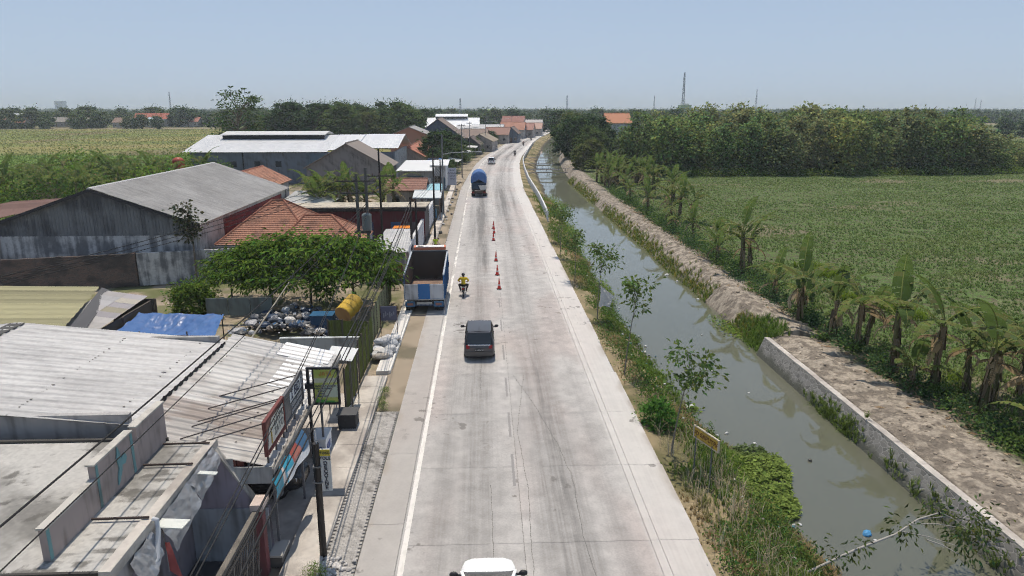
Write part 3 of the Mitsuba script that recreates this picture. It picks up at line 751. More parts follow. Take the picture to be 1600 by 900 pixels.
for i, s in enumerate('DECOINE'): lettering(t, s, .12, plane((-5.09, 20.16, 3.43 - i * .142), (1, 0, 0), (0, 0, 1)), (.05, .05, .06), stretch=1.1)
for z in (3.3, 2.75): MB().box(-5.5, -5.22, 20.08, 20.32, z, z + .04, (.2, .19, .18)).add('clamp', 'satin', t)
MB().cyl((-5.33, 20.2, 4.0), (-5.36, 20.2, 4.55), .02, None, (.5, .5, .5), 6).add('conduit', 'matte', t)

# yard between the shed and the brick wall
t = thing('yellow_roof_shed', 'shed with mossy yellow sheet roof at the left edge', 'shed')
sheets(t + '__roof', (-21.3, 33.9, 3.3), (-24.3, 43.6, 3.3), (-33, 42.5, 3.75), (-30, 32.5, 3.75), 10, 'matte', .9, .03, lambda i, r: A([.255, .24, .14]) * R.uniform(.72, 1.2))
MB().slab([(-21.0, 33.8, 3.3), (-20.6, 34.3, 2.95), (-23.6, 43.9, 2.95), (-24.2, 43.7, 3.3)], .05, (.09, .09, .095)).add('valley', 'matte', t, label='dark gutter between the sheds')
MB().box(-32, -24.6, 42.2, 42.4, 0, 3.2, (.3, .29, .28)).box(-30, -21.6, 33.6, 33.8, 0, 3.2, (.25, .24, .23)).add('wall', 'weathered', t)
t = thing('patched_shed', 'low shed patched with mismatched roof sheets beside the blue tarpaulin', 'shed')
pal = [A([.40, .38, .37]), A([.46, .44, .42]), A([.27, .16, .14]), A([.36, .33, .25]), A([.33, .32, .31]), A([.42, .39, .33]), A([.37, .35, .36]), A([.44, .43, .43])]
sheets(t + '__roof', (-20.55, 34.6, 2.75), (-21.3, 43.4, 2.75), (-23.6, 43.2, 3.15), (-23.2, 34.6, 3.15), 9, 'matte', .18, .015, lambda i, r: pal[R.integers(len(pal))] * R.uniform(.85, 1.1), 2)
MB().box(-23.4, -20.8, 43.0, 43.1, 0, 2.7, (.10, .085, .07)).box(-21.0, -20.9, 34.8, 43, 0, 2.6, (.09, .075, .065)).add('wall', 'matte', t)
for yy in (35, 39, 43): MB().box(-20.75, -20.65, yy, yy + .1, 0, 2.7, (.12, .09, .07)).add('post', 'matte', t)
t = thing('tarpaulin', 'sagging blue tarpaulin stretched over poles behind the pale corrugated roof', 'tarpaulin')
v, f = cloth((-20.4, 36.2, 2.2), (-14.6, 36.0, 2.2), (-15.6, 40.6, 2.35), (-20.7, 40.9, 2.4), 90, 70, .085, .5, 5, k=8).get()[:2]
put('sheet', mikit.ply((v, f), 'blue_tarp_cloth', smooth=True), t)
for x, yy in ((-20.3, 36.3), (-18.2, 35.7), (-15.7, 35.6), (-14.7, 36.1), (-15.7, 40.5), (-20.6, 40.8)): MB().cyl((x, yy, 0), (x, yy, 2.9 if yy < 36 else 2.4), .035, None, (.09, .075, .06), 7).add('pole', 'matte', t)
MB().cyl((-19.2, 35.68, 2.72), (-14.6, 35.6, 2.62), .03, None, (.12, .10, .09), 7).add('rail', 'matte', t)


def corrugated_fence(label, p0, p1, z0, z1, col, n, name='sheet_fence', jag=.05):
    t = thing(name, label, 'fence'); p0, p1 = A(p0, float), A(p1, float)
    for i in range(n):
        a, b_ = p0 + (p1 - p0) * i / n, p0 + (p1 - p0) * (i + 1.03) / n; j = jag * R.normal(); j2 = jag * R.normal()
        L = np.linalg.norm(b_ - a); wl = .2
        v, f = roof_grid([*a, z0], [*b_, z0], [*b_, z1 + j], [*a, z1 + j2], max(5, int(L / wl * 6)), 2, lambda u, w: .03 * np.sin(u * L / wl * 2 * np.pi))
        MB().put(v, f, A(col) * R.uniform(.85, 1.12)).add('panel', 'weathered', t, smooth=True)
        MB().box(a[0] - .04, a[0] + .04, a[1] - .04, a[1] + .04, 0, z1 + .1, (.10, .085, .07)).add('post', 'matte', t)
    return t


corrugated_fence('olive green corrugated fence leaf beside the shop shed corner', (-6.75, 31.4), (-6.7, 34.6), .05, 2.25, (.105, .125, .03), 3)
corrugated_fence('tall olive green corrugated fence panel facing the road behind the rubbish sacks', (-6.75, 35.2), (-6.72, 39.6), .05, 2.35, (.105, .13, .025), 4)
corrugated_fence('olive green corrugated fence below the yellow barrel', (-9.6, 41.0), (-6.9, 40.8), .3, 1.75, (.11, .135, .03), 3)
corrugated_fence('pale green corrugated fence running along the verge towards the tree', (-7.0, 41.0), (-7.15, 51.5), .1, 2.1, (.24, .26, .15), 8)
t = thing('yard_wall', 'low pale blue rendered wall behind the pale corrugated roof', 'wall')
MB().box(-11.9, -7.4, 38.9, 39.1, 0, 1.3, (.40, .44, .46)).box(-11.95, -7.35, 38.87, 39.13, 1.3, 1.36, (.5, .53, .54)).add('panel', 'weathered', t)
t = thing('yard_sheet', 'grey green metal sheet fence between tarpaulin and pale blue wall', 'fence')
for i in range(4): MB().box(-17 + i * 1.25, -15.8 + i * 1.25, 36.6 + .1 * i, 36.65 + .1 * i, .9, 1.55 + .06 * R.normal(), A([.22, .25, .24]) * R.uniform(.8, 1.1)).add('panel', 'weathered', t)
t = thing('yard_sheet', 'dull green metal sheet behind the blue tarpaulin', 'fence')
for i in range(3): MB().box(-19 + i * 1.5, -17.55 + i * 1.5, 46.5, 46.55, .5, 1.75, A([.15, .18, .17]) * R.uniform(.85, 1.1)).add('panel', 'weathered', t)
t = thing('lean_to', 'small white sheet lean to roof behind the sign panel', 'lean-to')
MB().slab([(-7.6, 31.2, 2.9), (-6.3, 31.2, 2.75), (-6.3, 33.0, 2.75), (-7.6, 33.0, 2.9)], .03, (.6, .61, .6)).add('roof', 'satin', t)
for x, yy in ((-7.5, 31.3), (-6.4, 31.3), (-7.5, 32.9), (-6.4, 32.9)): MB().cyl((x, yy, 0), (x, yy, 2.8), .03, None, (.12, .11, .1), 6).add('post', 'matte', t)
t = thing('cooler_box', 'white and blue cooler box in the shade below the sign panel', 'cooler')
MB().box(-7.35, -6.75, 27.0, 28.1, 0, .75, (.62, .64, .68)).add('body', 'satin', t); MB().box(-7.38, -6.72, 26.97, 28.13, .75, .85, (.66, .68, .7)).add('lid', 'satin', t)
MB().box(-7.2, -6.9, 26.955, 26.97, .2, .5, (.05, .09, .25)).box(-6.749, -6.735, 27.2, 27.8, .2, .5, (.05, .09, .25)).add('print', 'satin', t)
t = thing('metal_bin', 'dark low metal bin at the pavement edge under the sign panel', 'bin')
MB().box(-6.75, -5.95, 29.5, 30.3, .1, .75, (.04, .042, .045)).add('body', 'weathered', t); MB().box(-6.8, -5.9, 29.45, 30.35, .75, .8, (.08, .082, .085)).add('rim', 'matte', t)

# ---------------------------------------------------------------- old brick boundary wall, warehouse, red house
t = thing('boundary_wall', 'old sooty brick boundary wall below the dark warehouse gable', 'wall')
def along(x): return 54.9 + (x + 38.3) * .235
def wall_run(mb, xa, xb, z0, z1, w=.2, c=(.2, .19, .18)):
    p = [(xa, along(xa)), (xb, along(xb)), (xb, along(xb) + w), (xa, along(xa) + w)]
    return mb.put(A([[x, y, z] for z in (z0, z1) for x, y in p]), [[0, 1, 5, 4], [1, 2, 6, 5], [2, 3, 7, 6], [3, 0, 4, 7], [4, 5, 6, 7]], c)
put('brickwork', wall_run(MB(), -48, -28.9, 0, 2.72).ply('old_brick'), t)
for x in (-46, -42, -38.4, -34.2, -29.0): put('pier', wall_run(MB(), x, x + .35, 0, 2.76, .3).put([[0, 0, -9]] * 3, [[0, 1, 2]]).ply('old_brick'), t)
put('plastered_run', wall_run(MB(), -28.55, -10.8, 0, 2.74).ply('stained_plaster'), t, label='plastered and streaked length of the boundary wall')

t = thing('warehouse', 'warehouse with grey corrugated roof and dark sheet gable behind the brick wall', 'warehouse')
x0, xr, x1, y0, y1, ze, zr = -40.6, -32.3, -24.0, 58.9, 86.0, 4.95, 7.8
g0 = MB().put([[x0 + .3, y0, 3.9], [x1 - .3, y0, 3.9], [x1 - .3, y0, 5.0], [xr, y0, 7.7], [x0 + .3, y0, 5.0]], [[0, 1, 2], [0, 2, 3], [0, 3, 4]])
g0.add('gable_sheet', 'dark_sheet', t, label='dark corrugated gable sheeting')
rb = MB()
for x in np.arange(x0 + .5, x1 - .4, .28): rb.box(x, x + .05, y0 - .035, y0 - .002, 3.9, min(7.55 - abs(x - xr) * .33, 7.6))
rb.add('rib', 'dark_sheet', t, kind='stuff')
put('plinth_wall', MB().box(x0 + .3, x1 - .3, y0 - .02, y0 + .2, 0, 3.9).ply('stained_plaster'), t, label='black streaked plaster below the gable sheeting')
MB().box(x0 - .2, x0 + .3, y0 - .3, y0 + .2, 0, 4.6, (.42, .41, .40)).add('corner_pier', 'weathered', t)
MB().box(x1 - .3, x1 - .1, y0 + .2, y1, 0, 4.9, (.5, .48, .46)).box(x0 + .1, x0 + .3, y0, y1, 0, 4.9, (.3, .3, .3)).box(x0, x1, y1 - .2, y1, 0, 5, (.3, .3, .3)).add('side_wall', 'weathered', t)
MB().box(x1 - .09, x1 - .05, 65, 84, 1.2, 4.4, (.20, .035, .035)).add('red_panel', 'weathered', t, label='dark red side panel under the eave')
rk = t + '__roof'
sheets(rk, (x1 + .35, y0 - .4, ze - .1), (x1 + .35, y1, ze - .1), (xr, y1, zr), (xr, y0 - .4, zr), 26, 'cement_sheet', .35, .03, None, 7)
sheets(rk, (x0 - .9, y0 - .4, ze - .3), (x0 - .9, y1, ze - .3), (xr, y1, zr), (xr, y0 - .4, zr), 13, 'cement_sheet', .35, .03)
MB().tube([(xr, y0 - .4, zr + .04), (xr, y1, zr + .04)], .14, (.5, .49, .48), 8).add('ridge_cap', 'satin', rk)
MB().put([[x0 - .9, y0 - .42, ze - .52], [xr, y0 - .42, zr - .2], [xr, y0 - .42, zr + .05], [x0 - .9, y0 - .42, ze - .28]], [[0, 1, 2], [0, 2, 3]], (.04, .04, .045)).put([[x1 + .35, y0 - .42, ze - .3], [xr, y0 - .42, zr - .2], [xr, y0 - .42, zr + .05], [x1 + .35, y0 - .42, ze - .08]], [[0, 1, 2], [0, 2, 3]], (.04, .04, .045)).add('bargeboard', 'matte', rk)
t = thing('lean_to', 'low brown roofed lean to against the left side of the warehouse', 'lean-to')
sheets(t + '__roof', (-50, 60, 4.6), (-50, 76, 4.6), (-41.6, 76, 5.1), (-41.6, 60, 5.1), 10, 'matte', .3, .03, lambda i, r: A([.21, .13, .11]) * R.uniform(.8, 1.15))
MB().box(-50, -41, 60.2, 60.4, 0, 4.5, (.12, .11, .1)).add('wall', 'weathered', t)

t = thing('red_roof_house', 'house with orange clay tiled hip roof behind the bright green tree', 'house')
MB().box(-22.6, -11.3, 60.6, 70, 0, 2.7, (.46, .47, .50)).add('wall', 'weathered', t)
for xa in (-21, -18, -15.2, -12.9): window(t, xa - .5, xa + .5, 1.1, 2.2, 60.6)


def hip(parent, x0, x1, y0, y1, z0, zr, xa, xb, name='roof'):
    """Hip roof with a ridge from xa to xb; its courses of tiles are one part."""
    ym = (y0 + y1) / 2
    c = [(x0, y0, z0), (x1, y0, z0), (x1, y1, z0), (x0, y1, z0), (xa, ym, zr), (xb, ym, zr)]
    b = MB(); 
    for q in ((0, 1, 5, 4), (1, 2, 5, 5), (2, 3, 4, 5), (3, 0, 4, 4)):
        b.put(*tiled(*[c[i] for i in q]), (.3, .12, .08))
    k = put(name, b.ply('clay_tile'), parent, kind='stuff', label='clay tile courses')
    h = MB()
    for i, j in ((0, 4), (3, 4), (1, 5), (2, 5)) + (((4, 5),) if xa != xb else ()):
        h.tube([A(c[i]) + [0, 0, .05], A(c[j]) + [0, 0, .07]], .1, (.27, .11, .07), 6)
    h.add('ridge_tile', 'weathered', k)
    MB().box(x0 + .03, x1 - .03, y0 + .03, y1 - .03, z0 - .16, z0 - .02, (.42, .36, .32)).add('eave_board', 'matte', parent)


hip(t, -23.2, -14.6, 60, 71, 2.8, 5.95, -19.6, -18.6)
hip(t, -18.0, -10.7, 59.9, 66.6, 2.72, 4.85, -16.2, -13.8)

t = thing('maroon_building', 'long low building with maroon walls and a pale flat roof edge behind the yard', 'building')
MB().box(-23, -6.5, 76, 76.2, 0, 3.5, (.115, .028, .035)).box(-23, -22.8, 76.2, 82, 0, 3.5, (.1, .03, .035)).box(-6.7, -6.5, 76.2, 82, 0, 3.5, (.1, .09, .09)).add('wall', 'weathered', t)
MB().slab([(-23.4, 75.4, 3.9), (-6.3, 75.4, 3.95), (-6.3, 82, 3.6), (-23.4, 82, 3.6)], .1, (.40, .36, .29)).add('roof', 'weathered', t)
MB().box(-23.4, -6.3, 75.36, 75.4, 3.45, 3.8, (.03, .028, .028)).add('fascia', 'matte', t)
for xa, c in ((-21, (.08, .08, .09)), (-16.8, (.30, .31, .30)), (-13.2, (.06, .07, .13)), (-10.2, (.05, .10, .2)), (-8.6, (.12, .11, .11))): MB().box(xa, xa + 1.1, 75.95, 76.0, .1, 2.2, c).add('door', 'matte', t)
t = thing('grey_roof_shed', 'small shed with grey sheet roof beside the parked dump truck', 'shed')
sheets(t + '__roof', (-9.75, 57.9, 2.45), (-6.45, 57.9, 2.5), (-7.1, 68, 2.75), (-9.6, 68, 2.75), 3, 'zinc_sheet', .25, .03, None, 3)
MB().box(-9.5, -6.7, 58.2, 58.4, 0, 2.35, (.30, .32, .35)).box(-9.5, -9.3, 58.4, 68, 0, 2.4, (.28, .29, .31)).add('wall', 'weathered', t)
t = thing('print_banner', 'dark red printed banner on the grey shed wall', 'banner')
MB().box(-9.45, -7.0, 58.14, 58.19, .25, 1.35, (.17, .015, .03)).add('sheet', 'matte', t)
for i in range(3):
    for j in range(2): lettering(t, 'JUAL' if j else 'BELI', .2, plane((-8.95 + i * .8, 58.13, 1.1 - j * .55), (1, 0, 0), (0, 0, 1)), (.5, .3, .32))
t = thing('roadside_wall', 'white and grey rendered wall along the road beyond the parked truck', 'wall')
MB().box(-6.85, -6.62, 60, 92, 0, 2.45, (.50, .50, .52)).box(-6.88, -6.59, 60, 92, 2.45, 2.52, (.55, .55, .55)).add('panel', 'weathered', t)
for yy in (62, 67): MB().box(-6.6, -6.57, yy, yy + 1.6, 0, 2.1, (.05, .05, .06)).add('gate', 'matte', t)
t = thing('food_cart', 'orange and red canopy of a cart in the yard behind the grey shed', 'cart')
MB().box(-9.4, -7.6, 71.0, 72.6, 1.9, 2.35, (.60, .19, .015)).add('canopy', 'satin', t, label='orange canopy box'); MB().box(-9.42, -7.58, 70.98, 72.62, 1.6, 1.9, (.42, .025, .02)).add('valance', 'satin', t)
for x in (-9.3, -7.7): MB().box(x - .03, x + .03, 71.1, 71.16, 0, 1.7, (.3, .3, .3)).add('post', 'matte', t)
MB().box(-9.3, -7.7, 71.2, 72.4, .4, 1.0, (.4, .05, .04)).add('counter', 'satin', t)

# ---------------------------------------------------------------- plants
def unit(v): return v / (np.linalg.norm(v, axis=-1, keepdims=True) + 1e-12)


def leaves(mb, P, D, L, W, C, up=.6, rs=R, fold=.12):
    """Pointed leaves: base P, direction D, length L, width W, colour C (per leaf)."""
    n = len(P); D = unit(D); N = unit(rs.normal(size=(n, 3)) * (1 - up) + A([0, 0, 1.]) * up + 1e-3); S = unit(np.cross(D, N)); N = np.cross(S, D)
    L = np.broadcast_to(L, (n,))[:, None]; W = np.broadcast_to(W, (n,))[:, None]
    v = np.stack([P, P + D * L * .5 + S * W / 2 + N * L * fold, P + D * L - N * L * fold * .6, P + D * L * .5 - S * W / 2 + N * L * fold], 1)
    i = np.arange(n)[:, None] * 4
    f = np.concatenate([i + [[0, 1, 2]], i + [[0, 2, 3]]]); return mb.put(v.reshape(-1, 3), f, np.repeat(C, 4, 0))


def tint(n, base, var=.25, hue=.12, rs=R):
    """n leaf colours scattered about a base colour."""
    k = 1 + var * rs.normal(size=(n, 1)); h = rs.normal(size=(n, 1)) * hue
    return np.clip(A(base) * k * np.concatenate([1 + h, 1 + 0 * h, 1 - h * .5], 1), .006, .6)


GREEN, OLIVE, DARK, LIME, DRYC = (.050, .085, .022), (.070, .082, .026), (.032, .056, .02), (.105, .165, .03), (.26, .19, .10)


def tree_parts(seed, H, r, bare, spread, nclump, per, L, W, col, shape=1.0, clump=.6, droop=.2, tr=(.16, .13, .10), flat=.7, lean=(0, 0), trunk_r=None, var=.25, tops=0, core=0):
    """(trunk, crown) dicts of a tree: limbs reach out to clumps of leaves that fill an uneven crown of radius r above the bare stem."""
    rs = np.random.default_rng(seed); t, c = MB(), MB(); trunk_r = trunk_r or H * .013
    zz = np.linspace(0, 1, 7); wob = np.cumsum(rs.normal(size=(7, 2)) * H * .008, 0)
    pts = np.c_[lean[0] * zz ** 1.5 + wob[:, 0] * zz, lean[1] * zz ** 1.5 + wob[:, 1] * zz, -.3 + zz * (H * .9 + .3)]
    t.tube(pts, trunk_r * (1 - .78 * zz), tr, 7)
    for k in range(nclump):
        u = rs.random(); z = bare + (H - bare) * u ** .85; R_ = r * spread(u) * rs.uniform(.45, 1.1) * shape; a = rs.uniform(0, 2 * np.pi)
        s = np.interp(min(z * .82, H * .88), pts[:, 2], np.arange(7)); o = A([np.interp(s, np.arange(7), pts[:, j]) for j in range(3)])
        e = A([np.interp(min(z, H * .9), pts[:, 2], pts[:, 0]) + R_ * math.cos(a), np.interp(min(z, H * .9), pts[:, 2], pts[:, 1]) + R_ * math.sin(a), z])
        if R_ > .25: t.tube([o, (o + e) / 2 + [0, 0, .06 * R_], e], [trunk_r * .34, trunk_r * .22, trunk_r * .1], tr, 4, False)
        n = max(3, int(per * rs.uniform(.6, 1.4))); q = rs.normal(size=(n, 3)) * clump * A([1, 1, flat]) * rs.uniform(.7, 1.25); P = e + q
        D = unit(q + A([math.cos(a), math.sin(a), 0]) * .35 * clump + rs.normal(size=(n, 3)) * .5 * clump) - A([0, 0, droop])
        tone = A(col) * rs.uniform(.75, 1.3)
        leaves(c, P, D, L * rs.uniform(.65, 1.25, n), W * rs.uniform(.7, 1.2, n), tint(n, tone, var, .14, rs), .55, rs)
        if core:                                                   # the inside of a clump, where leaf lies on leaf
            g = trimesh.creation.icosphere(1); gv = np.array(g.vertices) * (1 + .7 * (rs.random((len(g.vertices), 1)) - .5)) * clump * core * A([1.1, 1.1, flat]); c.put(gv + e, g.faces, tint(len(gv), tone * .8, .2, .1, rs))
    for k in range(tops):
        a, q = rs.uniform(0, 6.3), rs.uniform(0, r * .8); b = A([q * math.cos(a), q * math.sin(a), H * rs.uniform(.86, .95)]); e = b + [rs.normal() * .2, rs.normal() * .2, rs.uniform(.8, 2.2)]
        t.tube([b, e], [trunk_r * .2, trunk_r * .1], tr, 4, False)
        n = 6; an = np.arange(n) * 1.05; D = np.c_[np.cos(an), np.sin(an), rs.uniform(-.1, .9, n)]
        leaves(c, np.repeat(e[None], n, 0) - [0, 0, .1] * 1, D, L * 1.1, W * 1.15, tint(n, col, .2, .1, rs), .5, rs)
    return t.ply('matte', True), c.ply('leaf')


dome_ = lambda u: math.sqrt(max(0, 1 - (u * .95) ** 2.2)) * (.75 + .25 * math.sin(u * 3.1)) + .08
column = lambda u: .8 + .35 * math.sin(u * 2.8) - .35 * u
tier = lambda u: 1.05 - .8 * u


def plant(name, parts, label, cat, x, y, group=None, s=1.0, z=None, sz=None, ang=None):
    t = thing(name, label, cat, group)
    m = T().translate([float(x), float(y), zat(x, y) if z is None else z]).rotate([0, 0, 1], float(R.uniform(0, 360)) if ang is None else ang).scale([s, s, sz or s])
    for n, d in zip(('trunk', 'crown'), parts): put(n, d, t, m)
    return t


# bananas: a few leaves and stems, each plant a stem with its own fan of leaves
def banana_leaf(seed, L=2.3, W=.6, rise=.9, sag=1.0, tear=.35, dry=0, col=(.055, .098, .022)):
    """A banana leaf along +x: an arched midrib with blades torn into strips."""
    rs = np.random.default_rng(seed); m = MB(); n = 15; s = np.linspace(0, 1, n)
    a = rise - (rise + sag) * s ** 1.25; x = np.concatenate([[0], np.cumsum(np.cos((a[1:] + a[:-1]) / 2))]) * L / (n - 1); z = np.concatenate([[0], np.cumsum(np.sin((a[1:] + a[:-1]) / 2))]) * L / (n - 1)
    mid = np.c_[x, .06 * np.sin(s * 3 + seed), z]; c = A(col)
    m.tube(mid, .035 * (1 - .8 * s), (.20, .23, .075) if not dry else (.2, .15, .09), 4, False)
    w = W * np.clip(np.sin(np.clip((s - .13) / .87, 0, 1) ** .62 * np.pi), 0, 1) ** .55 * .55
    for side in (-1, 1):
        k = 2
        while k < n - 1:
            g = 1 if rs.random() < tear else rs.integers(2, 4); e = min(k + g, n - 1); hang = rs.uniform(.05, .30) + (.55 if dry else 0) + (.25 * rs.random() if g == 1 else 0); sh = rs.uniform(.08, .42) * (g == 1)
            for i in range(k, e):
                p, q = mid[i], mid[i + 1]; r_ = rs.uniform(.55, 1.0) if g == 1 else 1
                o0, o1 = A([.12 * w[i], side * w[i] * r_ * math.cos(hang), -w[i] * math.sin(hang) * r_ + .03]), A([.12 * w[i + 1], side * w[i + 1] * r_ * math.cos(hang), -w[i + 1] * math.sin(hang) * r_ + .03])
                q2 = q - (q - p) * sh
                tone = c * rs.uniform(.82, 1.2)
                if rs.random() < .12 + .3 * tear and not dry: tone = tone * .6 + A([.15, .12, .05]) * .4
                h0, h1 = p + o0 * .55 + [0, 0, .05 * W], q2 + o1 * .55 + [0, 0, .05 * W]
                m.put([p, q2, h1, h0, p + o0, q2 + o1], [[0, 1, 2], [0, 2, 3], [3, 2, 5], [3, 5, 4]], tone)
            k = e
    return m.ply('leaf', True)


BL = [banana_leaf(i, [3.1, 2.8, 2.9, 3.3, 2.7, 2.9, 2.7, 2.6][i], .66, [1.38, 1.05, .8, 1.2, 1.1, 1.25, 1.5, .65][i], [-.1, .8, 1.05, .75, .35, 1.35, -.9, 1.1][i], [.6, .75, .85, 1.0, .65, .9, .3, 1.0][i], 0, [(.070, .105, .028), (.056, .088, .024), (.115, .15, .045), (.07, .098, .042), (.085, .12, .038), (.05, .078, .026), (.10, .145, .04), (.16, .15, .08)][i]) for i in range(8)]
BD = [banana_leaf(20 + i, 1.7, .4, .2, 1.9, .9, 1, [(.26, .19, .11), (.20, .145, .085), (.33, .26, .17)][i]) for i in range(3)]


def banana_stem(seed, H, r=.125):
    rs = np.random.default_rng(seed); m = MB(); z = np.linspace(0, 1, 6); m.tube(np.c_[.12 * z ** 2 * rs.normal(), .12 * z ** 2 * rs.normal(), z * H - .15 * (z < .1)], r * (1 - .4 * z), A([.12, .115, .05]), 8)
    for k in range(16):
        a = rs.uniform(0, 6.3); zt = rs.uniform(.25, 1) * H; l = rs.uniform(.4, 1.3); w = rs.uniform(.04, .10); o = A([math.cos(a), math.sin(a), 0]); sd = A([-math.sin(a), math.cos(a), 0]); rr = r * (1 - .45 * zt / H) + .02
        p0, p1 = o * rr + [0, 0, zt], o * (rr + rs.uniform(.02, .16)) + [0, 0, max(.05, zt - l)] + sd * rs.normal() * .06
        m.put([p0 - sd * w, p0 + sd * w, p1 + sd * w * .6, p1 - sd * w * .6], [[0, 1, 2], [0, 2, 3]], A([.21, .155, .095]) * rs.uniform(.45, 1.35))
    return m.ply('matte', True)


BS = [banana_stem(i, 2.4) for i in range(3)]


def banana(x, y, H=2.4, s=1.0, label='', n=7, dry=3, group='banana plants along the canal track', turn=None, z=None, tip=0.0):
    t = thing('banana_plant', label, 'banana plant', group); z = zat(x, y) if z is None else z
    a0 = R.uniform(0, 360); base = T().translate([float(x), float(y), z]).rotate([1, 0, 0], float(R.normal() * 3)).rotate([0, 1, 0], float(R.normal() * 3 + tip)).scale(s)
    put('stem', BS[R.integers(3)], t, base @ T().rotate([0, 0, 1], a0).scale([1, 1, H / 2.4]))
    for i in range(n):
        an = a0 + i * 137.5 + R.normal() * 14; k = [0, 1, 3, 2, 5, 4, 7, 3][i % 8] if R.random() < .85 else int(R.integers(0, 8)); q = 1.0 - .02 * i
        put('leaf', BL[k], t, base @ T().translate([0, 0, H - .12 - .07 * i]).rotate([0, 0, 1], an).scale([q, q * R.uniform(.85, 1.1), q]))
    for i in range(dry):
        put('leaf', BD[i % 3], t, base @ T().translate([0, 0, H * R.uniform(.72, .93)]).rotate([0, 0, 1], float(R.uniform(0, 360))).scale(float(R.uniform(.75, 1.05))), label='dry brown hanging leaf')
    return t


# left bank weeds, grass and reeds (nobody could count them)
def tufts(mb, x, y, z, h, n, w, cols, rs, spread=.35, drop=.5, bend=.35):
    """Grass tufts at the points: n blades each, curved outwards."""
    N = len(x); a = rs.uniform(0, 2 * np.pi, (N, n)); hh = (np.asarray(h)[:, None] if np.ndim(h) else h) * rs.uniform(.55, 1.15, (N, n)); o = rs.uniform(0, 1, (N, n)) * spread * np.minimum(hh, 1)
    P = np.stack([x[:, None] + o * np.cos(a) * .6, y[:, None] + o * np.sin(a) * .6, np.broadcast_to(z[:, None], (N, n))], -1).reshape(-1, 3)
    B = np.stack([np.cos(a), np.sin(a), 0 * a], -1).reshape(-1, 3); hh = hh.reshape(-1, 1); S = np.stack([-np.sin(a), np.cos(a), 0 * a], -1).reshape(-1, 3) * w / 2
    k = rs.uniform(.3, 1, hh.shape) * bend; M = P + B * hh * k * .45 + [0, 0, 1] * hh * .62; E = P + B * hh * k * 1.3 + [0, 0, 1] * hh * (1 - k * drop)
    v = np.stack([P - S, P + S, M + S * .8, M - S * .8, E], 1); i = np.arange(len(P))[:, None] * 5
    f = np.concatenate([i + [[0, 1, 2]], i + [[0, 2, 3]], i + [[3, 2, 4]]]); c = np.repeat(cols, n, 0) * rs.uniform(.75, 1.3, (N * n, 1))
    return mb.put(v.reshape(-1, 3), f, np.repeat(np.clip(c, 0, .7), 5, 0))


rs = np.random.default_rng(11)
W = MB(); N = 9000; y = 17.5 + 105 * rs.random(N) ** 1.7; e = left_edge(y); x = 7.25 + (e - 7.1 + .25) * rs.random(N) ** .8
den = meshkit.fbm(np.c_[x * .5, y * .28, 0 * x], 3, 4); near = np.clip((x - 7.3) / 1.6, 0, 1); keep = den + .30 * near > .52; x, y, den, near = x[keep], y[keep], den[keep], near[keep]
fr = meshkit.fbm(np.c_[x * .5, y * .22, 0 * x + 9], 3, 6) + .30 * (near - .45); green = np.clip((fr - .475) * 6, 0, 1)[:, None]
colr = A([.28, .22, .12]) * (1 - green) + A([.115, .16, .036]) * green; lush = (np.sin(y * .5 + 1) > .2)[:, None] * green; colr = colr * (1 - .25 * lush) + A([.10, .19, .025]) * .25 * lush
h = (.10 + .36 * near * np.clip(den * 1.7 - .3, .2, 1)) * np.where(y < 30, 1.3, 1.0)
tufts(W, x, y, height(x, y) - .02, h, 8, .035, colr, rs); W.add('bank_grass', 'leaf', label='green and straw coloured grass and weeds on the left canal bank', kind='stuff')
W = MB(); N = 1500; y = 18 + 70 * rs.random(N) ** 1.5; x = 7.6 + (left_edge(y) - 7.5) * rs.random(N); d2 = meshkit.fbm(np.c_[x * .6, y * .4, 0 * x + 3], 3, 8); q = d2 > .5; x, y = x[q], y[q]
P = np.c_[x, y, height(x, y)]; n = 16; PP = np.repeat(P, n, 0) + rs.normal(size=(len(P) * n, 3)) * [.22, .22, .12] + [0, 0, .28]
leaves(W, PP, rs.normal(size=PP.shape) + [0, 0, .2], .13, .07, tint(len(PP), (.07, .12, .03), .3, .15, rs)); W.add('bank_weeds', 'leaf', label='low leafy weeds among the grass of the left bank', kind='stuff')
# feathery dry grass heads near the camera
W = MB(); N = 150; x = rs.uniform(7.7, 10.4, N); y = rs.uniform(18, 29, N); tufts(W, x, y, height(x, y), .95, 5, .02, np.repeat(A([[.33, .27, .19]]), N, 0) * rs.uniform(.8, 1.2, (N, 1)), rs, .3, .4, .5); W.add('seed_grass', 'leaf', label='pale feathery seed grass on the near left bank', kind='stuff')
# weeds at the foot of the right bank and on the canal wall
W = MB(); N = 2600; y = 43 + 110 * rs.random(N) ** 1.3; x = right_edge(y) + rs.normal(size=N) * .35 + .25; d = meshkit.fbm(np.c_[0 * y, y * .22, 0 * y], 3, 12); q = d > .45; x, y = x[q], y[q]
tufts(W, x, y, height(x, y) - .02, .45, 9, .035, A([.11, .15, .035]) * rs.uniform(.7, 1.3, (len(x), 1)) + (rs.random((len(x), 1)) < .3) * A([.1, .04, .01]), rs)
N = 260; x = 18.9 + rs.normal(size=N) * .55; y = 44.6 + rs.normal(size=N) * 1.6; q = y > 42.6; tufts(W, x[q], y[q], height(x[q], y[q]), .7, 10, .04, A([.095, .15, .03]) * rs.uniform(.7, 1.3, (q.sum(), 1)), rs)
W.add('waterline_grass', 'leaf', label='tufts of green grass at the foot of the right canal bank', kind='stuff')
W = MB(); N = 240; y = np.r_[33.3 + rs.normal(size=120) * 1.0, 31 + rs.normal(size=60) * .7, rs.uniform(20, 28, 60)]; x = np.full(N, 17.95) + rs.normal(size=N) * .12; z = -2.3 + (x - 17.55) * 2.5
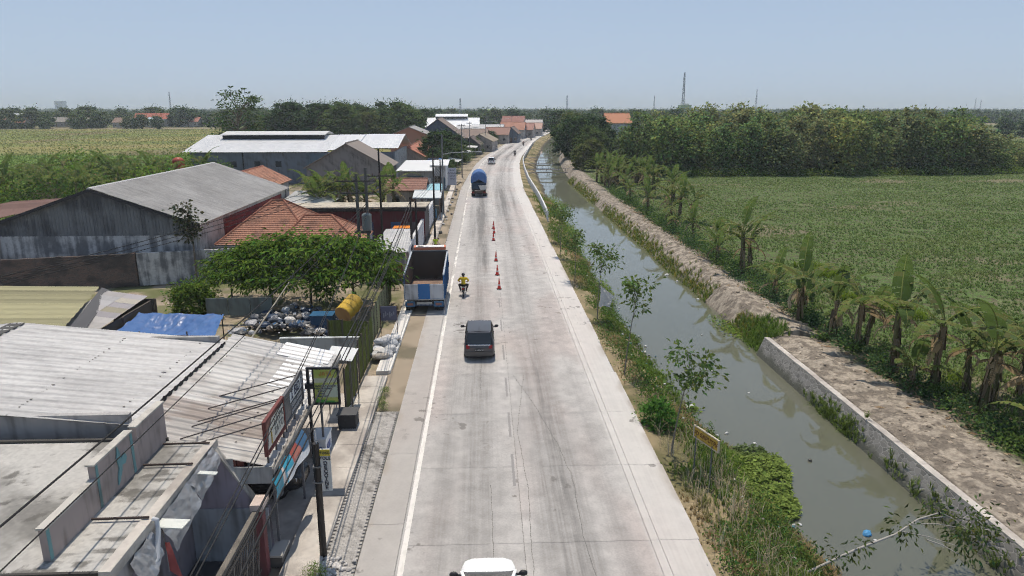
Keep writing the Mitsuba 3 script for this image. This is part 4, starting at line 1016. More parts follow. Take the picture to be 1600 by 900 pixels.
tufts(W, x, y, z, .38, 9, .04, A([.10, .14, .035]) * rs.uniform(.7, 1.3, (N, 1)), rs, .4, .5, .6); W.add('wall_weeds', 'leaf', label='weeds growing out of the stone canal wall', kind='stuff')
# floating water plants
W = MB(); N = 7600; a = rs.uniform(0, 6.28, N); q = np.sqrt(rs.random(N)); x = 11.6 + q * np.cos(a) * 1.75 * (1 + .25 * np.sin(a * 3)); y = 27.2 + q * np.sin(a) * 3.4; k = meshkit.fbm(np.c_[x * .8, y * .6, 0 * x], 3, 3); ok = (x > left_edge(y) - .9) & (k + .45 * (1 - q) > .40); x, y, k = x[ok], y[ok], k[ok]
far = np.clip((y - 28.6) / 1.0, 0, 1)[:, None]; colr = A([.155, .205, .055]) * (1 - far) + A([.10, .135, .06]) * far
leaves(W, np.c_[x, y, np.maximum(height(x, y), WATER) + .04 + rs.uniform(0, .34, len(x)) * meshkit.fbm(np.c_[x * 2.5, y * 2.5, 0 * x], 2, 9)], np.c_[rs.normal(size=(len(x), 2)), rs.uniform(-.1, .7, len(x))], rs.uniform(.10, .24, len(x)), rs.uniform(.08, .2, len(x)), tint(len(x), (1, 1, 1), .2, .1, rs).clip(0, 2) * colr if False else np.clip(colr * (1 + .25 * rs.normal(size=(len(x), 1))), .02, .5), .8, rs)
for (cx_, cy_, sx, sy, n_) in ((19.2 - 1.2, 48.5, .7, 2.2, 260), (11.2, 34.5, .5, .4, 40), (10.9, 60, .5, 4, 200), (11.3, 90, .9, 9, 900), (11.9, 118, 1.2, 9, 900)):
    xx, yy = cx_ + rs.normal(size=n_) * sx * .6, cy_ + rs.normal(size=n_) * sy * .6; ok = (xx > left_edge(yy) - .4) & (xx < 18.6)
    xx, yy = xx[ok], yy[ok]; leaves(W, np.c_[xx, yy, np.maximum(height(xx, yy), WATER) + .06], np.c_[rs.normal(size=(len(xx), 2)), rs.uniform(0, .5, len(xx))], .22, .18, tint(len(xx), (.12, .17, .035), .25, .1, rs), .8, rs)
W.add('water_plants', 'leaf', label='bright green floating water plants by the left bank', kind='stuff')
# the field on the right
W = MB(); N = 78000; u = rs.random(N); y = 27 + 131 * u ** 1.15; x = 23.8 + (3 + y * 1.06) * rs.random(N); k = meshkit.fbm(np.c_[x * .06, y * .12, 0 * x], 4, 8); k2 = meshkit.fbm(np.c_[x * .2, y * .3, 0 * x], 3, 5); ok = (rs.random(N) > 3.0 * (k - .5)) & (k2 > .26) & (y < 156); x, y, k2 = x[ok], y[ok], k2[ok]
yel = np.clip((k2 - .5) * 4, 0, 1)[:, None]; colr = A([.102, .15, .047]) * (1 - yel) + A([.145, .182, .063]) * yel
tufts(W, x, y, height(x, y) - .03, .20 + .2 * k2, 5, .06, colr * rs.uniform(.75, 1.25, (len(x), 1)), rs, .5, .5, .6); W.add('field_crop', 'leaf', label='young green crop rows in the field right of the canal', kind='stuff')
W = MB(); N = 2600; y = rs.uniform(34, 64, N); x = 24.6 + rs.random(N) * 7.5; k = meshkit.fbm(np.c_[x * .16, y * .12, 0 * x], 3, 21); q = k > .52; x, y = x[q], y[q]; tufts(W, x, y, height(x, y), .7, 12, .04, A([.12, .17, .022]) * rs.uniform(.8, 1.2, (len(x), 1)), rs, .4, .5, .5); W.add('lush_grass', 'leaf', label='lush yellow green grass patches behind the banana plants', kind='stuff')
# the rice and grass fields on the left
W = MB(); N = 24000; y = 88 + 150 * rs.random(N); x = -50 - 175 * rs.random(N) ** 1.3; tufts(W, x, y, height(x, y), .32, 6, .10, A([.075, .125, .028]) * rs.uniform(.8, 1.25, (N, 1)), rs, .8, .4, .4)
N = 22000; y = 235 + 275 * rs.random(N); x = -34 - 420 * rs.random(N); k = meshkit.fbm(np.c_[x * .02, y * .03, 0 * x], 3, 2)[:, None]; tufts(W, x, y, height(x, y), .45, 5, .2, (A([.20, .185, .075]) * k + A([.12, .15, .05]) * (1 - k)) * rs.uniform(.75, 1.3, (N, 1)), rs, .9, .4, .5)
W.add('field_grass', 'leaf', label='green rice and yellowed grass on the left fields', kind='stuff')
# undergrowth below the banana row
W = MB(); y = np.r_[24 + 100 * rs.random(300) ** .95]; x = 22.9 + rs.normal(size=len(y)) * .65 + np.interp(y, [24, 35, 60], [1.2, .4, 0]); n = 70; s_ = rs.uniform(.4, 1.15, len(y)) * np.interp(y, [45, 60], [.8, 1.6])
q = rs.normal(size=(len(y) * n, 3)) * [.42, .42, .30] * np.repeat(s_, n)[:, None]; P = np.repeat(np.c_[x, y, height(x, y) + .45 * s_], n, 0) + q; P[:, 2] = np.maximum(P[:, 2], np.repeat(height(x, y), n) + .04)
tone = np.repeat(np.where(rs.random((len(y), 1)) < .55, A([[.045, .085, .035]]), A([[.075, .12, .03]])), n, 0); leaves(W, P, unit(q) + rs.normal(size=q.shape) * .5 - [0, 0, .15], .19, .12, np.clip(tone * (1 + .28 * rs.normal(size=(len(P), 1))), .01, .4), .6, rs)
W.add('undergrowth', 'leaf', label='low leafy undergrowth between the dirt track and the banana plants', kind='stuff')
W = MB(); y = rs.uniform(22, 110, 900); x = 22.6 + rs.normal(size=900) * .9 + np.interp(y, [24, 35, 60], [1.2, .4, 0]); P = np.c_[x, y, height(x, y) + .02]; leaves(W, P, np.c_[rs.normal(size=(900, 2)), rs.uniform(-.05, .25, 900)], rs.uniform(.2, .6, 900), .12, tint(900, (.27, .20, .13), .3, .05, rs), .9, rs); W.add('leaf_litter', 'leaf', label='dry fallen banana leaf scraps along the dirt track edge', kind='stuff')

# banana plants along the track
for i, (x, y, H, n, lab, g) in enumerate([
        (22.2, 46.6, 2.7, 7, 'banana plant at the inner corner of the dirt track where the stone wall begins', 0),
        (23.2, 43.6, 2.2, 6, 'banana plant with sunlit tattered leaf, second from the stone wall end', 0),
        (23.2, 40.4, 2.9, 6, 'slender banana plant with torn grey green leaves before the lush grass', 0),
        (23.1, 36.4, 3.4, 5, 'tall banana plant with two upright leaves against the field', 0),
        (24.3, 34.4, 3.5, 7, 'thick stemmed banana plant wrapped in brown dry sheaths', 0),
        (24.7, 31.2, 3.0, 7, 'banana plant with a broad arching leaf over the dirt track', 0),
        (25.0, 28.4, 3.1, 8, 'large banana plant at the right picture edge above the litter', 0),
        (26.9, 30.6, 3.4, 7, 'banana plant behind the others at the right picture edge', 0),
        (25.6, 25.6, 2.5, 7, 'banana plant with broad drooping leaves near the bottom right', 0),
        (23.2, 60.4, 3.6, 8, 'lone tall banana plant with spreading leaves halfway along the track', 0),
        (24.3, 61.4, 2.6, 6, 'shorter banana plant just right of the lone tall one', 0),
        (24.9, 91.5, 3.4, 8, 'banana plant cluster beside the track in front of the field edge', 1), (26.2, 92.6, 3.0, 7, 'banana plant cluster beside the track in front of the field edge', 1), (27.6, 91.0, 2.6, 6, 'banana plant cluster beside the track in front of the field edge', 1)]):
    banana(x, y, H * .84, 1.38, lab, max(5, n - 1), 4 if i not in (9, 10) else 2, 'banana plants along the canal track' if not g else 'banana cluster by the field edge')
for x, y, H, lab in ((24.4, 41.6, 2.3, 'banana plant a little behind the slender torn one'), (23.3, 34.9, 1.2, 'short banana sucker at the foot of the thick stemmed plant'), (25.8, 34.0, 2.4, 'banana plant right behind the thick stemmed one'), (26.2, 32.4, 2.6, 'banana plant with dry brown skirt behind the arching leaf'), (24.4, 26.9, 1.5, 'low banana sucker over the leaf litter at the bottom right'), (28.3, 33.4, 2.8, 'farther banana plant cut by the right picture edge'), (23.4, 48.6, 1.4, 'small banana plant just past the corner of the track'), (23.0, 53, 1.6, 'small banana plant by itself between corner and lone tall plant'), (24.5, 71, 1.8, 'banana plant halfway to the field edge cluster')):
    banana(x, y, H, 1.1, lab, 6, 3, 'banana plants along the canal track')
for k in range(24): banana(22.5 + 10 * R.random(), 112 + 32 * R.random(), R.uniform(1.6, 3.2), 1.35, 'banana plant in the dense clump on the bank before the bushes', 8, 3, 'banana plants in the clump on the right bank')
for x, y, H, lab in ((22.8, 66, 1.5, 'small banana plant just beyond the lone tall pair'), (23.6, 77, 2.0, 'banana plant second from the field edge cluster'), (22.9, 83, 1.6, 'low banana plant by the track before the field edge cluster'), (23.8, 87.5, 2.3, 'banana plant next before the field edge cluster'), (23.2, 98, 2.2, 'banana plant just past the field edge cluster'), (24.5, 104, 2.6, 'banana plant between the field edge cluster and the dense clump'), (23.0, 109, 2.2, 'banana plant at the near end of the dense clump')):
    banana(x, y, H, 1.15, lab, 6, 3, 'banana plants along the canal track')
for k in range(14): banana(-21.8 + 10.5 * R.random() + .0, 84.5 + 8 * R.random(), R.uniform(2.4, 3.8), 1.45, 'banana plant behind the maroon building roof', 7, 3, 'banana plants behind the maroon building')
for k in range(34): banana(-82 + 34 * R.random(), 96 + 36 * R.random(), R.uniform(2.0, 3.2), 1.65, 'banana plant in the grove behind the warehouse roof', 6, 2, 'banana plants in the left grove')

# shrubs and trees of the left grove, the yard and the verge
SH = [tree_parts(40 + i, 3.4, 2.2, .3, dome_, 34, 26, .30, .15, c, clump=.55, trunk_r=.06) for i, c in enumerate((LIME, (.08, .13, .03), GREEN))]
for k in range(44): plant('shrub', SH[R.integers(3)], 'leafy green shrub in the grove behind the warehouse', 'shrub', -92 + 46 * R.random(), 84 + 50 * R.random(), 'shrubs in the left grove', R.uniform(1.0, 1.9))
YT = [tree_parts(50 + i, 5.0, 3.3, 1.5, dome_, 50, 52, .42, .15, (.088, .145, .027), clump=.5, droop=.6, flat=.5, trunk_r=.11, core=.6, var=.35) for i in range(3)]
for x, y, s, lab in ((-9.6, 49.6, 1.02, 'bright green leafy tree beside the pale fence, nearest to the road'), (-12.9, 50.4, 1.08, 'bright green leafy tree in the middle of the rubbish yard'), (-16.2, 51.6, .95, 'bright green leafy tree in front of the tiled roof, left of the middle one'), (-19.3, 52.2, .72, 'small thin bright green tree before the streaked wall')):
    plant('yard_tree', YT[R.integers(3)], lab, 'tree', x, y, None, s, z=0)
plant('shrub', tree_parts(61, 2.3, 1.5, .1, dome_, 60, 60, .24, .11, (.085, .13, .025), clump=.33, trunk_r=.04, core=.8), 'round yellow green bush behind the blue tarpaulin', 'shrub', -20.4, 47.8, None, 1.0, z=0)
plant('shrub', tree_parts(62, 1.15, .72, .05, dome_, 36, 46, .13, .07, (.055, .125, .025), clump=.2, trunk_r=.03, core=.7), 'dense round green bush on the left canal bank', 'shrub', 8.0, 29.9, None, 1.0)
plant('thin_tree', tree_parts(63, 4.4, .55, 2.6, column, 16, 22, .22, .16, (.045, .05, .028), clump=.22, trunk_r=.07), 'thin dark leaved tree at the right corner of the warehouse gable', 'tree', -24.0, 57.6, None, 1.5, z=0)
plant('shrub', SH[2], 'dark shrub at the foot of the shed wall beside the dump truck', 'shrub', -8.6, 56.5, None, .42, z=0)
for x, y, s in ((-5.0, 31.8, .12), (-5.25, 32.6, .1), (-5.2, 33.5, .13), (-5.35, 19.0, .16)): plant('weed', SH[0], 'small green weed in the gap along the pavement edge', 'weed', x, y, 'weeds in the pavement gap', s, z=-.02)

# saplings of the left bank
SAP = [((7.9, 26.9), 5.0, .95, (.5, .1), 'sapling with a spreading dark crown behind the yellow sign'), ((7.76, 36.4), 5.6, .75, (.55, .0), 'thin sapling with leafy tufts hanging over the water'), ((7.94, 47.2), 5.2, .95, (.25, .0), 'sapling with a full round crown beside the plastic sack'), ((7.68, 57.6), 4.2, .7, (.1, 0), 'small straight sapling between two taller ones'), ((7.53, 68), 4.6, .85, (.1, 0), 'sapling standing on a bare soil mound'), ((8.2, 76), 4.2, .8, (.1, 0), 'sapling near the end of the white railing')]
for i, ((x, y), H, r, ln, lab) in enumerate(SAP):
    plant('sapling', tree_parts(70 + i, H, r, H * .66, (lambda u: 1.25 - .5 * u) if i != 1 else (lambda u: .55 + .9 * abs(u - .4)), 11 if i != 1 else 9, 38, .27, .145, (.085, .125, .038), clump=.28, droop=.25, lean=ln, trunk_r=.045, tr=(.17, .155, .13)), lab, 'sapling', x, y, None, 1.0, ang=0)
# fallen leaning sapling across the bottom right
t = thing('leaning_branch', 'leafy branch leaning low over the canal at the bottom right', 'branch')
m, lf = MB(), MB(); st = [(10.6, 19.9, -.9), (12.4, 20.2, -.25), (14.0, 20.5, .15), (14.9, 20.8, .5), (15.8, 21.0, .62)]
m.tube(st, [.05, .045, .035, .03, .02], (.36, .34, .31), 7)
tw = [((14.6, 20.7, .4), (16.4, 20.5, .3)), ((14.9, 20.8, .5), (16.9, 21.0, .35)), ((14.2, 20.55, .2), (15.9, 20.0, -.05)), ((14.9, 20.2, .1), (15.7, 19.6, -.1)), ((15.8, 21, .62), (16.7, 20.7, .1))]
for p, q in tw: m.tube([p, (A(p) + A(q)) / 2 + [0, .05, .05], q], [.022, .017, .01], (.36, .34, .31), 5)
for p, k, sp in (((11.0, 20, -.6), 50, .35), ((11.9, 20.1, -.3), 40, .28), ((12.7, 20.2, -.1), 26, .18), ((14.2, 20.6, .35), 66, .26), ((15.6, 21.1, .6), 44, .22), ((16.3, 20.5, .35), 90, .36), ((16.9, 20.9, .4), 110, .40), ((16.0, 19.9, 0), 60, .3), ((16.6, 19.9, .2), 80, .34), ((10.4, 19.7, -.7), 80, .4)):
    q = R.normal(size=(k, 3)) * sp; leaves(lf, A(p) + q, unit(q) * .6 - [0, 0, .55] + R.normal(size=(k, 3)) * .3, R.uniform(.17, .27, k), .085, tint(k, (.062, .085, .03), .3, .15), .5)
m.add('stem', 'matte', t, smooth=True); lf.add('foliage', 'leaf', t)

# the plantation of big leaved trees
TKC = [(.155, .185, .072), (.13, .175, .062), (.18, .195, .08), (.115, .165, .062), (.16, .17, .08), (.11, .15, .058), (.185, .205, .07), (.14, .16, .075)]
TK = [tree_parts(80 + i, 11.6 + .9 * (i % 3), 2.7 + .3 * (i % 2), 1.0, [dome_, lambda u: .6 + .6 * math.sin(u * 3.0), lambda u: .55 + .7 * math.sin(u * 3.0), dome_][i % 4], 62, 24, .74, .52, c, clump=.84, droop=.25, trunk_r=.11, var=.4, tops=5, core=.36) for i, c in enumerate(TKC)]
for row, (yy, xa, xb) in enumerate(((159, 41, 137), (165, 38, 141), (172, 42, 146), (181, 44, 150), (192, 60, 150))):
    x = xa
    while x < xb:
        edge = np.clip((xb - x) / 26, .45, 1); h = R.uniform(.72, 1.04) if row < 2 else R.uniform(.9, 1.12)
        plant('plantation_tree', TK[R.integers(8)], 'big leaved plantation tree in the dense block beyond the field', 'tree', x + R.normal() * 1.2, yy + .11 * (x - 90) * (x > 90) + R.normal() * 1.6, 'plantation trees beyond the field', R.uniform(.85, 1.15) * edge ** .5, sz=h * edge); x += R.uniform(3.2, 6.2)
W = MB(); N = 900; x = rs.uniform(36, 140, N); y = 155.5 + .11 * (x - 90) * (x > 90) + rs.normal(size=N) * 1.3; s_ = rs.uniform(.4, 1.1, N); q = rs.normal(size=(N * 16, 3)) * np.repeat(np.c_[.7 * s_, .5 * s_, .5 * s_], 16, 0); P = np.repeat(np.c_[x, y, height(x, y) + .55 * s_], 16, 0) + q
leaves(W, P, q + [0, 0, .3], .5, .28, np.repeat(tint(N, (.095, .135, .035), .25, .12, rs), 16, 0), .5, rs); W.add('forest_edge_weeds', 'leaf', label='weeds and low shrubs at the foot of the plantation', kind='stuff')
# trees on the right bank in the middle distance
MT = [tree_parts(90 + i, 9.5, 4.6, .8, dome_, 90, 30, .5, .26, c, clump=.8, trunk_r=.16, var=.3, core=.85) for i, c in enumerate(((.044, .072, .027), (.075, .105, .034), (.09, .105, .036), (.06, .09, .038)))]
for x, y, s, v, lab in ((25.5, 204, 1.2, 0, 'dark rounded tree overhanging the canal where the road bends'), (29, 190, 1.0, 1, 'green tree behind the bushes at the canal bend'), (34, 215, 1.25, 0, 'dark tree left of the house with the orange roof'), (24, 168, .62, 2, 'olive green bush hanging over the footbridges'), (27, 178, .7, 2, 'yellow green bushy tree right of the footbridges'), (38, 180, 1.0, 1, 'tree behind the banana clump, left of the plantation'), (30, 240, 1.25, 1, 'tall tree at the canal bend in front of far roofs'), (36, 290, 1.3, 2, 'tree with sparse rounded top clumps beyond the bend'), (43, 300, 1.25, 3, 'tree beyond the bend, left of the orange roof'), (34, 165, .55, 2, 'low bush at the near left corner of the plantation'), (58, 225, 1.1, 2, 'tree right of the house with the orange roof'), (47, 205, .55, 3, 'low tree in front of the house with the orange roof'), (37, 330, 1.4, 0, 'dark tree closing the view at the end of the road')):
    plant('bank_tree', MT[v], lab, 'tree', x, y, None, s)
# trees left of the road
TT = tree_parts(99, 17.5, 3.9, 3.0, lambda u: .55 + .6 * math.sin(u * 2.9), 80, 22, .75, .38, (.05, .078, .028), clump=.75, flat=.35, trunk_r=.3, droop=.1, tops=3)
plant('shade_tree', TT, 'tall open crowned tree standing above the fields behind the long warehouse', 'tree', -57, 168, None, 1.06)
for i in range(26): plant('woodland_tree', MT[R.integers(4)], 'broad green tree in the woodland behind the long warehouse roof', 'tree', -98 + 74 * (i + R.random()) / 26, 262 + 60 * R.random(), 'woodland trees behind the long warehouse', R.uniform(1.15, 1.75) * (.62 if i < 8 else 1))
for x, y, s, v, lab in ((-10.4, 166, .95, 0, 'dark green tree beside the lamp post left of the road'), (-9.2, 150, .62, 3, 'low bushy tree above the white shop roofs'), (-7.6, 139, .42, 1, 'green bush behind the grey notice board'), (-7.2, 185, .6, 1, 'roadside tree between shop awnings'), (-3.0, 228, .5, 1, 'roadside bush before the parked dark car')): plant('roadside_tree', MT[v], lab, 'tree', x, y, None, s)
for i, (y, o, s, v) in enumerate(((176, 9.5, .5, 1), (196, 9.0, .42, 2), (206, 11.5, .7, 0), (218, 8.6, .38, 3), (236, 9.5, .5, 1), (262, 9.0, .45, 2), (284, 9.5, .55, 0), (300, 8.8, .45, 1), (322, 9.5, .6, 3), (345, 10, .6, 0))):
    plant('street_tree', MT[v], ['street tree just beyond the white shop', 'low street tree behind the white car', 'taller street tree behind the small awning', 'small street tree near the dark shop front', 'street tree before the beige brown roof', 'street tree beside the dark parked car', 'dark street tree past the reddish brown roof', 'street tree before the blue grey gable', 'street tree on the bend', 'dark street tree near the end of the road'][i], 'tree', float(cx(y)) - o, y, None, s)
for i in range(10): plant('roadside_shrub', SH[R.integers(3)], 'green shrub among the roadside shops near the bend', 'shrub', cx(190 + 17 * i) - 8.5 + R.normal() * 1, 190 + 17 * i, 'shrubs by the far roadside shops', R.uniform(.7, 1.2))
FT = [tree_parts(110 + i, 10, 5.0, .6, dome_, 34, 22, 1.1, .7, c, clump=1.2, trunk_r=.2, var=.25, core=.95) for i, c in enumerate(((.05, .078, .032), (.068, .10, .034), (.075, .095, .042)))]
for i in range(240):
    plant('village_tree', FT[R.integers(3)], 'dark green tree of the far village beyond the left field', 'tree', -640 + 545 * (i + R.random()) / 240, 520 + 150 * R.random(), 'village trees beyond the left field', R.uniform(.6, 1.05) if i % 3 else R.uniform(1.05, 1.45))
for i in range(60):
    plant('bend_tree', FT[R.integers(3)], 'tree among the far roofs beyond the bend of the road', 'tree', -70 + 240 * (i + R.random()) / 60, 430 + 240 * R.random(), 'trees beyond the bend', R.uniform(.7, 1.3))
for x, y, s in ((262, 350, .9), (276, 356, .75), (290, 352, .8), (300, 366, .6), (255, 362, .55), (310, 350, .5)): plant('field_tree', FT[0], 'dark tree in the far field right of the plantation', 'tree', x, y, 'trees in the far right field', s)
W = MB(); N = 4200; y = 680 + 2600 * rs.random(N) ** 1.6; x = (rs.random(N) * 2 - 1) * y * .95 + .03 * y; k = meshkit.fbm(np.c_[x * .002, y * .006, 0 * x], 3, 5); q = (k > .40) & (np.abs(x - .12 * y) > 0); x, y = x[q], y[q]; n = 34
s_ = rs.uniform(3.0, 6.0, len(x)); hh = rs.uniform(4.5, 9.5, len(x)); q = unit(rs.normal(size=(len(x) * n, 3))) * rs.uniform(.5, 1, (len(x) * n, 1)); P = np.repeat(np.c_[x, y, .55 * hh], n, 0) + q * np.repeat(np.c_[s_, s_, .48 * hh], n, 0)
leaves(W, P, q + rs.normal(size=q.shape) * .6, 4.4, 3.4, np.repeat(tint(len(x), (.045, .068, .028), .2, .1, rs), n, 0) * rs.uniform(.88, 1.12, (len(P), 1)), .6, rs); W.add('far_trees', 'leaf', label='far tree belts on the plain out to the horizon', kind='stuff')

# ---------------------------------------------------------------- vehicles
def loft(mb, st, c, m):
    """st: list of (y, [(x, z), ...]) half sections from the bottom middle to the top middle, mirrored and closed at both ends."""
    rings = []
    for y, h in st:
        r = [(x, y, z) for x, z in h] + [(-x, y, z) for x, z in reversed(h[1:-1])]; rings.append(r)
    n = len(rings[0]); v = A(rings, float).reshape(-1, 3); f = [[i * n + j, i * n + (j + 1) % n, (i + 1) * n + (j + 1) % n, (i + 1) * n + j] for i in range(len(st) - 1) for j in range(n)]
    f = [[a, b_, c_] for a, b_, c_, d in f] + [[a, c_, d] for a, b_, c_, d in f]
    for e in (0, len(st) - 1): f += [[e * n, e * n + j, e * n + j + 1] for j in range(1, n - 1)]
    return mb.put(moved(m, v), f, c)


def wheel(t, x, y, r, w, m, rim=(.45, .46, .47)):
    o = lambda q: moved(m, A([q], float))[0]
    k = MB().tube([o((x - w / 2, y, r)), o((x - w * .42, y, r)), o((x + w * .42, y, r)), o((x + w / 2, y, r))], [r * .9, r, r, r * .9], (.018, .018, .019), 20).add('wheel', 'matte', t)
    MB().tube([o((x - w / 2 - .012, y, r)), o((x + w / 2 + .012, y, r))], r * .62, rim, 14).add('rim', 'satin', k)


def car(label, x, y, a, paint, L=4.5, w=.88, h=1.72, z0=0, plate=True, name='car', group=None, trim=(.02, .02, .022), lamps=True):
    """A people carrier, its front towards +y before the turn a."""
    t = thing(name, label, 'car', group); m = rot(a, x, y, z0); hl = L / 2; b = MB()
    def sec(w_, zb, zt, k=.93): return [(0, zb), (w_ * .86, zb), (w_ * .99, zb + .12), (w_, (zb + zt) / 2), (w_ * .975, zt - .10), (w_ * k, zt - .02), (w_ * k * .8, zt + .015), (0, zt + .03)]
    loft(b, [(-hl, sec(w * .86, .42, .80)), (-hl + .05, sec(w * .94, .32, .93)), (-hl + .3, sec(w, .24, 1.0)), (-.9, sec(w, .22, 1.0)), (.6, sec(w, .22, .99)), (1.15, sec(w, .23, 1.0)), (hl - .6, sec(w * .965, .25, .93)), (hl - .3, sec(w * .90, .28, .88)), (hl - .1, sec(w * .76, .34, .80)), (hl, sec(w * .58, .42, .70))], paint, m)
    body = b.add('body', 'gloss', t, smooth=38)if False else put('body', mikit.ply(b.get()[:2], paint_bsdf(paint), smooth=38), t)
    yb, yf, rb, rf = -hl + .12, hl - .95, -hl + .38, hl - 2.05; wb, wr = w * .93, w * .76
    roof = MB(); loft(roof, [(rb - .10, [(0, h - .06), (wr * .9, h - .06), (wr * .93, h - .05), (wr * .9, h - .03), (0, h)]), (rb + .15, [(0, h - .07), (wr, h - .07), (wr * 1.03, h - .04), (wr * .95, h - .0), (0, h + .03)]), (rf - .2, [(0, h - .07), (wr, h - .07), (wr * 1.03, h - .04), (wr * .95, h - .0), (0, h + .03)]), (rf, [(0, h - .1), (wr * .92, h - .1), (wr * .96, h - .08), (wr * .9, h - .05), (0, h - .03)])], paint, m)
    rk = put('roof', mikit.ply(roof.get()[:2], paint_bsdf(paint), smooth=38), t)
    q = lambda *p: moved(m, A(p, float))
    zt, zw = h - .07, 1.0
    def pane(nm, p): c = q(*p); MB().put(c, [[0, 1, 2], [0, 2, 3]]).add(nm, 'window_glass', t)
    pane('rear_window', [(-wb * .88, yb, zw), (wb * .88, yb, zw), (wr * .9, rb - .06, zt), (-wr * .9, rb - .06, zt)])
    pane('windscreen', [(-wb * .95, yf, zw - .01), (wb * .95, yf, zw - .01), (wr * .93, rf, zt - .02), (-wr * .93, rf, zt - .02)])
    for s in (-1, 1): pane('side_window', [(s * wb, yb + .1, zw), (s * wb, yf, zw), (s * wr, rf, zt), (s * wr, rb - .04, zt)])
    pl = MB()
    for s in (-1, 1):
        for p0, p1 in (((s * wb * .97, yb, zw - .02), (s * wr * .97, rb - .06, zt)), ((s * wb, yf, zw - .02), (s * wr * .97, rf, zt)), ((s * (wb + .005), -.05, zw - .02), (s * (wr + .008), -.15, zt)), ((s * (wb + .005), -1.15, zw - .02), (s * (wr + .008), -1.1, zt))):
            pl.bar(q(p0)[0], q(p1)[0], .085, .06, paint if p0[1] < -2 or p0[1] > .8 else (.015, .015, .016))
    pl.add('pillar', 'gloss', t)
    MB().box(-wr * .93, wr * .93, rb - .26, rb - .06, h - .075, h - .035, paint, m).add('spoiler', 'gloss', rk)
    MB().box(-.012, .012, rb + .12, rb + .3, h + .03, h + .14, trim, m).add('aerial', 'satin', rk)
    MB().box(-w * .9, w * .9, -hl - .04, -hl + .12, .34, .58, A(paint) * .8, m).add('bumper', 'gloss', t)
    MB().box(-w * .8, w * .8, -hl - .03, -hl + .1, .24, .34, trim, m).add('bumper_insert', 'matte', t)
    MB().box(-w * .72, w * .72, -hl - .03, -hl + .06, .95, 1.0, (.66, .66, .66), m).add('chrome_strip', 'satin', t)
    for s in (-1, 1):
        MB().box(s * w * .62 - .20 * (s < 0) , s * w * .62 + .20 * (s > 0), -hl - .035, -hl + .09, .76, .95, (.24, .008, .014), m).add('tail_light', 'satin', t)
        MB().box(s * w * .62 - .18 * (s < 0), s * w * .62 + .18 * (s > 0), hl - .42, hl - .2, .66, .8, (.6, .62, .64), m).add('headlight', 'satin', t)
        mi_ = MB(); mi_.ball((0, 0, 0), (.13, .08, .09), trim if trim else paint, 2); v, f, c = mi_.get(); MB().put(moved(m, v + A([s * (w + .16), yf - .25, 1.08])), f, trim).bar(q((s * w * .95, yf - .22, 1.02))[0], q((s * (w + .1), yf - .25, 1.06))[0], .05, .05, trim).add('mirror', 'satin', t)
        for yy in (-hl + .85, hl - .88): wheel(t, s * (w - .10), yy, .325, .21, m)
    if plate:
        p = MB().box(-.25, .25, -hl - .055, -hl + .02, .62, .75, (.02, .02, .02), m).add('plate', 'satin', t)
        lettering(p, 'H 9108 ZB', .07, m @ plane((0, -hl - .058, .685), (1, 0, 0), (0, 0, 1)), (.5, .5, .5))
    return t


PAINTS = {}


def paint_bsdf(c):
    k = 'car_paint_' + '_'.join(f'{int(x * 1000)}' for x in c)
    if k not in scene: scene[k] = {'type': 'twosided', 'b': {'type': 'principled', 'base_color': rgb(*c), 'roughness': .28, 'specular': .5, 'clearcoat': .8, 'clearcoat_gloss': .92}}
    return k


car('dark grey people carrier driving away behind the motorcycle', -.37, 40.6, 0, (.055, .055, .06), 4.55, .90, 1.75)
car('white car driving away at the bottom edge of the road', .02, 16.85, 0, (.72, .73, .73), 4.1, .86, 1.52)
car('white people carrier far ahead of the blue tarpaulin truck', 2.05, 185.2, math.radians(-4), (.68, .69, .69), 4.5, .9, 1.75)
car('small dark car parked at the roadside far ahead near the bend', 3.4, 250, math.radians(-8), (.05, .055, .065), 4.4, .9, 1.8)
car('black car standing in the shade under the rusty awning', -8.75, 24.6, math.radians(-90), (.015, .015, .017), 3.6, .82, 1.5, trim=(.1, .1, .1))

# the parked dump truck
t = thing('dump_truck', 'blue and white dump truck with an empty rusty box parked on the verge', 'truck')
xa, xb, ya, yb = -5.78, -2.92, 48.4, 54.3; BL_, WH = (.035, .13, .30), (.50, .52, .55); xm = (xa + xb) / 2
box = MB().box(xa + .1, xb - .1, ya + .1, yb - .1, 1.02, 1.1, (.23, .15, .115)); box.add('bed_floor', 'weathered', t, label='rusty dusty load floor')
for s, x in ((-1, xa), (1, xb)):
    sd = MB().put([[x, ya, 1.0], [x, yb, 1.0], [x, yb, 3.25], [x, ya + .0, 2.75]] + [[x - s * .07, ya, 1.0], [x - s * .07, yb, 1.0], [x - s * .07, yb, 3.25], [x - s * .07, ya, 2.75]], [[0, 1, 2], [0, 2, 3], [4, 6, 5], [4, 7, 6], [3, 2, 6], [3, 6, 7], [0, 3, 7], [0, 7, 4], [1, 5, 6], [1, 6, 2]], BL_)
    k = sd.add('side_wall', 'weathered', t, label='blue side wall')
    MB().put([[x - s * .075, ya + .05, 1.1], [x - s * .075, yb - .08, 1.1], [x - s * .075, yb - .08, 3.2], [x - s * .075, ya + .05, 2.7]], [[0, 1, 2], [0, 2, 3]], (.10, .075, .06)).add('lining', 'weathered', k, label='rusty inner lining')
    for i in range(7): MB().box(x + s * .0 if s > 0 else x - .06, x + .06 if s > 0 else x, ya + .35 + i * .87, ya + .43 + i * .87, 1.0, 2.7 + .08 * i, A(BL_) * .8).add('rib', 'weathered', k)
    MB().bar((x - s * .03, ya, 2.79), (x - s * .03, yb, 3.29), .11, .08, (.40, .44, .48)).add('top_rail', 'weathered', k)
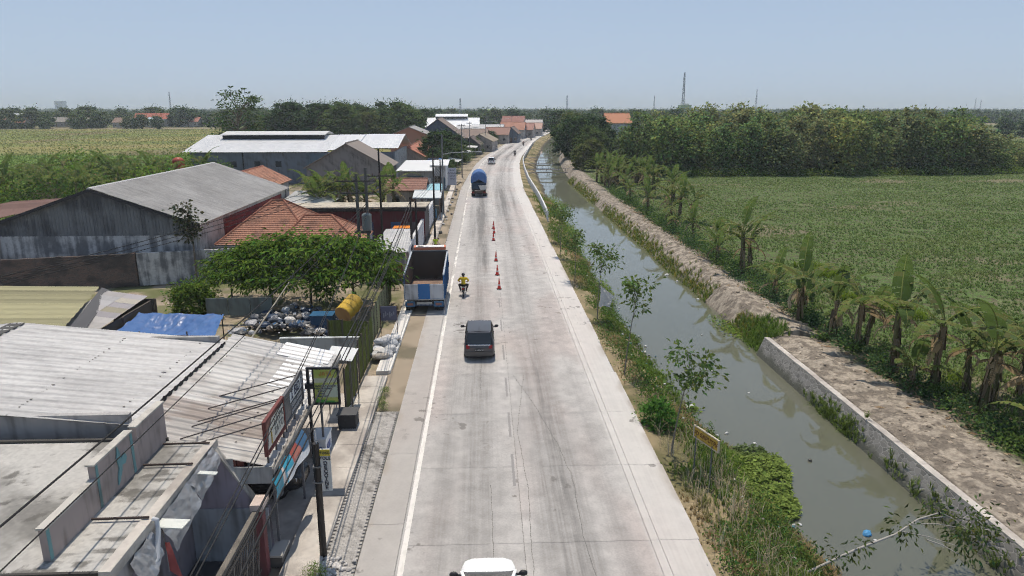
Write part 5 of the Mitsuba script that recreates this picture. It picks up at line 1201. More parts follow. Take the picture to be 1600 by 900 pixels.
MB().box(xa, xb, yb - .08, yb, 1.0, 3.3, (.075, .06, .05)).box(xa, xb, yb - .1, yb + .02, 3.3, 3.4, (.09, .10, .12)).add('front_wall', 'weathered', t)
tg = MB().box(xa + .03, xb - .03, ya - .06, ya, 1.0, 2.12, WH).add('tailgate', 'weathered', t, label='dusty white tailgate with a blue middle panel')
MB().box(xm - .42, xm + .42, ya - .075, ya - .055, 1.0, 2.14, (.03, .14, .36)).add('centre_panel', 'satin', tg)
for x in (xa + .06, xm - .45, xm + .45, xb - .06): MB().box(x - .03, x + .03, ya - .09, ya - .05, .98, 2.14, (.42, .44, .46)).add('stile', 'satin', tg)
MB().box(xa + .03, xb - .03, ya - .1, ya - .05, .96, 1.04, (.35, .36, .37)).add('hinge_bar', 'weathered', tg)
MB().box(xa + .25, xb - .25, ya + .05, yb + 1.8, .62, .98, (.03, .03, .032)).add('chassis', 'matte', t)
MB().box(xm - .55, xm + .55, ya - .02, ya + .1, .62, .78, (.4, .41, .4)).box(xa + .2, xb - .2, ya, ya + .12, .52, .62, (.06, .09, .15)).add('bumper', 'weathered', t)
for s in (-1, 1):
    c = xm + s * 1.02
    MB().box(c - .34, c + .34, ya - .05, ya + .05, .45, .82, (.05, .14, .26)).add('lamp_bracket', 'weathered', t)
    MB().box(c - .22, c + .22, ya - .07, ya - .04, .56, .74, (.25, .12, .1)).add('tail_light', 'satin', t)
    MB().box(c - .33, c + .33, ya + .25, ya + .29, .12, .6, (.02, .02, .02)).add('mud_flap', 'matte', t)
    for dx in (-.19, .19): wheel(t, c + dx, ya + 1.35, .48, .27, rot(0), (.25, .26, .28))
    wheel(t, xm + s * 1.05, yb + .75, .48, .27, rot(0), (.25, .26, .28))
cb = MB(); loft(cb, [(yb + .12, [(0, .7), (1.02, .7), (1.04, .8), (1.02, 2.6), (.95, 2.75), (0, 2.8)]), (yb + 1.5, [(0, .7), (1.04, .7), (1.06, .8), (1.04, 2.5), (.95, 2.74), (0, 2.8)]), (yb + 1.95, [(0, .6), (1.04, .6), (1.06, .8), (1.0, 1.6), (.9, 1.75), (0, 1.8)])], (.62, .20, .10), rot(0, xm)); ck = cb.add('cab', 'satin', t, label='orange and white cab')
MB().box(xm - 1.25, xm + 1.25, yb + .1, yb + 1.0, 3.3, 3.62, (.62, .21, .12)).box(xm - 1.08, xm + 1.12, yb + .09, yb + .85, 3.61, 3.645, (.68, .66, .64)).add('roof_box', 'satin', ck, label='orange edged white box over the cab'); MB().box(xm - .95, xm - .8, yb + .2, yb + .3, 3.66, 3.72, (.03, .03, .03)).box(xm - .8, xm - .5, yb + .2, yb + .25, 3.655, 3.7, (.05, .05, .05)).add('bracket', 'matte', ck)
for s in (-1, 1): MB().box(xm + s * 1.35 - .08, xm + s * 1.35 + .08, yb + 1.55, yb + 1.6, 1.7, 2.1, (.02, .02, .02)).bar((xm + s * 1.0, yb + 1.6, 2.05), (xm + s * 1.35, yb + 1.58, 2.05), .03, .03, (.02, .02, .02)).add('mirror', 'satin', ck)
MB().put([[xm - .3, ya + .8, 1.13], [xb - .25, ya + .5, 1.13], [xb - .2, ya + 1.0, 1.16], [xm + .3, ya + 1.3, 1.15]], [[0, 1, 2], [0, 2, 3]], (.55, .54, .52)).add('scrap_sheet', 'satin', t)

# truck with the blue tarpaulin
t = thing('tarpaulin_truck', 'truck with a bulging load under a blue tarpaulin driving away', 'truck')
xm, ya = -.85, 115.4; mm = rot(0, xm, ya)
n1, n2 = 40, 26; uu, vv = np.meshgrid(np.linspace(0, 1, n1), np.linspace(0, 1, n2)); ang = (uu - .5) * np.pi * 1.12; bulge = .9 + .22 * np.sin(vv * np.pi) ** .5
wob = meshkit.fbm(np.stack([uu * 5, vv * 5, 0 * uu], -1), 3, 4) - .5
X = xm + np.sin(ang) * 1.36 * (1 + .12 * wob) * np.where(np.abs(ang) > 1.3, .97, 1); Z = 2.55 + np.cos(ang) * 1.72 * (.93 + .07 * np.sin(vv * np.pi)) + .14 * wob; Yv = ya + .1 + vv * 5.6
i = np.arange(n2 - 1)[:, None] * n1 + np.arange(n1 - 1)[None]; F = np.stack([i, i + 1, i + n1 + 1, i + n1], -1).reshape(-1, 4); V = np.stack([X, Yv, Z], -1).reshape(-1, 3)
back = V[:n1]; cen = A([xm, ya - .1, 2.9]); rings = [back] + [back * (1 - s) + cen * s + A([0, -.28 * math.sin(s * 2.2), 0]) + A([0, -.10, 0]) * (meshkit.fbm(back * 1.7 + s * 3, 3, 2)[:, None] - .5) * 2 for s in (.2, .45, .7, 1)]
k0 = len(V); V2 = np.vstack(rings); F2 = np.array([[r * n1 + j, r * n1 + j + 1, (r + 1) * n1 + j + 1, (r + 1) * n1 + j] for r in range(4) for j in range(n1 - 1)]) + k0
put('tarpaulin', mikit.ply((np.vstack([V, V2]), np.vstack([F, F2])), 'blue_tarp_cloth', smooth=True), t)
MB().box(xm - 1.2, xm + 1.2, ya, ya + 5.7, 1.05, 1.35, (.03, .03, .032)).box(xm - 1.22, xm + 1.22, ya + .02, ya + 5.6, 1.35, 2.3, (.03, .05, .08)).add('bed', 'matte', t)
MB().slab([(xm - .1, ya - .28, 1.95), (xm + 1.2, ya - .3, 2.0), (xm + 1.15, ya - .28, 1.25), (xm + .3, ya - .26, 1.2)], .02, (.5, .5, .48)).add('sack_flap', 'matte', t, label='pale loose sacking flap')
MB().box(xm - 1.15, xm + 1.15, ya - .1, ya + .05, .55, 1.0, (.07, .035, .025)).box(xm - .6, xm + .6, ya - .12, ya - .1, .75, .9, (.13, .12, .09)).add('bumper', 'weathered', t)
MB().box(xm - 1.05, xm + 1.05, ya + 5.7, ya + 7.4, .7, 2.7, (.3, .05, .04)).add('cab', 'satin', t)
for s in (-1, 1):
    MB().box(xm + s * .95 - .15, xm + s * .95 + .15, ya - .14, ya - .1, .65, .85, (.25, .02, .015)).add('tail_light', 'satin', t)
    for yy in (1.3, 6.2): wheel(t, xm + s * .95, ya + yy, .45, .3, rot(0), (.2, .2, .2))
    MB().box(xm + s * .95 - .3, xm + s * .95 + .3, ya + .5, ya + .54, .1, .6, (.02, .02, .02)).add('mud_flap', 'matte', t)


# ---------------------------------------------------------------- people and motorcycles
def body(mb, joints, bones, c, m, n=2):
    """One continuous figure: every bone is a hull of two spheres, all joined and smoothed."""
    import manifold3d as m3
    tot = None
    for a, b_ in bones:
        (pa, ra), (pb, rb_) = joints[a], joints[b_]
        h = m3.Manifold.batch_hull([m3.Manifold.sphere(ra, 14).translate(pa), m3.Manifold.sphere(rb_, 14).translate(pb)]); tot = h if tot is None else tot + h
    mm = tot.refine_to_length(.035).to_mesh(); tm = trimesh.Trimesh(mm.vert_properties[:, :3], mm.tri_verts); trimesh.smoothing.filter_taubin(tm, iterations=8)
    v = np.array(tm.vertices); col = c(v) if callable(c) else c
    return mb.put(moved(m, v), tm.faces, col)


def rider(x, y, a, shirt, trousers, helmet, label, bike_label, s=1.0, z=0, jacket=None):
    m = rot(a, x, y, z)
    t = thing('motorcycle', bike_label, 'motorcycle', None)
    q = lambda *p: moved(m, A(p, float))
    for yy, r in ((-.62, .29), (.62, .29)):
        g = np.linspace(0, 2 * np.pi, 21); tor = MB().tube(q(*[(0, yy + r * .84 * math.cos(k), r + r * .84 * math.sin(k)) for k in g]), .05, (.02, .02, .02), 8, False); k = tor.add('wheel', 'matte', t)
        MB().tube(q((-.05, yy, r), (.05, yy, r)), .06, (.3, .3, .3), 8).add('hub', 'satin', k)
        for j in range(6): MB().bar(q((0, yy, r))[0], q((0, yy + r * .8 * math.cos(j), r + r * .8 * math.sin(j)))[0], .03, .02, (.25, .25, .26)).add('spoke', 'satin', k)
    b = MB(); loft(b, [(-.80, [(0, .62), (.08, .62), (.10, .70), (.06, .76), (0, .77)]), (-.35, [(0, .42), (.13, .45), (.16, .62), (.12, .76), (0, .78)]), (.1, [(0, .30), (.13, .33), (.14, .5), (.1, .66), (0, .7)]), (.42, [(0, .4), (.15, .45), (.19, .7), (.14, .92), (0, .95)]), (.58, [(0, .62), (.10, .64), (.14, .85), (.10, 1.0), (0, 1.02)])], (.035, .035, .038), m); b.add('fairing', 'satin', t, smooth=40)
    MB().box(-.13, .13, -.78, .12, .76, .84, (.015, .015, .015), m).add('seat', 'matte', t)
    MB().box(-.08, .08, -.86, -.79, .68, .76, (.25, .01, .01), m).add('tail_light', 'satin', t); MB().box(-.1, .1, -.92, -.90, .48, .6, (.04, .04, .04), m).add('plate', 'satin', t)
    MB().tube(q((-.14, -.75, .84), (-.15, -.9, .88), (.15, -.9, .88), (.14, -.75, .84)), .015, (.5, .5, .5), 6).add('grab_rail', 'satin', t)
    MB().tube(q((0, .62, .29), (0, .45, .95)), .035, (.2, .2, .2), 8).add('fork', 'satin', t)
    MB().tube(q((-.36, .30, 1.02), (-.2, .42, 1.03), (.2, .42, 1.03), (.36, .30, 1.02)), .018, (.04, .04, .04), 6).add('handlebar', 'matte', t)
    for sd in (-1, 1): MB().ball(q((sd * .33, .4, 1.2))[0], (.07, .03, .05), (.02, .02, .02), 1).bar(q((sd * .27, .4, 1.04))[0], q((sd * .33, .4, 1.17))[0], .015, .015, (.02, .02, .02)).add('mirror', 'satin', t)
    MB().tube(q((.17, -.75, .36), (.17, -.2, .3)), .05, (.3, .3, .31), 8).add('exhaust', 'satin', t)
    for sd in (-1, 1): MB().bar(q((sd * .1, .02, .27))[0], q((sd * .3, .02, .27))[0], .05, .03, (.05, .05, .05)).add('footrest', 'matte', t)
    p = thing('person', label, 'person')
    J = {'hip': ((0, -.22, .93), .155), 'waist': ((0, -.16, 1.12), .145), 'chest': ((0, -.08, 1.33), .19), 'neck': ((0, -.02, 1.5), .068), 'head': ((0, .03, 1.64), .095), 'brow': ((0, .05, 1.68), .09)}
    B = [('hip', 'waist'), ('waist', 'chest'), ('chest', 'neck'), ('neck', 'head'), ('head', 'brow')]
    for sd, n in ((-1, 'l'), (1, 'r')):
        J |= {n + 'hp': ((sd * .11, -.2, .92), .13), n + 'kn': ((sd * .33, .22, .80), .09), n + 'an': ((sd * .22, .06, .38), .05), n + 'to': ((sd * .24, .22, .33), .038), n + 'sh': ((sd * .21, -.05, 1.41), .09), n + 'el': ((sd * .40, .08, 1.2), .062), n + 'wr': ((sd * .33, .27, 1.06), .036), n + 'hd': ((sd * .31, .33, 1.05), .042), n + 'f1': ((sd * .26, .37, 1.035), .016), n + 'f2': ((sd * .29, .38, 1.03), .016), n + 'f3': ((sd * .32, .375, 1.03), .016), n + 'f4': ((sd * .35, .365, 1.03), .015), n + 'th': ((sd * .25, .31, 1.03), .017)}
        B += [('chest', n + 'sh'), (n + 'sh', n + 'el'), (n + 'el', n + 'wr'), (n + 'wr', n + 'hd'), ('hip', n + 'hp'), (n + 'hp', n + 'kn'), (n + 'kn', n + 'an'), (n + 'an', n + 'to')] + [(n + 'hd', n + f) for f in ('f1', 'f2', 'f3', 'f4', 'th')]
    skin = A([.26, .15, .10])
    def col(v):
        c = np.broadcast_to(A(shirt, float), v.shape).copy(); leg = (v[:, 2] < .98); c[leg] = trousers; c[(v[:, 2] < .42)] = (.05, .04, .04); c[(np.abs(v[:, 0]) > .2) & (v[:, 1] > .17) & (v[:, 2] > .98) & (v[:, 2] < 1.2)] = skin; c[v[:, 2] > 1.49] = skin; return c
    mb = MB(); body(mb, J, B, col, m); mb.add('body', 'matte', p, smooth=True)
    h = MB(); v, f = trimesh.creation.icosphere(3).vertices, trimesh.creation.icosphere(3).faces; hv = v * [.135, .155, .14] + [0, .03, 1.67]; hv[:, 2] = np.maximum(hv[:, 2], 1.58 + .0 * hv[:, 1]); h.put(moved(m, hv), f, helmet); h.add('helmet', 'gloss', p, smooth=True)
    MB().box(-.09, .09, .16, .185, 1.6, 1.69, (.02, .025, .03), m).add('visor', 'window_glass', p)
    return p


rider(-1.69, 53.1, 0, (.62, .44, .015), (.02, .02, .022), (.025, .025, .028), 'person in a yellow shirt and black helmet riding the motorcycle ahead of the dark car', 'small black motorcycle carrying the rider in yellow')
rider(9.5, 215.5, math.radians(-6), (.05, .05, .06), (.03, .03, .05), (.02, .02, .02), 'person in dark clothes on the nearest of the far motorcycles', 'motorcycle on the far right lane, nearest of the far ones')
rider(15.3, 273.5, math.radians(-7), (.09, .05, .05), (.03, .03, .04), (.3, .05, .05), 'person in a dull red jacket on the middle far motorcycle', 'motorcycle on the bend, middle one of the far three')
rider(21.1, 316, math.radians(-8), (.05, .07, .10), (.03, .03, .04), (.02, .02, .02), 'person riding the farthest motorcycle at the end of the road', 'farthest motorcycle at the end of the visible road')
# a standing man in a yellow vest
p = thing('person', 'person in a yellow green vest standing on the pavement beyond the dump truck', 'person'); m = rot(math.radians(20), -4.95, 69.6, .0)
J = {'hip': ((0, 0, .93), .14), 'waist': ((0, 0, 1.08), .13), 'chest': ((0, 0, 1.32), .16), 'neck': ((0, 0, 1.48), .06), 'head': ((0, .02, 1.62), .095), 'brow': ((0, .03, 1.66), .088), 'nose': ((0, .12, 1.61), .018)}
B = [('hip', 'waist'), ('waist', 'chest'), ('chest', 'neck'), ('neck', 'head'), ('head', 'brow'), ('head', 'nose')]
for sd, n in ((-1, 'l'), (1, 'r')):
    J |= {n + 'hp': ((sd * .09, 0, .9), .1), n + 'kn': ((sd * .11, .03, .5), .065), n + 'an': ((sd * .12, 0, .09), .045), n + 'to': ((sd * .14, .17, .05), .035), n + 'sh': ((sd * .19, 0, 1.41), .07), n + 'el': ((sd * .26, -.02, 1.13), .048), n + 'wr': ((sd * .27, .06, .9), .034), n + 'hd': ((sd * .27, .08, .82), .04), n + 'f1': ((sd * .25, .11, .74), .014), n + 'f2': ((sd * .265, .1, .725), .014), n + 'f3': ((sd * .28, .085, .73), .014), n + 'f4': ((sd * .29, .065, .745), .013), n + 'th': ((sd * .24, .13, .8), .015), n + 'er': ((sd * .095, 0, 1.62), .022)}
    B += [('chest', n + 'sh'), (n + 'sh', n + 'el'), (n + 'el', n + 'wr'), (n + 'wr', n + 'hd'), ('hip', n + 'hp'), (n + 'hp', n + 'kn'), (n + 'kn', n + 'an'), (n + 'an', n + 'to'), ('head', n + 'er')] + [(n + 'hd', n + f) for f in ('f1', 'f2', 'f3', 'f4', 'th')]
def col(v):
    c = np.broadcast_to(A([.42, .55, .05]), v.shape).copy(); c[v[:, 2] < .95] = (.03, .03, .04); c[(np.abs(v[:, 0]) > .2) & (v[:, 2] < 1.25)] = (.26, .15, .1); c[(np.abs(v[:, 0]) < .2) & (v[:, 2] < .95)] = (.03, .03, .04); c[v[:, 2] > 1.46] = (.26, .15, .1); c[v[:, 2] > 1.67] = (.015, .012, .01); c[v[:, 2] < .08] = (.02, .02, .02); return c
mb = MB(); body(mb, J, B, col, m); mb.add('body', 'matte', p, smooth=True)

# traffic cones along the centre joint
cone = MB(); cone.box(-.19, .19, -.19, .19, 0, .035, (.02, .02, .02)).tube([(0, 0, .035), (0, 0, .24)], [.145, .105], (.60, .045, .03), 16, False).tube([(0, 0, .24), (0, 0, .34)], [.105, .086], (.62, .6, .58), 16, False).tube([(0, 0, .34), (0, 0, .75)], [.086, .025], (.60, .045, .03), 16)
cd = cone.ply('satin', 30) if False else cone.ply('satin')
for i, (x, y) in enumerate(((1.15, 54.9), (1.09, 59.8), (1.08, 65.6), (.99, 76.3), (1.13, 80.9), (1.1, 84.2))):
    k = thing('traffic_cone', ['nearest red traffic cone on the centre joint', 'second nearest red traffic cone', 'third nearest red traffic cone on the road', 'third farthest red traffic cone', 'second farthest red traffic cone', 'farthest red traffic cone on the centre joint'][i], 'traffic cone', 'red traffic cones along the centre joint')
    put('cone', cd, k, T().translate([x, y, .005]).scale([1.05, 1.05, 1.25]))

# ---------------------------------------------------------------- poles and cables
def sagging(p, q, sag, n=24):
    s = np.linspace(0, 1, n)[:, None]; r = A(p, float) * (1 - s) + A(q, float) * s; r[:, 2] -= (4 * sag * s * (1 - s))[:, 0]; return r


def pole(x, y, h, r, c, label, arm=None, bars=(), lean=0, name='utility_pole', z=0):
    t = thing(name, label, 'pole'); MB().tube([(x, y, z - .1), (x + lean, y, z + h)], [r, r * .65], c, 10).add('post', 'matte', t, smooth=True)
    for zz, w in bars:
        k = MB().box(x - w / 2, x + w / 2, y - .12, y - .02, zz, zz + .11, (.05, .045, .045)).add('crossarm', 'matte', t)
        for i in range(5): MB().cyl((x - w / 2 + .1 + i * (w - .2) / 4, y - .07, zz + .11), (x - w / 2 + .1 + i * (w - .2) / 4, y - .07, zz + .3), .05, .035, (.16, .10, .08), 7).add('insulator', 'satin', k)
    if arm: k = MB().tube([(x, y, arm[2] - .35), (x + (arm[0] - x) * .3, y, arm[2] - .1), arm], .045, (.36, .37, .37), 7).add('lamp_arm', 'satin', t); MB().box(arm[0] - .1, arm[0] + .6, arm[1] - .12, arm[1] + .12, arm[2] - .05, arm[2] + .06, (.5, .5, .5)).add('lamp_head', 'satin', k)
    return t


BK, GY = (.030, .026, .024), (.15, .15, .15)
t = pole(-10.75, 59.6, 8.9, .17, (.10, .10, .095), 'left post of the transformer platform behind the yard trees', bars=((8.25, 3.4), (7.25, 2.9)))
t = pole(-9.95, 59.6, 9.4, .17, (.10, .10, .095), 'right post of the transformer platform carrying the grey transformer tank')
k = MB().tube([(-9.95, 59.1, 4.2), (-9.95, 59.1, 4.3), (-9.95, 59.1, 5.5), (-9.95, 59.1, 5.65)], [.36, .42, .42, .3], (.16, .18, .18), 16).add('transformer', 'satin', t)
for i in range(3): MB().cyl((-10.15 + .2 * i, 59.1, 5.6), (-10.15 + .2 * i, 59.1, 5.95), .045, .03, (.2, .12, .09), 7).add('bushing', 'satin', k)
MB().box(-11.0, -9.6, 58.85, 58.95, 3.95, 4.15, (.07, .065, .06)).box(-10.9, -9.7, 59.2, 59.4, 3.95, 4.15, (.07, .065, .06)).box(-10.55, -10.15, 59.25, 59.4, 2.0, 2.8, (.12, .12, .12)).add('platform', 'matte', t)
pole(-9.2, 62.5, 10.8, .11, BK, 'thin tall black pole right of the transformer platform', bars=((8.4, 2.6),))
pole(-6.75, 64, 6.4, .13, BK, 'left of two short black poles behind the dump truck')
pole(-6.3, 64.4, 6.2, .13, BK, 'right of two short black poles behind the dump truck')
pole(-5.02, 70.2, 10.3, .12, (.045, .042, .04), 'tall dark pole beside the person in the yellow vest', bars=((9.3, 1.2),))
pole(-5.6, 96.2, 10.8, .13, (.2, .2, .2), 'grey street lamp post with a long arm over the road near the cyan roof', arm=(-.9, 96.2, 8.5))
pole(-6.0, 97.5, 7.4, .13, BK, 'black pole right behind the long armed street lamp post')
pole(-4.6, 150, 11, .13, GY, 'grey street lamp post by the dark roadside tree', arm=(-1.8, 150, 10.2), bars=((10.6, 1.6),))
for i, y in enumerate((200, 245, 300, 352)): pole(cx(y) - 7.2, y, 10.5, .13, GY, ['street lamp post just past the white car', 'street lamp post beside the small dark parked car', 'street lamp post on the bend before the blue gabled house', 'street lamp post at the end of the visible road'][i], arm=(cx(y) - 3.8, y, 9.8), bars=((10.0, 1.6),))
pole(-8.6, 31.6, .1, .03, BK, 'stub of a cut pole beside the lean to') if False else None


def cable(p, q, sag, label, r=.022, group=None, c=(.02, .02, .021)):
    t = thing('overhead_cable', label, 'cable', group); MB().tube(sagging(p, q, sag), r * .8, c, 5, False).add('strand', 'matte', t, smooth=True)


for i, (x0, z0, x1, z1, s) in enumerate(((-5.0, 5.6, -6.7, 6.2, .5), (-4.85, 5.3, -6.6, 5.9, .6), (-5.25, 5.05, -6.75, 5.6, .7), (-4.55, 5.9, -6.3, 6.1, .5))): cable((x0, 9, z0), (x1, 64, z1), s, 'black overhead cable running along the pavement over the pole sign', .024 if i else .036, 'cables along the pavement')
for i, (x0, z0) in enumerate(((-5.6, 5.3), (-5.9, 5.0))): cable((x0, 9, z0), (-9.95, 59.4, 5.6), .8, 'dark cable running from the foreground to the transformer platform', .022, 'cables to the transformer')
for i, (x0, z0) in enumerate(((-9.4, 6.5), (-8.9, 6.1))): cable((x0, 10.5, z0), (-10.0, 59.4, 6.4 - .2 * i), .35, 'dark cable crossing over the flat shop roof', .032 if i == 0 else .02, 'cables over the flat roof')
for i in range(3): cable((-27.5, 15.0, 7.35 - .12 * i), (-11.9 + 1.3 * i, 59.5, 8.5), .9, 'power line crossing above the mossy yellow roof', .024, 'power lines over the yellow roof')
for i in range(3): cable((-6.4 + .3 * i, 64.2, 6.2), (-5.6, 96.2, 7.4 - .3 * i), .5, 'cable spanning between the black poles and the street lamp', .02, 'cables along the wall')
for i in range(3): cable((-5.0 + .4 * i, 70.2, 9.4), (-4.6 + .4 * i, 150, 10.6), 1.0, 'cable spanning along the roadside shops', .02, 'cables along the shops')
t = thing('bamboo_pole', 'long leaning bamboo pole over the rubbish heap', 'pole'); MB().tube([(-13.2, 36.6, 1.5), (-13.25, 47.5, 3.0)], [.05, .04], (.26, .24, .2), 7).add('cane', 'matte', t)

# ---------------------------------------------------------------- things in the yard and on the verge
t = thing('barrel', 'dented yellow steel barrel lying on the rubbish heap behind the olive fence', 'barrel')
p0, p1 = A([-9.05, 42.9, 1.55]), A([-8.45, 44.2, 2.1]); d = p1 - p0
MB().tube([p0, p0 + d * .02, p0 + d * .32, p0 + d * .34, p0 + d * .36, p0 + d * .64, p0 + d * .66, p0 + d * .68, p0 + d * .98, p1], A([.6, .63, .62, .65, .62, .62, .65, .62, .63, .6]) * .92, (.56, .36, .045), 24).add('drum', 'weathered', t, smooth=40)
MB().tube([p0 - d * .012, p0 - d * .002], .56, (.36, .21, .085), 24).add('end_plate', 'weathered', t, label='brown rusted end of the barrel')


def sack(mb, x, y, z, s, c, rs):
    m = trimesh.creation.icosphere(2); v = np.array(m.vertices); v *= (1 + .5 * (meshkit.fbm(v * 1.6 + rs.uniform(0, 50), 3, 1)[:, None] - .5)); v *= s * rs.uniform([.8, .8, .5], [1.25, 1.25, .85]); return mb.put(moved(rot(rs.uniform(0, 6), x, y, z), v), m.faces, A(c) * rs.uniform(.75, 1.15))


rs = np.random.default_rng(5)
WHT = [(.58, .58, .58), (.5, .52, .54), (.62, .6, .57), (.40, .41, .43)]
MB_ = MB()
for i in range(150):
    x, y = rs.uniform(-16.0, -9.8), rs.uniform(43.0, 47.5); h = .8 * math.exp(-((x + 13.3) / 2.2) ** 2) + .25
    cc = WHT[i % 4] if rs.random() < .2 else [(.05, .055, .06), (.12, .13, .15), (.25, .22, .19), (.03, .05, .09)][rs.integers(4)]
    sack(MB_, x, y, h * rs.uniform(.3, 1), rs.uniform(.18, .42), cc, rs)
MB_.add('rubbish_heap', 'satin', smooth=False, label='heap of dirty plastic rubbish bags in the yard below the bright green trees', kind='stuff')
MB_ = MB()
for i in range(260):
    x, y = rs.uniform(-16.5, -9.6), rs.uniform(42.3, 47.6); h = .8 * math.exp(-((x + 13.3) / 2.2) ** 2) + .3
    a = rs.uniform(0, 6.3); s = rs.uniform(.08, .24); o = A([x, y, h * rs.uniform(.5, 1.1)]); e1 = A([math.cos(a), math.sin(a), rs.normal() * .5]) * s; e2 = A([-math.sin(a), math.cos(a), rs.normal() * .6]) * s * rs.uniform(.5, 1)
    MB_.put([o, o + e1, o + e1 + e2, o + e2], [[0, 1, 2], [0, 2, 3]], [(.55, .56, .58), (.4, .42, .45), (.1, .1, .11), (.04, .1, .2), (.3, .25, .2), (.6, .58, .55)][rs.integers(6)])
MB_.add('rubbish_scraps', 'satin', label='torn plastic scraps strewn over the rubbish heap', kind='stuff')
for i in range(26):
    k = number('rubbish_sack'); x, y = rs.uniform(-6.55, -5.55), rs.uniform(38.6, 42.2); cc = WHT[rs.integers(4)] if y > 39.4 else [(.5, .5, .5), (.2, .12, .10), (.06, .06, .06), (.33, .3, .27)][rs.integers(4)]
    mb = MB(); sack(mb, x, y, .22 + .45 * rs.random() * (1 - abs(y - 40.4) / 2.4), rs.uniform(.26, .42), cc, rs); scene[k] = mb.ply('satin'); labels[k] = {'label': 'crumpled rubbish sack in the white heap by the kerb', 'category': 'sack', 'group': 'rubbish sacks by the kerb'}
t = thing('print_board', 'small dark blue printed board on a thin post by the dump truck', 'sign')
MB().box(-6.75, -5.72, 43.5, 43.55, .95, 1.9, (.10, .105, .16)).add('panel', 'satin', t)
for i in range(6): MB().box(-6.6 + .13 * i, -6.52 + .13 * i, 43.47, 43.5, 1.15 + .1 * (i % 3), 1.45 + .1 * (i % 2), (.22, .23, .28)).add('print', 'satin', t)
for x in (-6.78, -5.72): MB().cyl((x, 43.55, 0), (x, 43.55, 1.95), .025, None, (.12, .06, .04), 6).add('post', 'matte', t)
for i in range(3):
    t = thing('plank', ['weathered plank lying on the verge beyond the printed board', 'short plank lying across the verge by the dump truck', 'dark plank beside the shrub at the shed wall'][i], 'plank'); MB().box(-.6, .6, -.1, .1, 0, .06, (.2, .15, .11), rot([.3, -.2, .1][i], [-6.4, -6.2, -7.6][i], [47.2, 48.6, 55.2][i], .02)).add('board', 'matte', t)
t = thing('crate_pile', 'dark blue crate in the shade of the bright green trees', 'crate')
MB().box(-11.3, -9.9, 43.6, 44.6, .6, 1.25, (.015, .06, .13)).add('body', 'satin', t); MB().box(-11.35, -9.85, 43.55, 44.65, 1.25, 1.3, (.02, .09, .18)).add('rim', 'satin', t)
# rubble at the foot of the black sign post
MB_ = MB()
for i in range(140): sack(MB_, -5.15 + rs.normal() * .28, 19.6 + rs.normal() * .3, .03 + .05 * rs.random(), rs.uniform(.02, .09), (.5, .48, .46), rs)
MB_.add('rubble', 'matte', label='pale rubble around the foot of the black sign post', kind='stuff')
# yellow sign by the canal
t = thing('canal_sign', 'weathered yellow sign with dark lettering on two posts by the water plants', 'sign')
pa, pb = A([8.34, 25.39, 1.95]), A([8.86, 23.98, 1.95]); ux = unit(pb - pa); Lb = np.linalg.norm(pb - pa)
mm = plane((pa + pb) / 2 - [0, 0, .22], ux, (0, 0, 1))
MB().box(-Lb / 2, Lb / 2, -.23, .23, -.03, 0, (.40, .27, .035), mm).add('panel', 'weathered', t)
F = MB()
for a_ in ((-Lb / 2 - .03, Lb / 2 + .03, .22, .26), (-Lb / 2 - .03, Lb / 2 + .03, -.26, -.22), (-Lb / 2 - .03, -Lb / 2 + .03, -.26, .26), (Lb / 2 - .03, Lb / 2 + .03, -.26, .26)): F.box(*a_, -.05, .02, (.45, .40, .30), mm)
F.add('frame', 'matte', t); lettering(t, 'UD SAPUTRA', .17, mm, (.13, .06, .02), stretch=1.05)
for q in (pa + ux * .15, pb - ux * .35): MB().cyl((q[0], q[1], zat(q[0], q[1]) - .2), (q[0], q[1], 1.6), .03, None, (.10, .11, .11), 7).add('post', 'matte', t)
# white plastic sack on the sapling and floating scraps
t = thing('plastic_sack', 'torn white plastic sack hanging on the sapling at the water edge', 'sack')
v, f = roof_grid((8.05, 46.7, 2.3), (9.0, 46.8, 1.5), (8.75, 46.9, .7), (7.98, 46.75, .75), 18, 18, lambda u, w: .2 * (meshkit.fbm(np.concatenate([u * 5, w * 5, 0 * u], -1), 3, 3)[..., None] - .5) * 2 + .12 * np.sin(u * 3.1))
MB().put(v, f, (.55, .56, .58)).add('film', 'leaf', t)
for i, (x, y, s, c) in enumerate(((10.4, 37.8, .10, (.6, .6, .6)), (10.6, 36.6, .09, (.6, .6, .58)), (11.1, 34.7, .2, (.6, .6, .6)), (9.95, 30.2, .09, (.55, .55, .55)), (14.5, 22.9, .17, (.06, .22, .42)), (14.6, 22.5, .06, (.6, .6, .6)), (14.9, 28.6, .12, (.10, .095, .08)), (17.7, 65.4, .2, (.65, .65, .65)), (18.0, 62.8, .12, (.6, .6, .6)), (18.1, 56.5, .14, (.62, .62, .6)), (12.0, 31.5, .1, (.62, .62, .6)), (11.6, 24.1, .07, (.6, .6, .6)), (12.2, 23.6, .08, (.6, .6, .6)), (13.0, 30.4, .08, (.55, .56, .55)), (14, 40, .06, (.5, .5, .45)), (15.5, 47, .07, (.5, .5, .48)), (15, 36.5, .06, (.5, .5, .48)))):
    t = thing('floating_scrap', ['white scrap floating close to the near left bank', 'small white scrap by the left bank weeds', 'white plastic lump floating above the yellow sign', 'white scrap at the edge of the water plants', 'blue plastic scrap floating near the bottom right', 'tiny white scrap beside the blue one', 'dark clot of debris floating in mid canal', 'white foam piece by the far right bank', 'white scrap below the dirt bank', 'white scrap before the dirt bank grass', 'white scrap behind the water plants', 'white scrap below the water plants', 'white scrap just right of the lower water plants', 'white scrap right of the grey water plants', 'pale speck in the middle of the canal', 'pale speck farther up the canal', 'pale speck beside the banana reflection'][i], 'litter', 'floating litter')
    mb = MB(); sack(mb, x, y, WATER + .02, s, c, rs); mb.add('scrap', 'satin', t)
MB_ = MB()
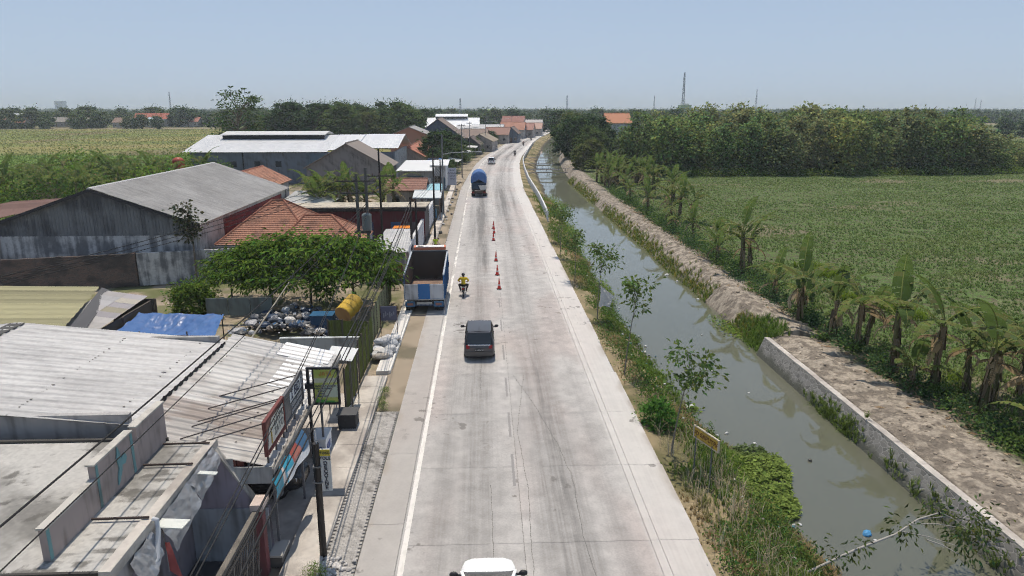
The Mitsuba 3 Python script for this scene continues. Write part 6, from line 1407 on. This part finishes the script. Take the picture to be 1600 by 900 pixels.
for i in range(170):
    y = 18 + 50 * rs.random() ** 1.5; x = float(left_edge(A(y))) - rs.uniform(-.5, 1.6); z = max(zat(x, y), WATER) + .05; sack(MB_, x, y, z, rs.uniform(.03, .09), [(.6, .6, .6), (.5, .5, .48), (.3, .28, .25), (.1, .25, .3)][rs.integers(4)], rs)
MB_.add('bank_litter', 'satin', label='bits of white plastic litter along the left waterline', kind='stuff')
# clods and stones on the dirt track
MB_ = MB()
for i in range(900):
    y = 21 + 90 * rs.random() ** 1.6; x = rs.uniform(18.9, 22.6); sack(MB_, x, y, zat(x, y), rs.uniform(.02, .09) * (1 + (rs.random() < .05)), A([.30, .25, .195]) * rs.uniform(.7, 1.2), rs)
MB_.add('clods', 'matte', label='clods of dry earth scattered over the dirt track', kind='stuff')

# white railing and footbridges at the bend
t = thing('road_railing', 'white painted low railing between road and canal before the bend', 'railing')
ry = A([92, 101, 110.7, 120, 130, 140, 151, 162, 176, 190, 200, 209, 230, 252, 270, 288]); rx = A([8.45, 8.65, 8.85, 8.9, 8.9, 8.95, 9.2, 9.45, 9.95, 10.55, 11.3, 12.15, 14.2, 16.4, 18.3, 20.2])
py = np.arange(92, 288, 2.0); px = np.interp(py, ry, rx)
MB().tube(np.c_[px, py, np.full(len(py), .92)], .11, (.66, .66, .65), 8).add('top_rail', 'satin', t); MB().tube(np.c_[px, py, np.full(len(py), .45)], .08, (.62, .62, .61), 8).add('lower_rail', 'satin', t)
for x, y in zip(px, py): MB().box(x - .09, x + .09, y - .09, y + .09, -.5, .98, (.62, .62, .6)).add('post', 'matte', t)
for i, (y, xa, xb) in enumerate(((163, 9.4, 19.5), (171, 9.7, 18.6), (189, 10.5, 19), (212, 12.4, 20))):
    t = thing('footbridge', ['nearest dark footbridge deck over the canal', 'second footbridge over the canal with a thin handrail', 'third footbridge over the canal under the bush', 'farthest footbridge over the canal at the bend'][i], 'bridge', 'footbridges over the canal')
    MB().box(xa, xb, y, y + (1.0 if i else .5), -.45, -.28, (.17, .165, .16)).add('deck', 'weathered', t)
    for x in (xa + .5, (xa + xb) / 2, xb - .5): MB().box(x - .05, x + .05, y - .02, y + .08, -.28, .6, (.12, .12, .12)).add('post', 'matte', t)
    MB().box(xa, xb, y, y + .06, .55, .62, (.12, .12, .12)).add('rail', 'matte', t)
# slabs and stones along the left verge beyond the truck
for i in range(26):
    y = 62 + 3.1 * i + rs.normal() * .8; k = number('verge_stone'); mb = MB(); sack(mb, -5.1 + .3 * rs.normal() + cx(y), y, .06, rs.uniform(.12, .3), [(.5, .48, .45), (.3, .28, .26), (.12, .12, .11)][rs.integers(3)], rs); scene[k] = mb.ply('matte'); labels[k] = {'label': 'stone or lump of concrete on the left roadside verge', 'category': 'stone', 'group': 'stones on the left verge'}

# ---------------------------------------------------------------- farther buildings
t = thing('long_warehouse', 'long warehouse with pale sheet roof and open ridge ventilator behind the gabled houses', 'warehouse')
MB().box(-56, -17.2, 137.6, 138, 0, 6.0, (.165, .19, .23)).box(-56, -55.6, 138, 160, 0, 6, (.2, .22, .25)).box(-17.5, -17.2, 138, 160, 0, 6, (.33, .34, .35)).add('wall', 'weathered', t)
rk = t + '__roof'; LG = (.53, .54, .55)
sheets(rk, (-57.2, 137, 6.05), (-30, 137, 6.05), (-30, 151, 8.75), (-57.2, 151, 8.75), 14, 'satin', .5, .03, lambda i, r: A(LG) * R.uniform(.95, 1.04))
sheets(rk, (-30, 138.2, 6.35), (-24.6, 138.2, 6.35), (-24.6, 151, 8.8), (-30, 151, 8.8), 3, 'satin', .5, .03, lambda i, r: A([.58, .59, .60]) * R.uniform(.97, 1.03))
sheets(rk, (-24.4, 137.2, 6.75), (-16.4, 137.2, 6.75), (-16.4, 151, 8.9), (-24.4, 151, 8.9), 8, 'satin', .5, .03, lambda i, r: A([.60, .61, .62]) * R.uniform(.96, 1.03))
MB().slab([(-57, 151, 8.75), (-16.4, 151, 8.75), (-16.4, 164, 6), (-57, 164, 6)], .08, LG).add('rear_slope', 'satin', rk)
MB().box(-53, -32.5, 147.2, 147.4, 8.0, 8.8, (.02, .022, .025)).add('vent_opening', 'matte', rk, label='dark ventilator opening')
MB().slab([(-53.3, 146.6, 8.95), (-32.2, 146.6, 8.95), (-32.2, 151, 9.55), (-53.3, 151, 9.55)], .08, (.52, .52, .51)).slab([(-53.3, 151, 9.55), (-32.2, 151, 9.55), (-32.2, 155, 8.95), (-53.3, 155, 8.95)], .08, (.52, .52, .51)).add('ventilator', 'satin', rk)
MB().put([[-24.45, 137.1, 6.2], [-24.45, 150, 8.75], [-24.45, 150, 8.95], [-24.45, 137.1, 6.95]], [[0, 1, 2], [0, 2, 3]], (.45, .50, .56)).box(-25.2, -24.6, 137.5, 137.6, 4.5, 7.9, (.60, .63, .67)).add('gable_strip', 'satin', t)
for x in (-52, -48.5, -44, -40): MB().box(x, x + 1.1, 137.55, 137.6, 3.2, 4.3, (.04, .045, .05)).add('vent_window', 'matte', t)
MB().box(-46.2, -46, 137.5, 137.6, 0, 5.9, (.03, .03, .03)).add('downpipe', 'matte', t)
MB().box(-34, -20.5, 137.2, 137.6, 3.4, 5.9, (.14, .18, .22)).add('wall_panel', 'weathered', t)
t = thing('water_tank', 'orange plastic water tank beside the long warehouse', 'tank'); MB().tube([(-52.6, 124, 3.0), (-52.6, 124, 3.1), (-52.6, 124, 5.4), (-52.6, 124, 5.8), (-52.6, 124, 6.0)], [.95, 1.0, 1.0, .75, .3], (.38, .06, .03), 16).add('tank', 'satin', t, smooth=40); MB().box(-53.6, -51.6, 123, 125, 0, 3.0, (.25, .24, .23)).add('stand', 'weathered', t)
t = house('grey rendered house with a tall gable facing the camera before the long warehouse', -30.2, -16.4, 121.5, 133, 4.5, 8.35, 'y', (.22, .205, .20), 'matte', (.21, .18, .16), wins=0, door=False, over=.5)
t = house('small house with an orange tiled gable roof left of the grey gable', -38.5, -30.8, 100, 112, 3.4, 5.3, 'y', (.30, .31, .33), 'clay_tile', (.3, .12, .08), courses=.3, wins=2, door=False, over=.5)
t = house('low house with brown ridged roof right of the banana plants', -13.8, -8.6, 99.5, 106, 3.0, 4.2, 'x', (.42, .36, .32), 'matte', (.27, .145, .11), courses=.5, wins=2)
t = thing('side_shed', 'low grey roofed shed with a white front strip beside the warehouse', 'shed')
MB().slab([(-23.6, 79.3, 3.5), (-18.2, 79.3, 3.4), (-16.6, 88, 4.1), (-23.4, 88, 4.3)], .08, (.36, .36, .35)).slab([(-23.4, 77.3, 3.45), (-18.4, 77.3, 3.4), (-18.2, 79.25, 3.5), (-23.6, 79.25, 3.55)], .06, (.66, .66, .65)).add('roof', 'satin', t); MB().box(-23.4, -18, 79.5, 87.5, 0, 3.3, (.3, .3, .3)).add('wall', 'weathered', t)
t = thing('roadside_shop', 'shop with a flat pale cyan and white sheet roof at the roadside', 'shop')
MB().slab([(-9.3, 91, 2.95), (-5.6, 91, 2.95), (-5.9, 99, 3.0), (-9.8, 99, 3.0)], .1, (.55, .58, .58)).slab([(-9.8, 99.05, 3.05), (-5.9, 99.05, 3.05), (-6.2, 106, 3.2), (-10.2, 106, 3.2)], .1, (.25, .46, .52)).add('roof', 'satin', t)
MB().box(-9.2, -9.0, 92, 105.5, 0, 2.8, (.3, .3, .3)).box(-9, -6.2, 105.3, 105.5, 0, 3, (.3, .3, .3)).add('wall', 'weathered', t)
for x, y in ((-9.1, 91.3), (-5.8, 91.3), (-6, 98.5), (-6.2, 105)): MB().box(x - .06, x + .06, y - .06, y + .06, 0, 2.9, (.22, .13, .1)).add('post', 'matte', t)
MB().box(-8.6, -6.4, 93, 94, 0, 1.1, (.08, .22, .33)).add('counter', 'satin', t)
t = thing('roadside_shop', 'shop with a white awning roof and blue glass front left of the lamp post', 'shop')
MB().slab([(-15.2, 122.5, 3.7), (-8.6, 122.5, 3.7), (-9.2, 134, 4.7), (-14.6, 134, 4.7)], .12, (.62, .62, .61)).add('roof', 'satin', t); MB().box(-15, -9, 124, 134, 0, 3.6, (.28, .30, .32)).add('wall', 'weathered', t)
MB().box(-13.6, -10.6, 123.95, 124, .3, 2.7, (.05, .09, .12)).add('shop_front', 'satin', t); MB().box(-10.1, -9.3, 123.95, 124, 0, 2.3, (.5, .5, .5)).add('door', 'satin', t)
t = thing('roadside_shop', 'white walled shop with a plain white roof beside the lamp post', 'shop')
MB().slab([(-9.6, 126, 4.4), (-6.4, 126, 4.3), (-6.6, 138, 4.5), (-10, 138, 4.6)], .12, (.66, .66, .65)).add('roof', 'satin', t); MB().box(-9.4, -6.9, 127, 137, 0, 4.2, (.55, .56, .57)).add('wall', 'weathered', t)
window(t, -8.9, -7.8, 1.2, 2.4, 127); MB().box(-7.6, -7.0, 126.96, 127, 0, 2.1, (.1, .16, .2)).add('door', 'matte', t)
t = thing('notice_board', 'grey printed notice board on posts at the roadside beyond the cyan roof', 'sign')
MB().box(-6.4, -4.85, 124.5, 124.6, 1.0, 4.0, (.42, .44, .50)).add('panel', 'satin', t)
for i, s in enumerate(('PAPAN', 'INFORMASI', 'PROYEK', 'JALAN')): lettering(t, s, .2, plane((-5.62, 124.48, 3.6 - .5 * i), (1, 0, 0), (0, 0, 1)), (.12, .13, .17))
for x in (-6.2, -5.05): MB().box(x - .05, x + .05, 124.62, 124.7, 0, 3.6, (.3, .3, .3)).add('post', 'matte', t)
t = thing('market_umbrella', 'blue awning behind the lamp post at the roadside shops', 'awning'); MB().slab([(-11.2, 140, 3.7), (-8.3, 140, 3.6), (-8.4, 144, 4.3), (-11.2, 144, 4.3)], .06, (.06, .2, .5)).add('canopy', 'satin', t); MB().box(-9.9, -9.8, 142, 142.1, 0, 3.9, (.3, .3, .3)).add('post', 'matte', t)
house('house with grey and orange gable above low red roofs', -25.5, -15.0, 196, 212, 7.0, 9.1, 'y', (.36, .19, .13), 'matte', (.27, .26, .25), wins=2, door=False, wmat='matte')
house('low house with sunlit orange clay roof below the grey and orange gable', -21.5, -12.5, 160, 190, 3.2, 5.6, 'y', (.36, .30, .27), 'matte', (.36, .15, .10), wins=2)
house('big dark blue gabled hall behind the roadside tree', -21.5, -6.2, 218, 245, 5.4, 10.9, 'y', (.085, .105, .15), 'matte', (.19, .15, .13), wins=0, door=False)
t = thing('factory', 'white roofed factory hall with ridge ventilator on the horizon left of the road', 'factory')
MB().box(-23.5, -2.5, 297, 330, 0, 6, (.5, .5, .5)).add('wall', 'weathered', t)
MB().slab([(-24.2, 296, 6.3), (-1.6, 296, 6.3), (-1.6, 314, 10.0), (-24.2, 314, 10.0)], .1, (.70, .71, .72)).slab([(-24.2, 314, 10), (-1.6, 314, 10), (-1.6, 332, 6.3), (-24.2, 332, 6.3)], .1, (.70, .71, .72)).add('roof', 'satin', t)
MB().box(-20.4, -6.8, 309.6, 309.8, 9.6, 10.5, (.05, .05, .05)).slab([(-20.6, 309, 10.6), (-6.6, 309, 10.6), (-6.6, 314, 11.6), (-20.6, 314, 11.6)], .1, (.70, .71, .72)).add('ventilator', 'satin', t)
MB().slab([(-11, 287, 5.5), (.3, 287, 5.5), (.3, 296, 7.2), (-11, 296, 7.2)], .1, (.45, .44, .43)).add('annex_roof', 'satin', t)
for lab, x0, x1, y0, y1, h, hr, ax, wc, rc, an in (
        ('house with dusty brown roof behind the roadside shops', -8.5, 1.5, 262, 276, 3.6, 6.4, 'x', (.36, .33, .3), (.22, .165, .14), -.12),
        ('house with long beige brown roof beside the small dark car', -4.5, 4.0, 238, 256, 3.4, 5.6, 'y', (.34, .31, .29), (.26, .215, .165), -.12),
        ('small dark gabled shop front in the roadside row', -6.5, -.8, 222, 232, 3.2, 5.4, 'y', (.10, .095, .10), (.13, .10, .09), -.1),
        ('house with a reddish brown roof in the far roadside row', 1.5, 11, 292, 306, 3.6, 6.2, 'x', (.38, .34, .31), (.26, .15, .12), -.14),
        ('house with a pale sheet roof in the far roadside row', -2, 9, 318, 332, 4, 6.8, 'x', (.42, .42, .42), (.50, .50, .50), -.14),
        ('house with a bright orange roof in the far roadside row', 8.5, 20, 338, 352, 4.2, 7.4, 'x', (.42, .40, .38), (.34, .17, .12), -.14),
        ('blue grey gabled house at the outside of the bend', 9.8, 15.2, 298, 312, 3.9, 6.3, 'y', (.15, .19, .24), (.17, .13, .11), -.14),
        ('house with dull red roof at the outside of the bend', 16.5, 25, 348, 362, 3.8, 6.6, 'x', (.4, .36, .34), (.30, .16, .13), -.15),
        ('long house with a pinkish roof at the end of the road', 18.5, 31, 372, 386, 3.6, 6.4, 'x', (.42, .38, .35), (.40, .26, .21), -.15),
        ('house with a white front at the end of the road', 24, 33, 396, 408, 5, 7.6, 'x', (.55, .55, .54), (.45, .42, .40), -.15),
        ('tall house with red tiled roof above the end of the road', 12, 25, 428, 444, 5.5, 9.2, 'x', (.45, .44, .42), (.27, .125, .10), -.15)):
    house(lab, x0, x1, y0, y1, h, hr, ax, wc, 'matte', rc, a=an, wins=3)
for i, (x0, x1, y, z, c) in enumerate(((-7.2, -2.2, 208, 3.2, (.55, .53, .5)), (-5.6, 1.6, 255, 3.3, (.62, .62, .6)), (-6.8, -4.0, 190, 2.9, (.62, .61, .58)), (2.5, 11.5, 300, 3.5, (.60, .62, .60)), (-8.2, -5.6, 158, 2.8, (.5, .5, .48)))):
    t = thing('shop_awning', ['pale awning below the brown roofs', 'long white awning over the road edge before the bend', 'small white awning behind the white car', 'long pale awning before the blue grey gable', 'grey awning beside the dark roadside tree'][i], 'awning')
    MB().slab([(x0, y, z), (x1, y, z - .25), (x1 + .6, y + 6, z - .1), (x0, y + 6, z + .4)], .08, c).add('canopy', 'satin', t)
    for x in (x0 + .2, x1 - .2): MB().box(x - .06, x + .06, y + .2, y + .32, 0, z - .2, (.25, .24, .23)).add('post', 'matte', t)
house('white walled house with an orange roof among the trees right of the bend', 44.5, 53, 255, 268, 9.0, 12.2, 'x', (.46, .47, .50), 'matte', (.42, .19, .11), wins=3, door=False)
VH = [('village house with a wide rust red roof at the left edge of the far village', -420, -392, (.30, .15, .11)), ('village house with a white sheet roof in the far village', -404, -396, (.62, .63, .64)), ('village house with a grey thatched looking roof', -372, -358, (.24, .22, .20)), ('village house with a long grey brown roof', -354, -330, (.22, .20, .19)), ('village house with a dusty pink roof', -342, -330, (.30, .22, .19)), ('village house with a bright red hip roof above the trees', -300, -272, (.36, .11, .075)), ('village house with a small brown roof', -318, -304, (.22, .15, .12)), ('village shed with a blue and white wall', -290, -280, (.45, .55, .62)), ('village house with a streaked red sheet roof at the field edge', -262, -246, (.34, .14, .11)), ('village house with a dark brown roof', -432, -420, (.14, .11, .10))]
for i, (lab, x0, x1, c) in enumerate(VH):
    y = 536 + 12 * (i % 3); s = y / 628.; house(lab, x0 * s, x1 * s, y, y + 12, 3.8 + 2.2 * (i in (1, 5)), 7 + 3 * (i in (1, 5)), 'x', (.34, .33, .32), 'matte', c, wins=3)
t = thing('tower_block', 'pale tower block on the left horizon', 'building'); MB().box(-1588, -1558, 2740, 2765, 0, 38, (.40, .44, .46)).add('wall', 'matte', t)
for i in range(7): MB().box(-1587, -1559, 2739.8, 2740, 5 + i * 4.4, 7 + i * 4.4, (.22, .25, .28)).add('window_band', 'matte', t)


def lattice(label, x, y, h, w, c=(.30, .31, .33), name='radio_mast'):
    t = thing(name, label, 'mast'); b, d = MB(), MB(); n = int(h / (w * 1.6)); leg = lambda z, sx, sy: (x + sx * w / 2 * (1 - .7 * z / h), y + sy * w / 2 * (1 - .7 * z / h), z); r = max(.09, w * .05)
    for sx in (-1, 1):
        for sy in (-1, 1): b.bar(leg(0, sx, sy), leg(h, sx, sy), r * 2, r * 2, c)
    for i in range(n):
        z0, z1 = h * i / n, h * (i + 1) / n
        for sx in (-1, 1): d.bar(leg(z0, sx, -1), leg(z1, -sx, -1), r, r, c); d.bar(leg(z0, sx, 1), leg(z1, sx, -1), r, r, c)
        d.bar(leg(z1, -1, -1), leg(z1, 1, -1), r, r, c)
    b.add('legs' if False else 'frame', 'matte', t); d.add('bracing', 'matte', t)
    for z in (.45, .6, .72, .86): MB().box(x - w * .5, x + w * .1, y - w * .6, y - w * .4, h * z, h * z + w * .6, (.42, .43, .45)).add('antenna', 'matte', t)
    return t


lattice('tall lattice radio mast behind the plantation', 168.3, 602, 42.6, 2.4)
lattice('slim far mast right of the radio mast', 575, 1500, 51, 3.0)
lattice('slim mast on the left horizon above the village', -383, 900, 33, 1.6)
lattice('slim far mast above the bend of the road', 105, 900, 29, 2.2)
lattice('small far mast left of the radio mast', 215, 900, 29, 1.4)
lattice('dark stack like mast above the white factory', -22, 700, 23, 2.0)
lattice('thin far mast above the woodland on the left', -470, 1500, 36, 1.8)
lattice('left of the two faint masts on the right horizon', 1050, 1500, 33, 1.8)
lattice('right of the two faint masts on the right horizon', 1062, 1500, 30, 1.8)
t = thing('water_tower', 'pale green tiered tower building behind the plantation', 'building')
for i, (w, z0, z1, c) in enumerate(((13, 0, 9.5, (.5, .52, .5)), (12, 9.5, 12.0, (.34, .40, .28)), (10.5, 12.0, 14.2, (.30, .36, .22)), (8.8, 14.2, 16.4, (.36, .45, .24)), (5.5, 16.4, 17.4, (.60, .62, .56)))): MB().box(166.5 - w / 2, 166.5 + w / 2, 590 - w / 2, 590 + w / 2, z0, z1, c).box(166.5 - w / 2 - .4, 166.5 + w / 2 + .4, 590 - w / 2 - .4, 590 + w / 2 + .4, z1 - .35, z1, (.62, .63, .6)).add('tier', 'matte', t)
MB().cyl((166.5, 590, 17.4), (166.5, 590, 21), .18, .05, (.4, .4, .4), 6).add('finial', 'matte', t)
t = thing('green_dome', 'pale green dome among far trees left of the bend', 'dome'); MB().ball((5, 640, 9.5), (4, 4, 3.6), (.42, .52, .28), 3).add('shell', 'matte', t, smooth=True); MB().box(.5, 9.5, 635.5, 644.5, 0, 9.6, (.5, .5, .48)).add('drum', 'matte', t)
# parked motorcycles and small things in the yard behind the tiled roof
for i in range(7):
    x, y = -12.6 + .75 * i, 72.3 + .25 * math.sin(i * 2); m = rot(.3 + .1 * R.normal(), x, y); t = thing('parked_motorcycle', 'parked motorcycle in the row before the maroon wall', 'motorcycle', 'motorcycles parked before the maroon wall')
    for yy in (-.6, .6): MB().tube(moved(m, A([[-.05, yy, .28], [.05, yy, .28]])), .28, (.02, .02, .02), 14).add('wheel', 'matte', t)
    MB().box(-.13, .13, -.75, .35, .45, .8, [(.03, .03, .03), (.28, .03, .03), (.4, .4, .42), (.03, .05, .14)][i % 4], m).box(-.16, .16, .35, .6, .5, 1.0, (.1, .1, .1), m).add('fairing', 'satin', t); MB().box(-.33, .33, .4, .45, 1.0, 1.04, (.03, .03, .03), m).add('handlebar', 'matte', t); MB().box(-.12, .12, -.7, .1, .8, .86, (.02, .02, .02), m).add('seat', 'matte', t)
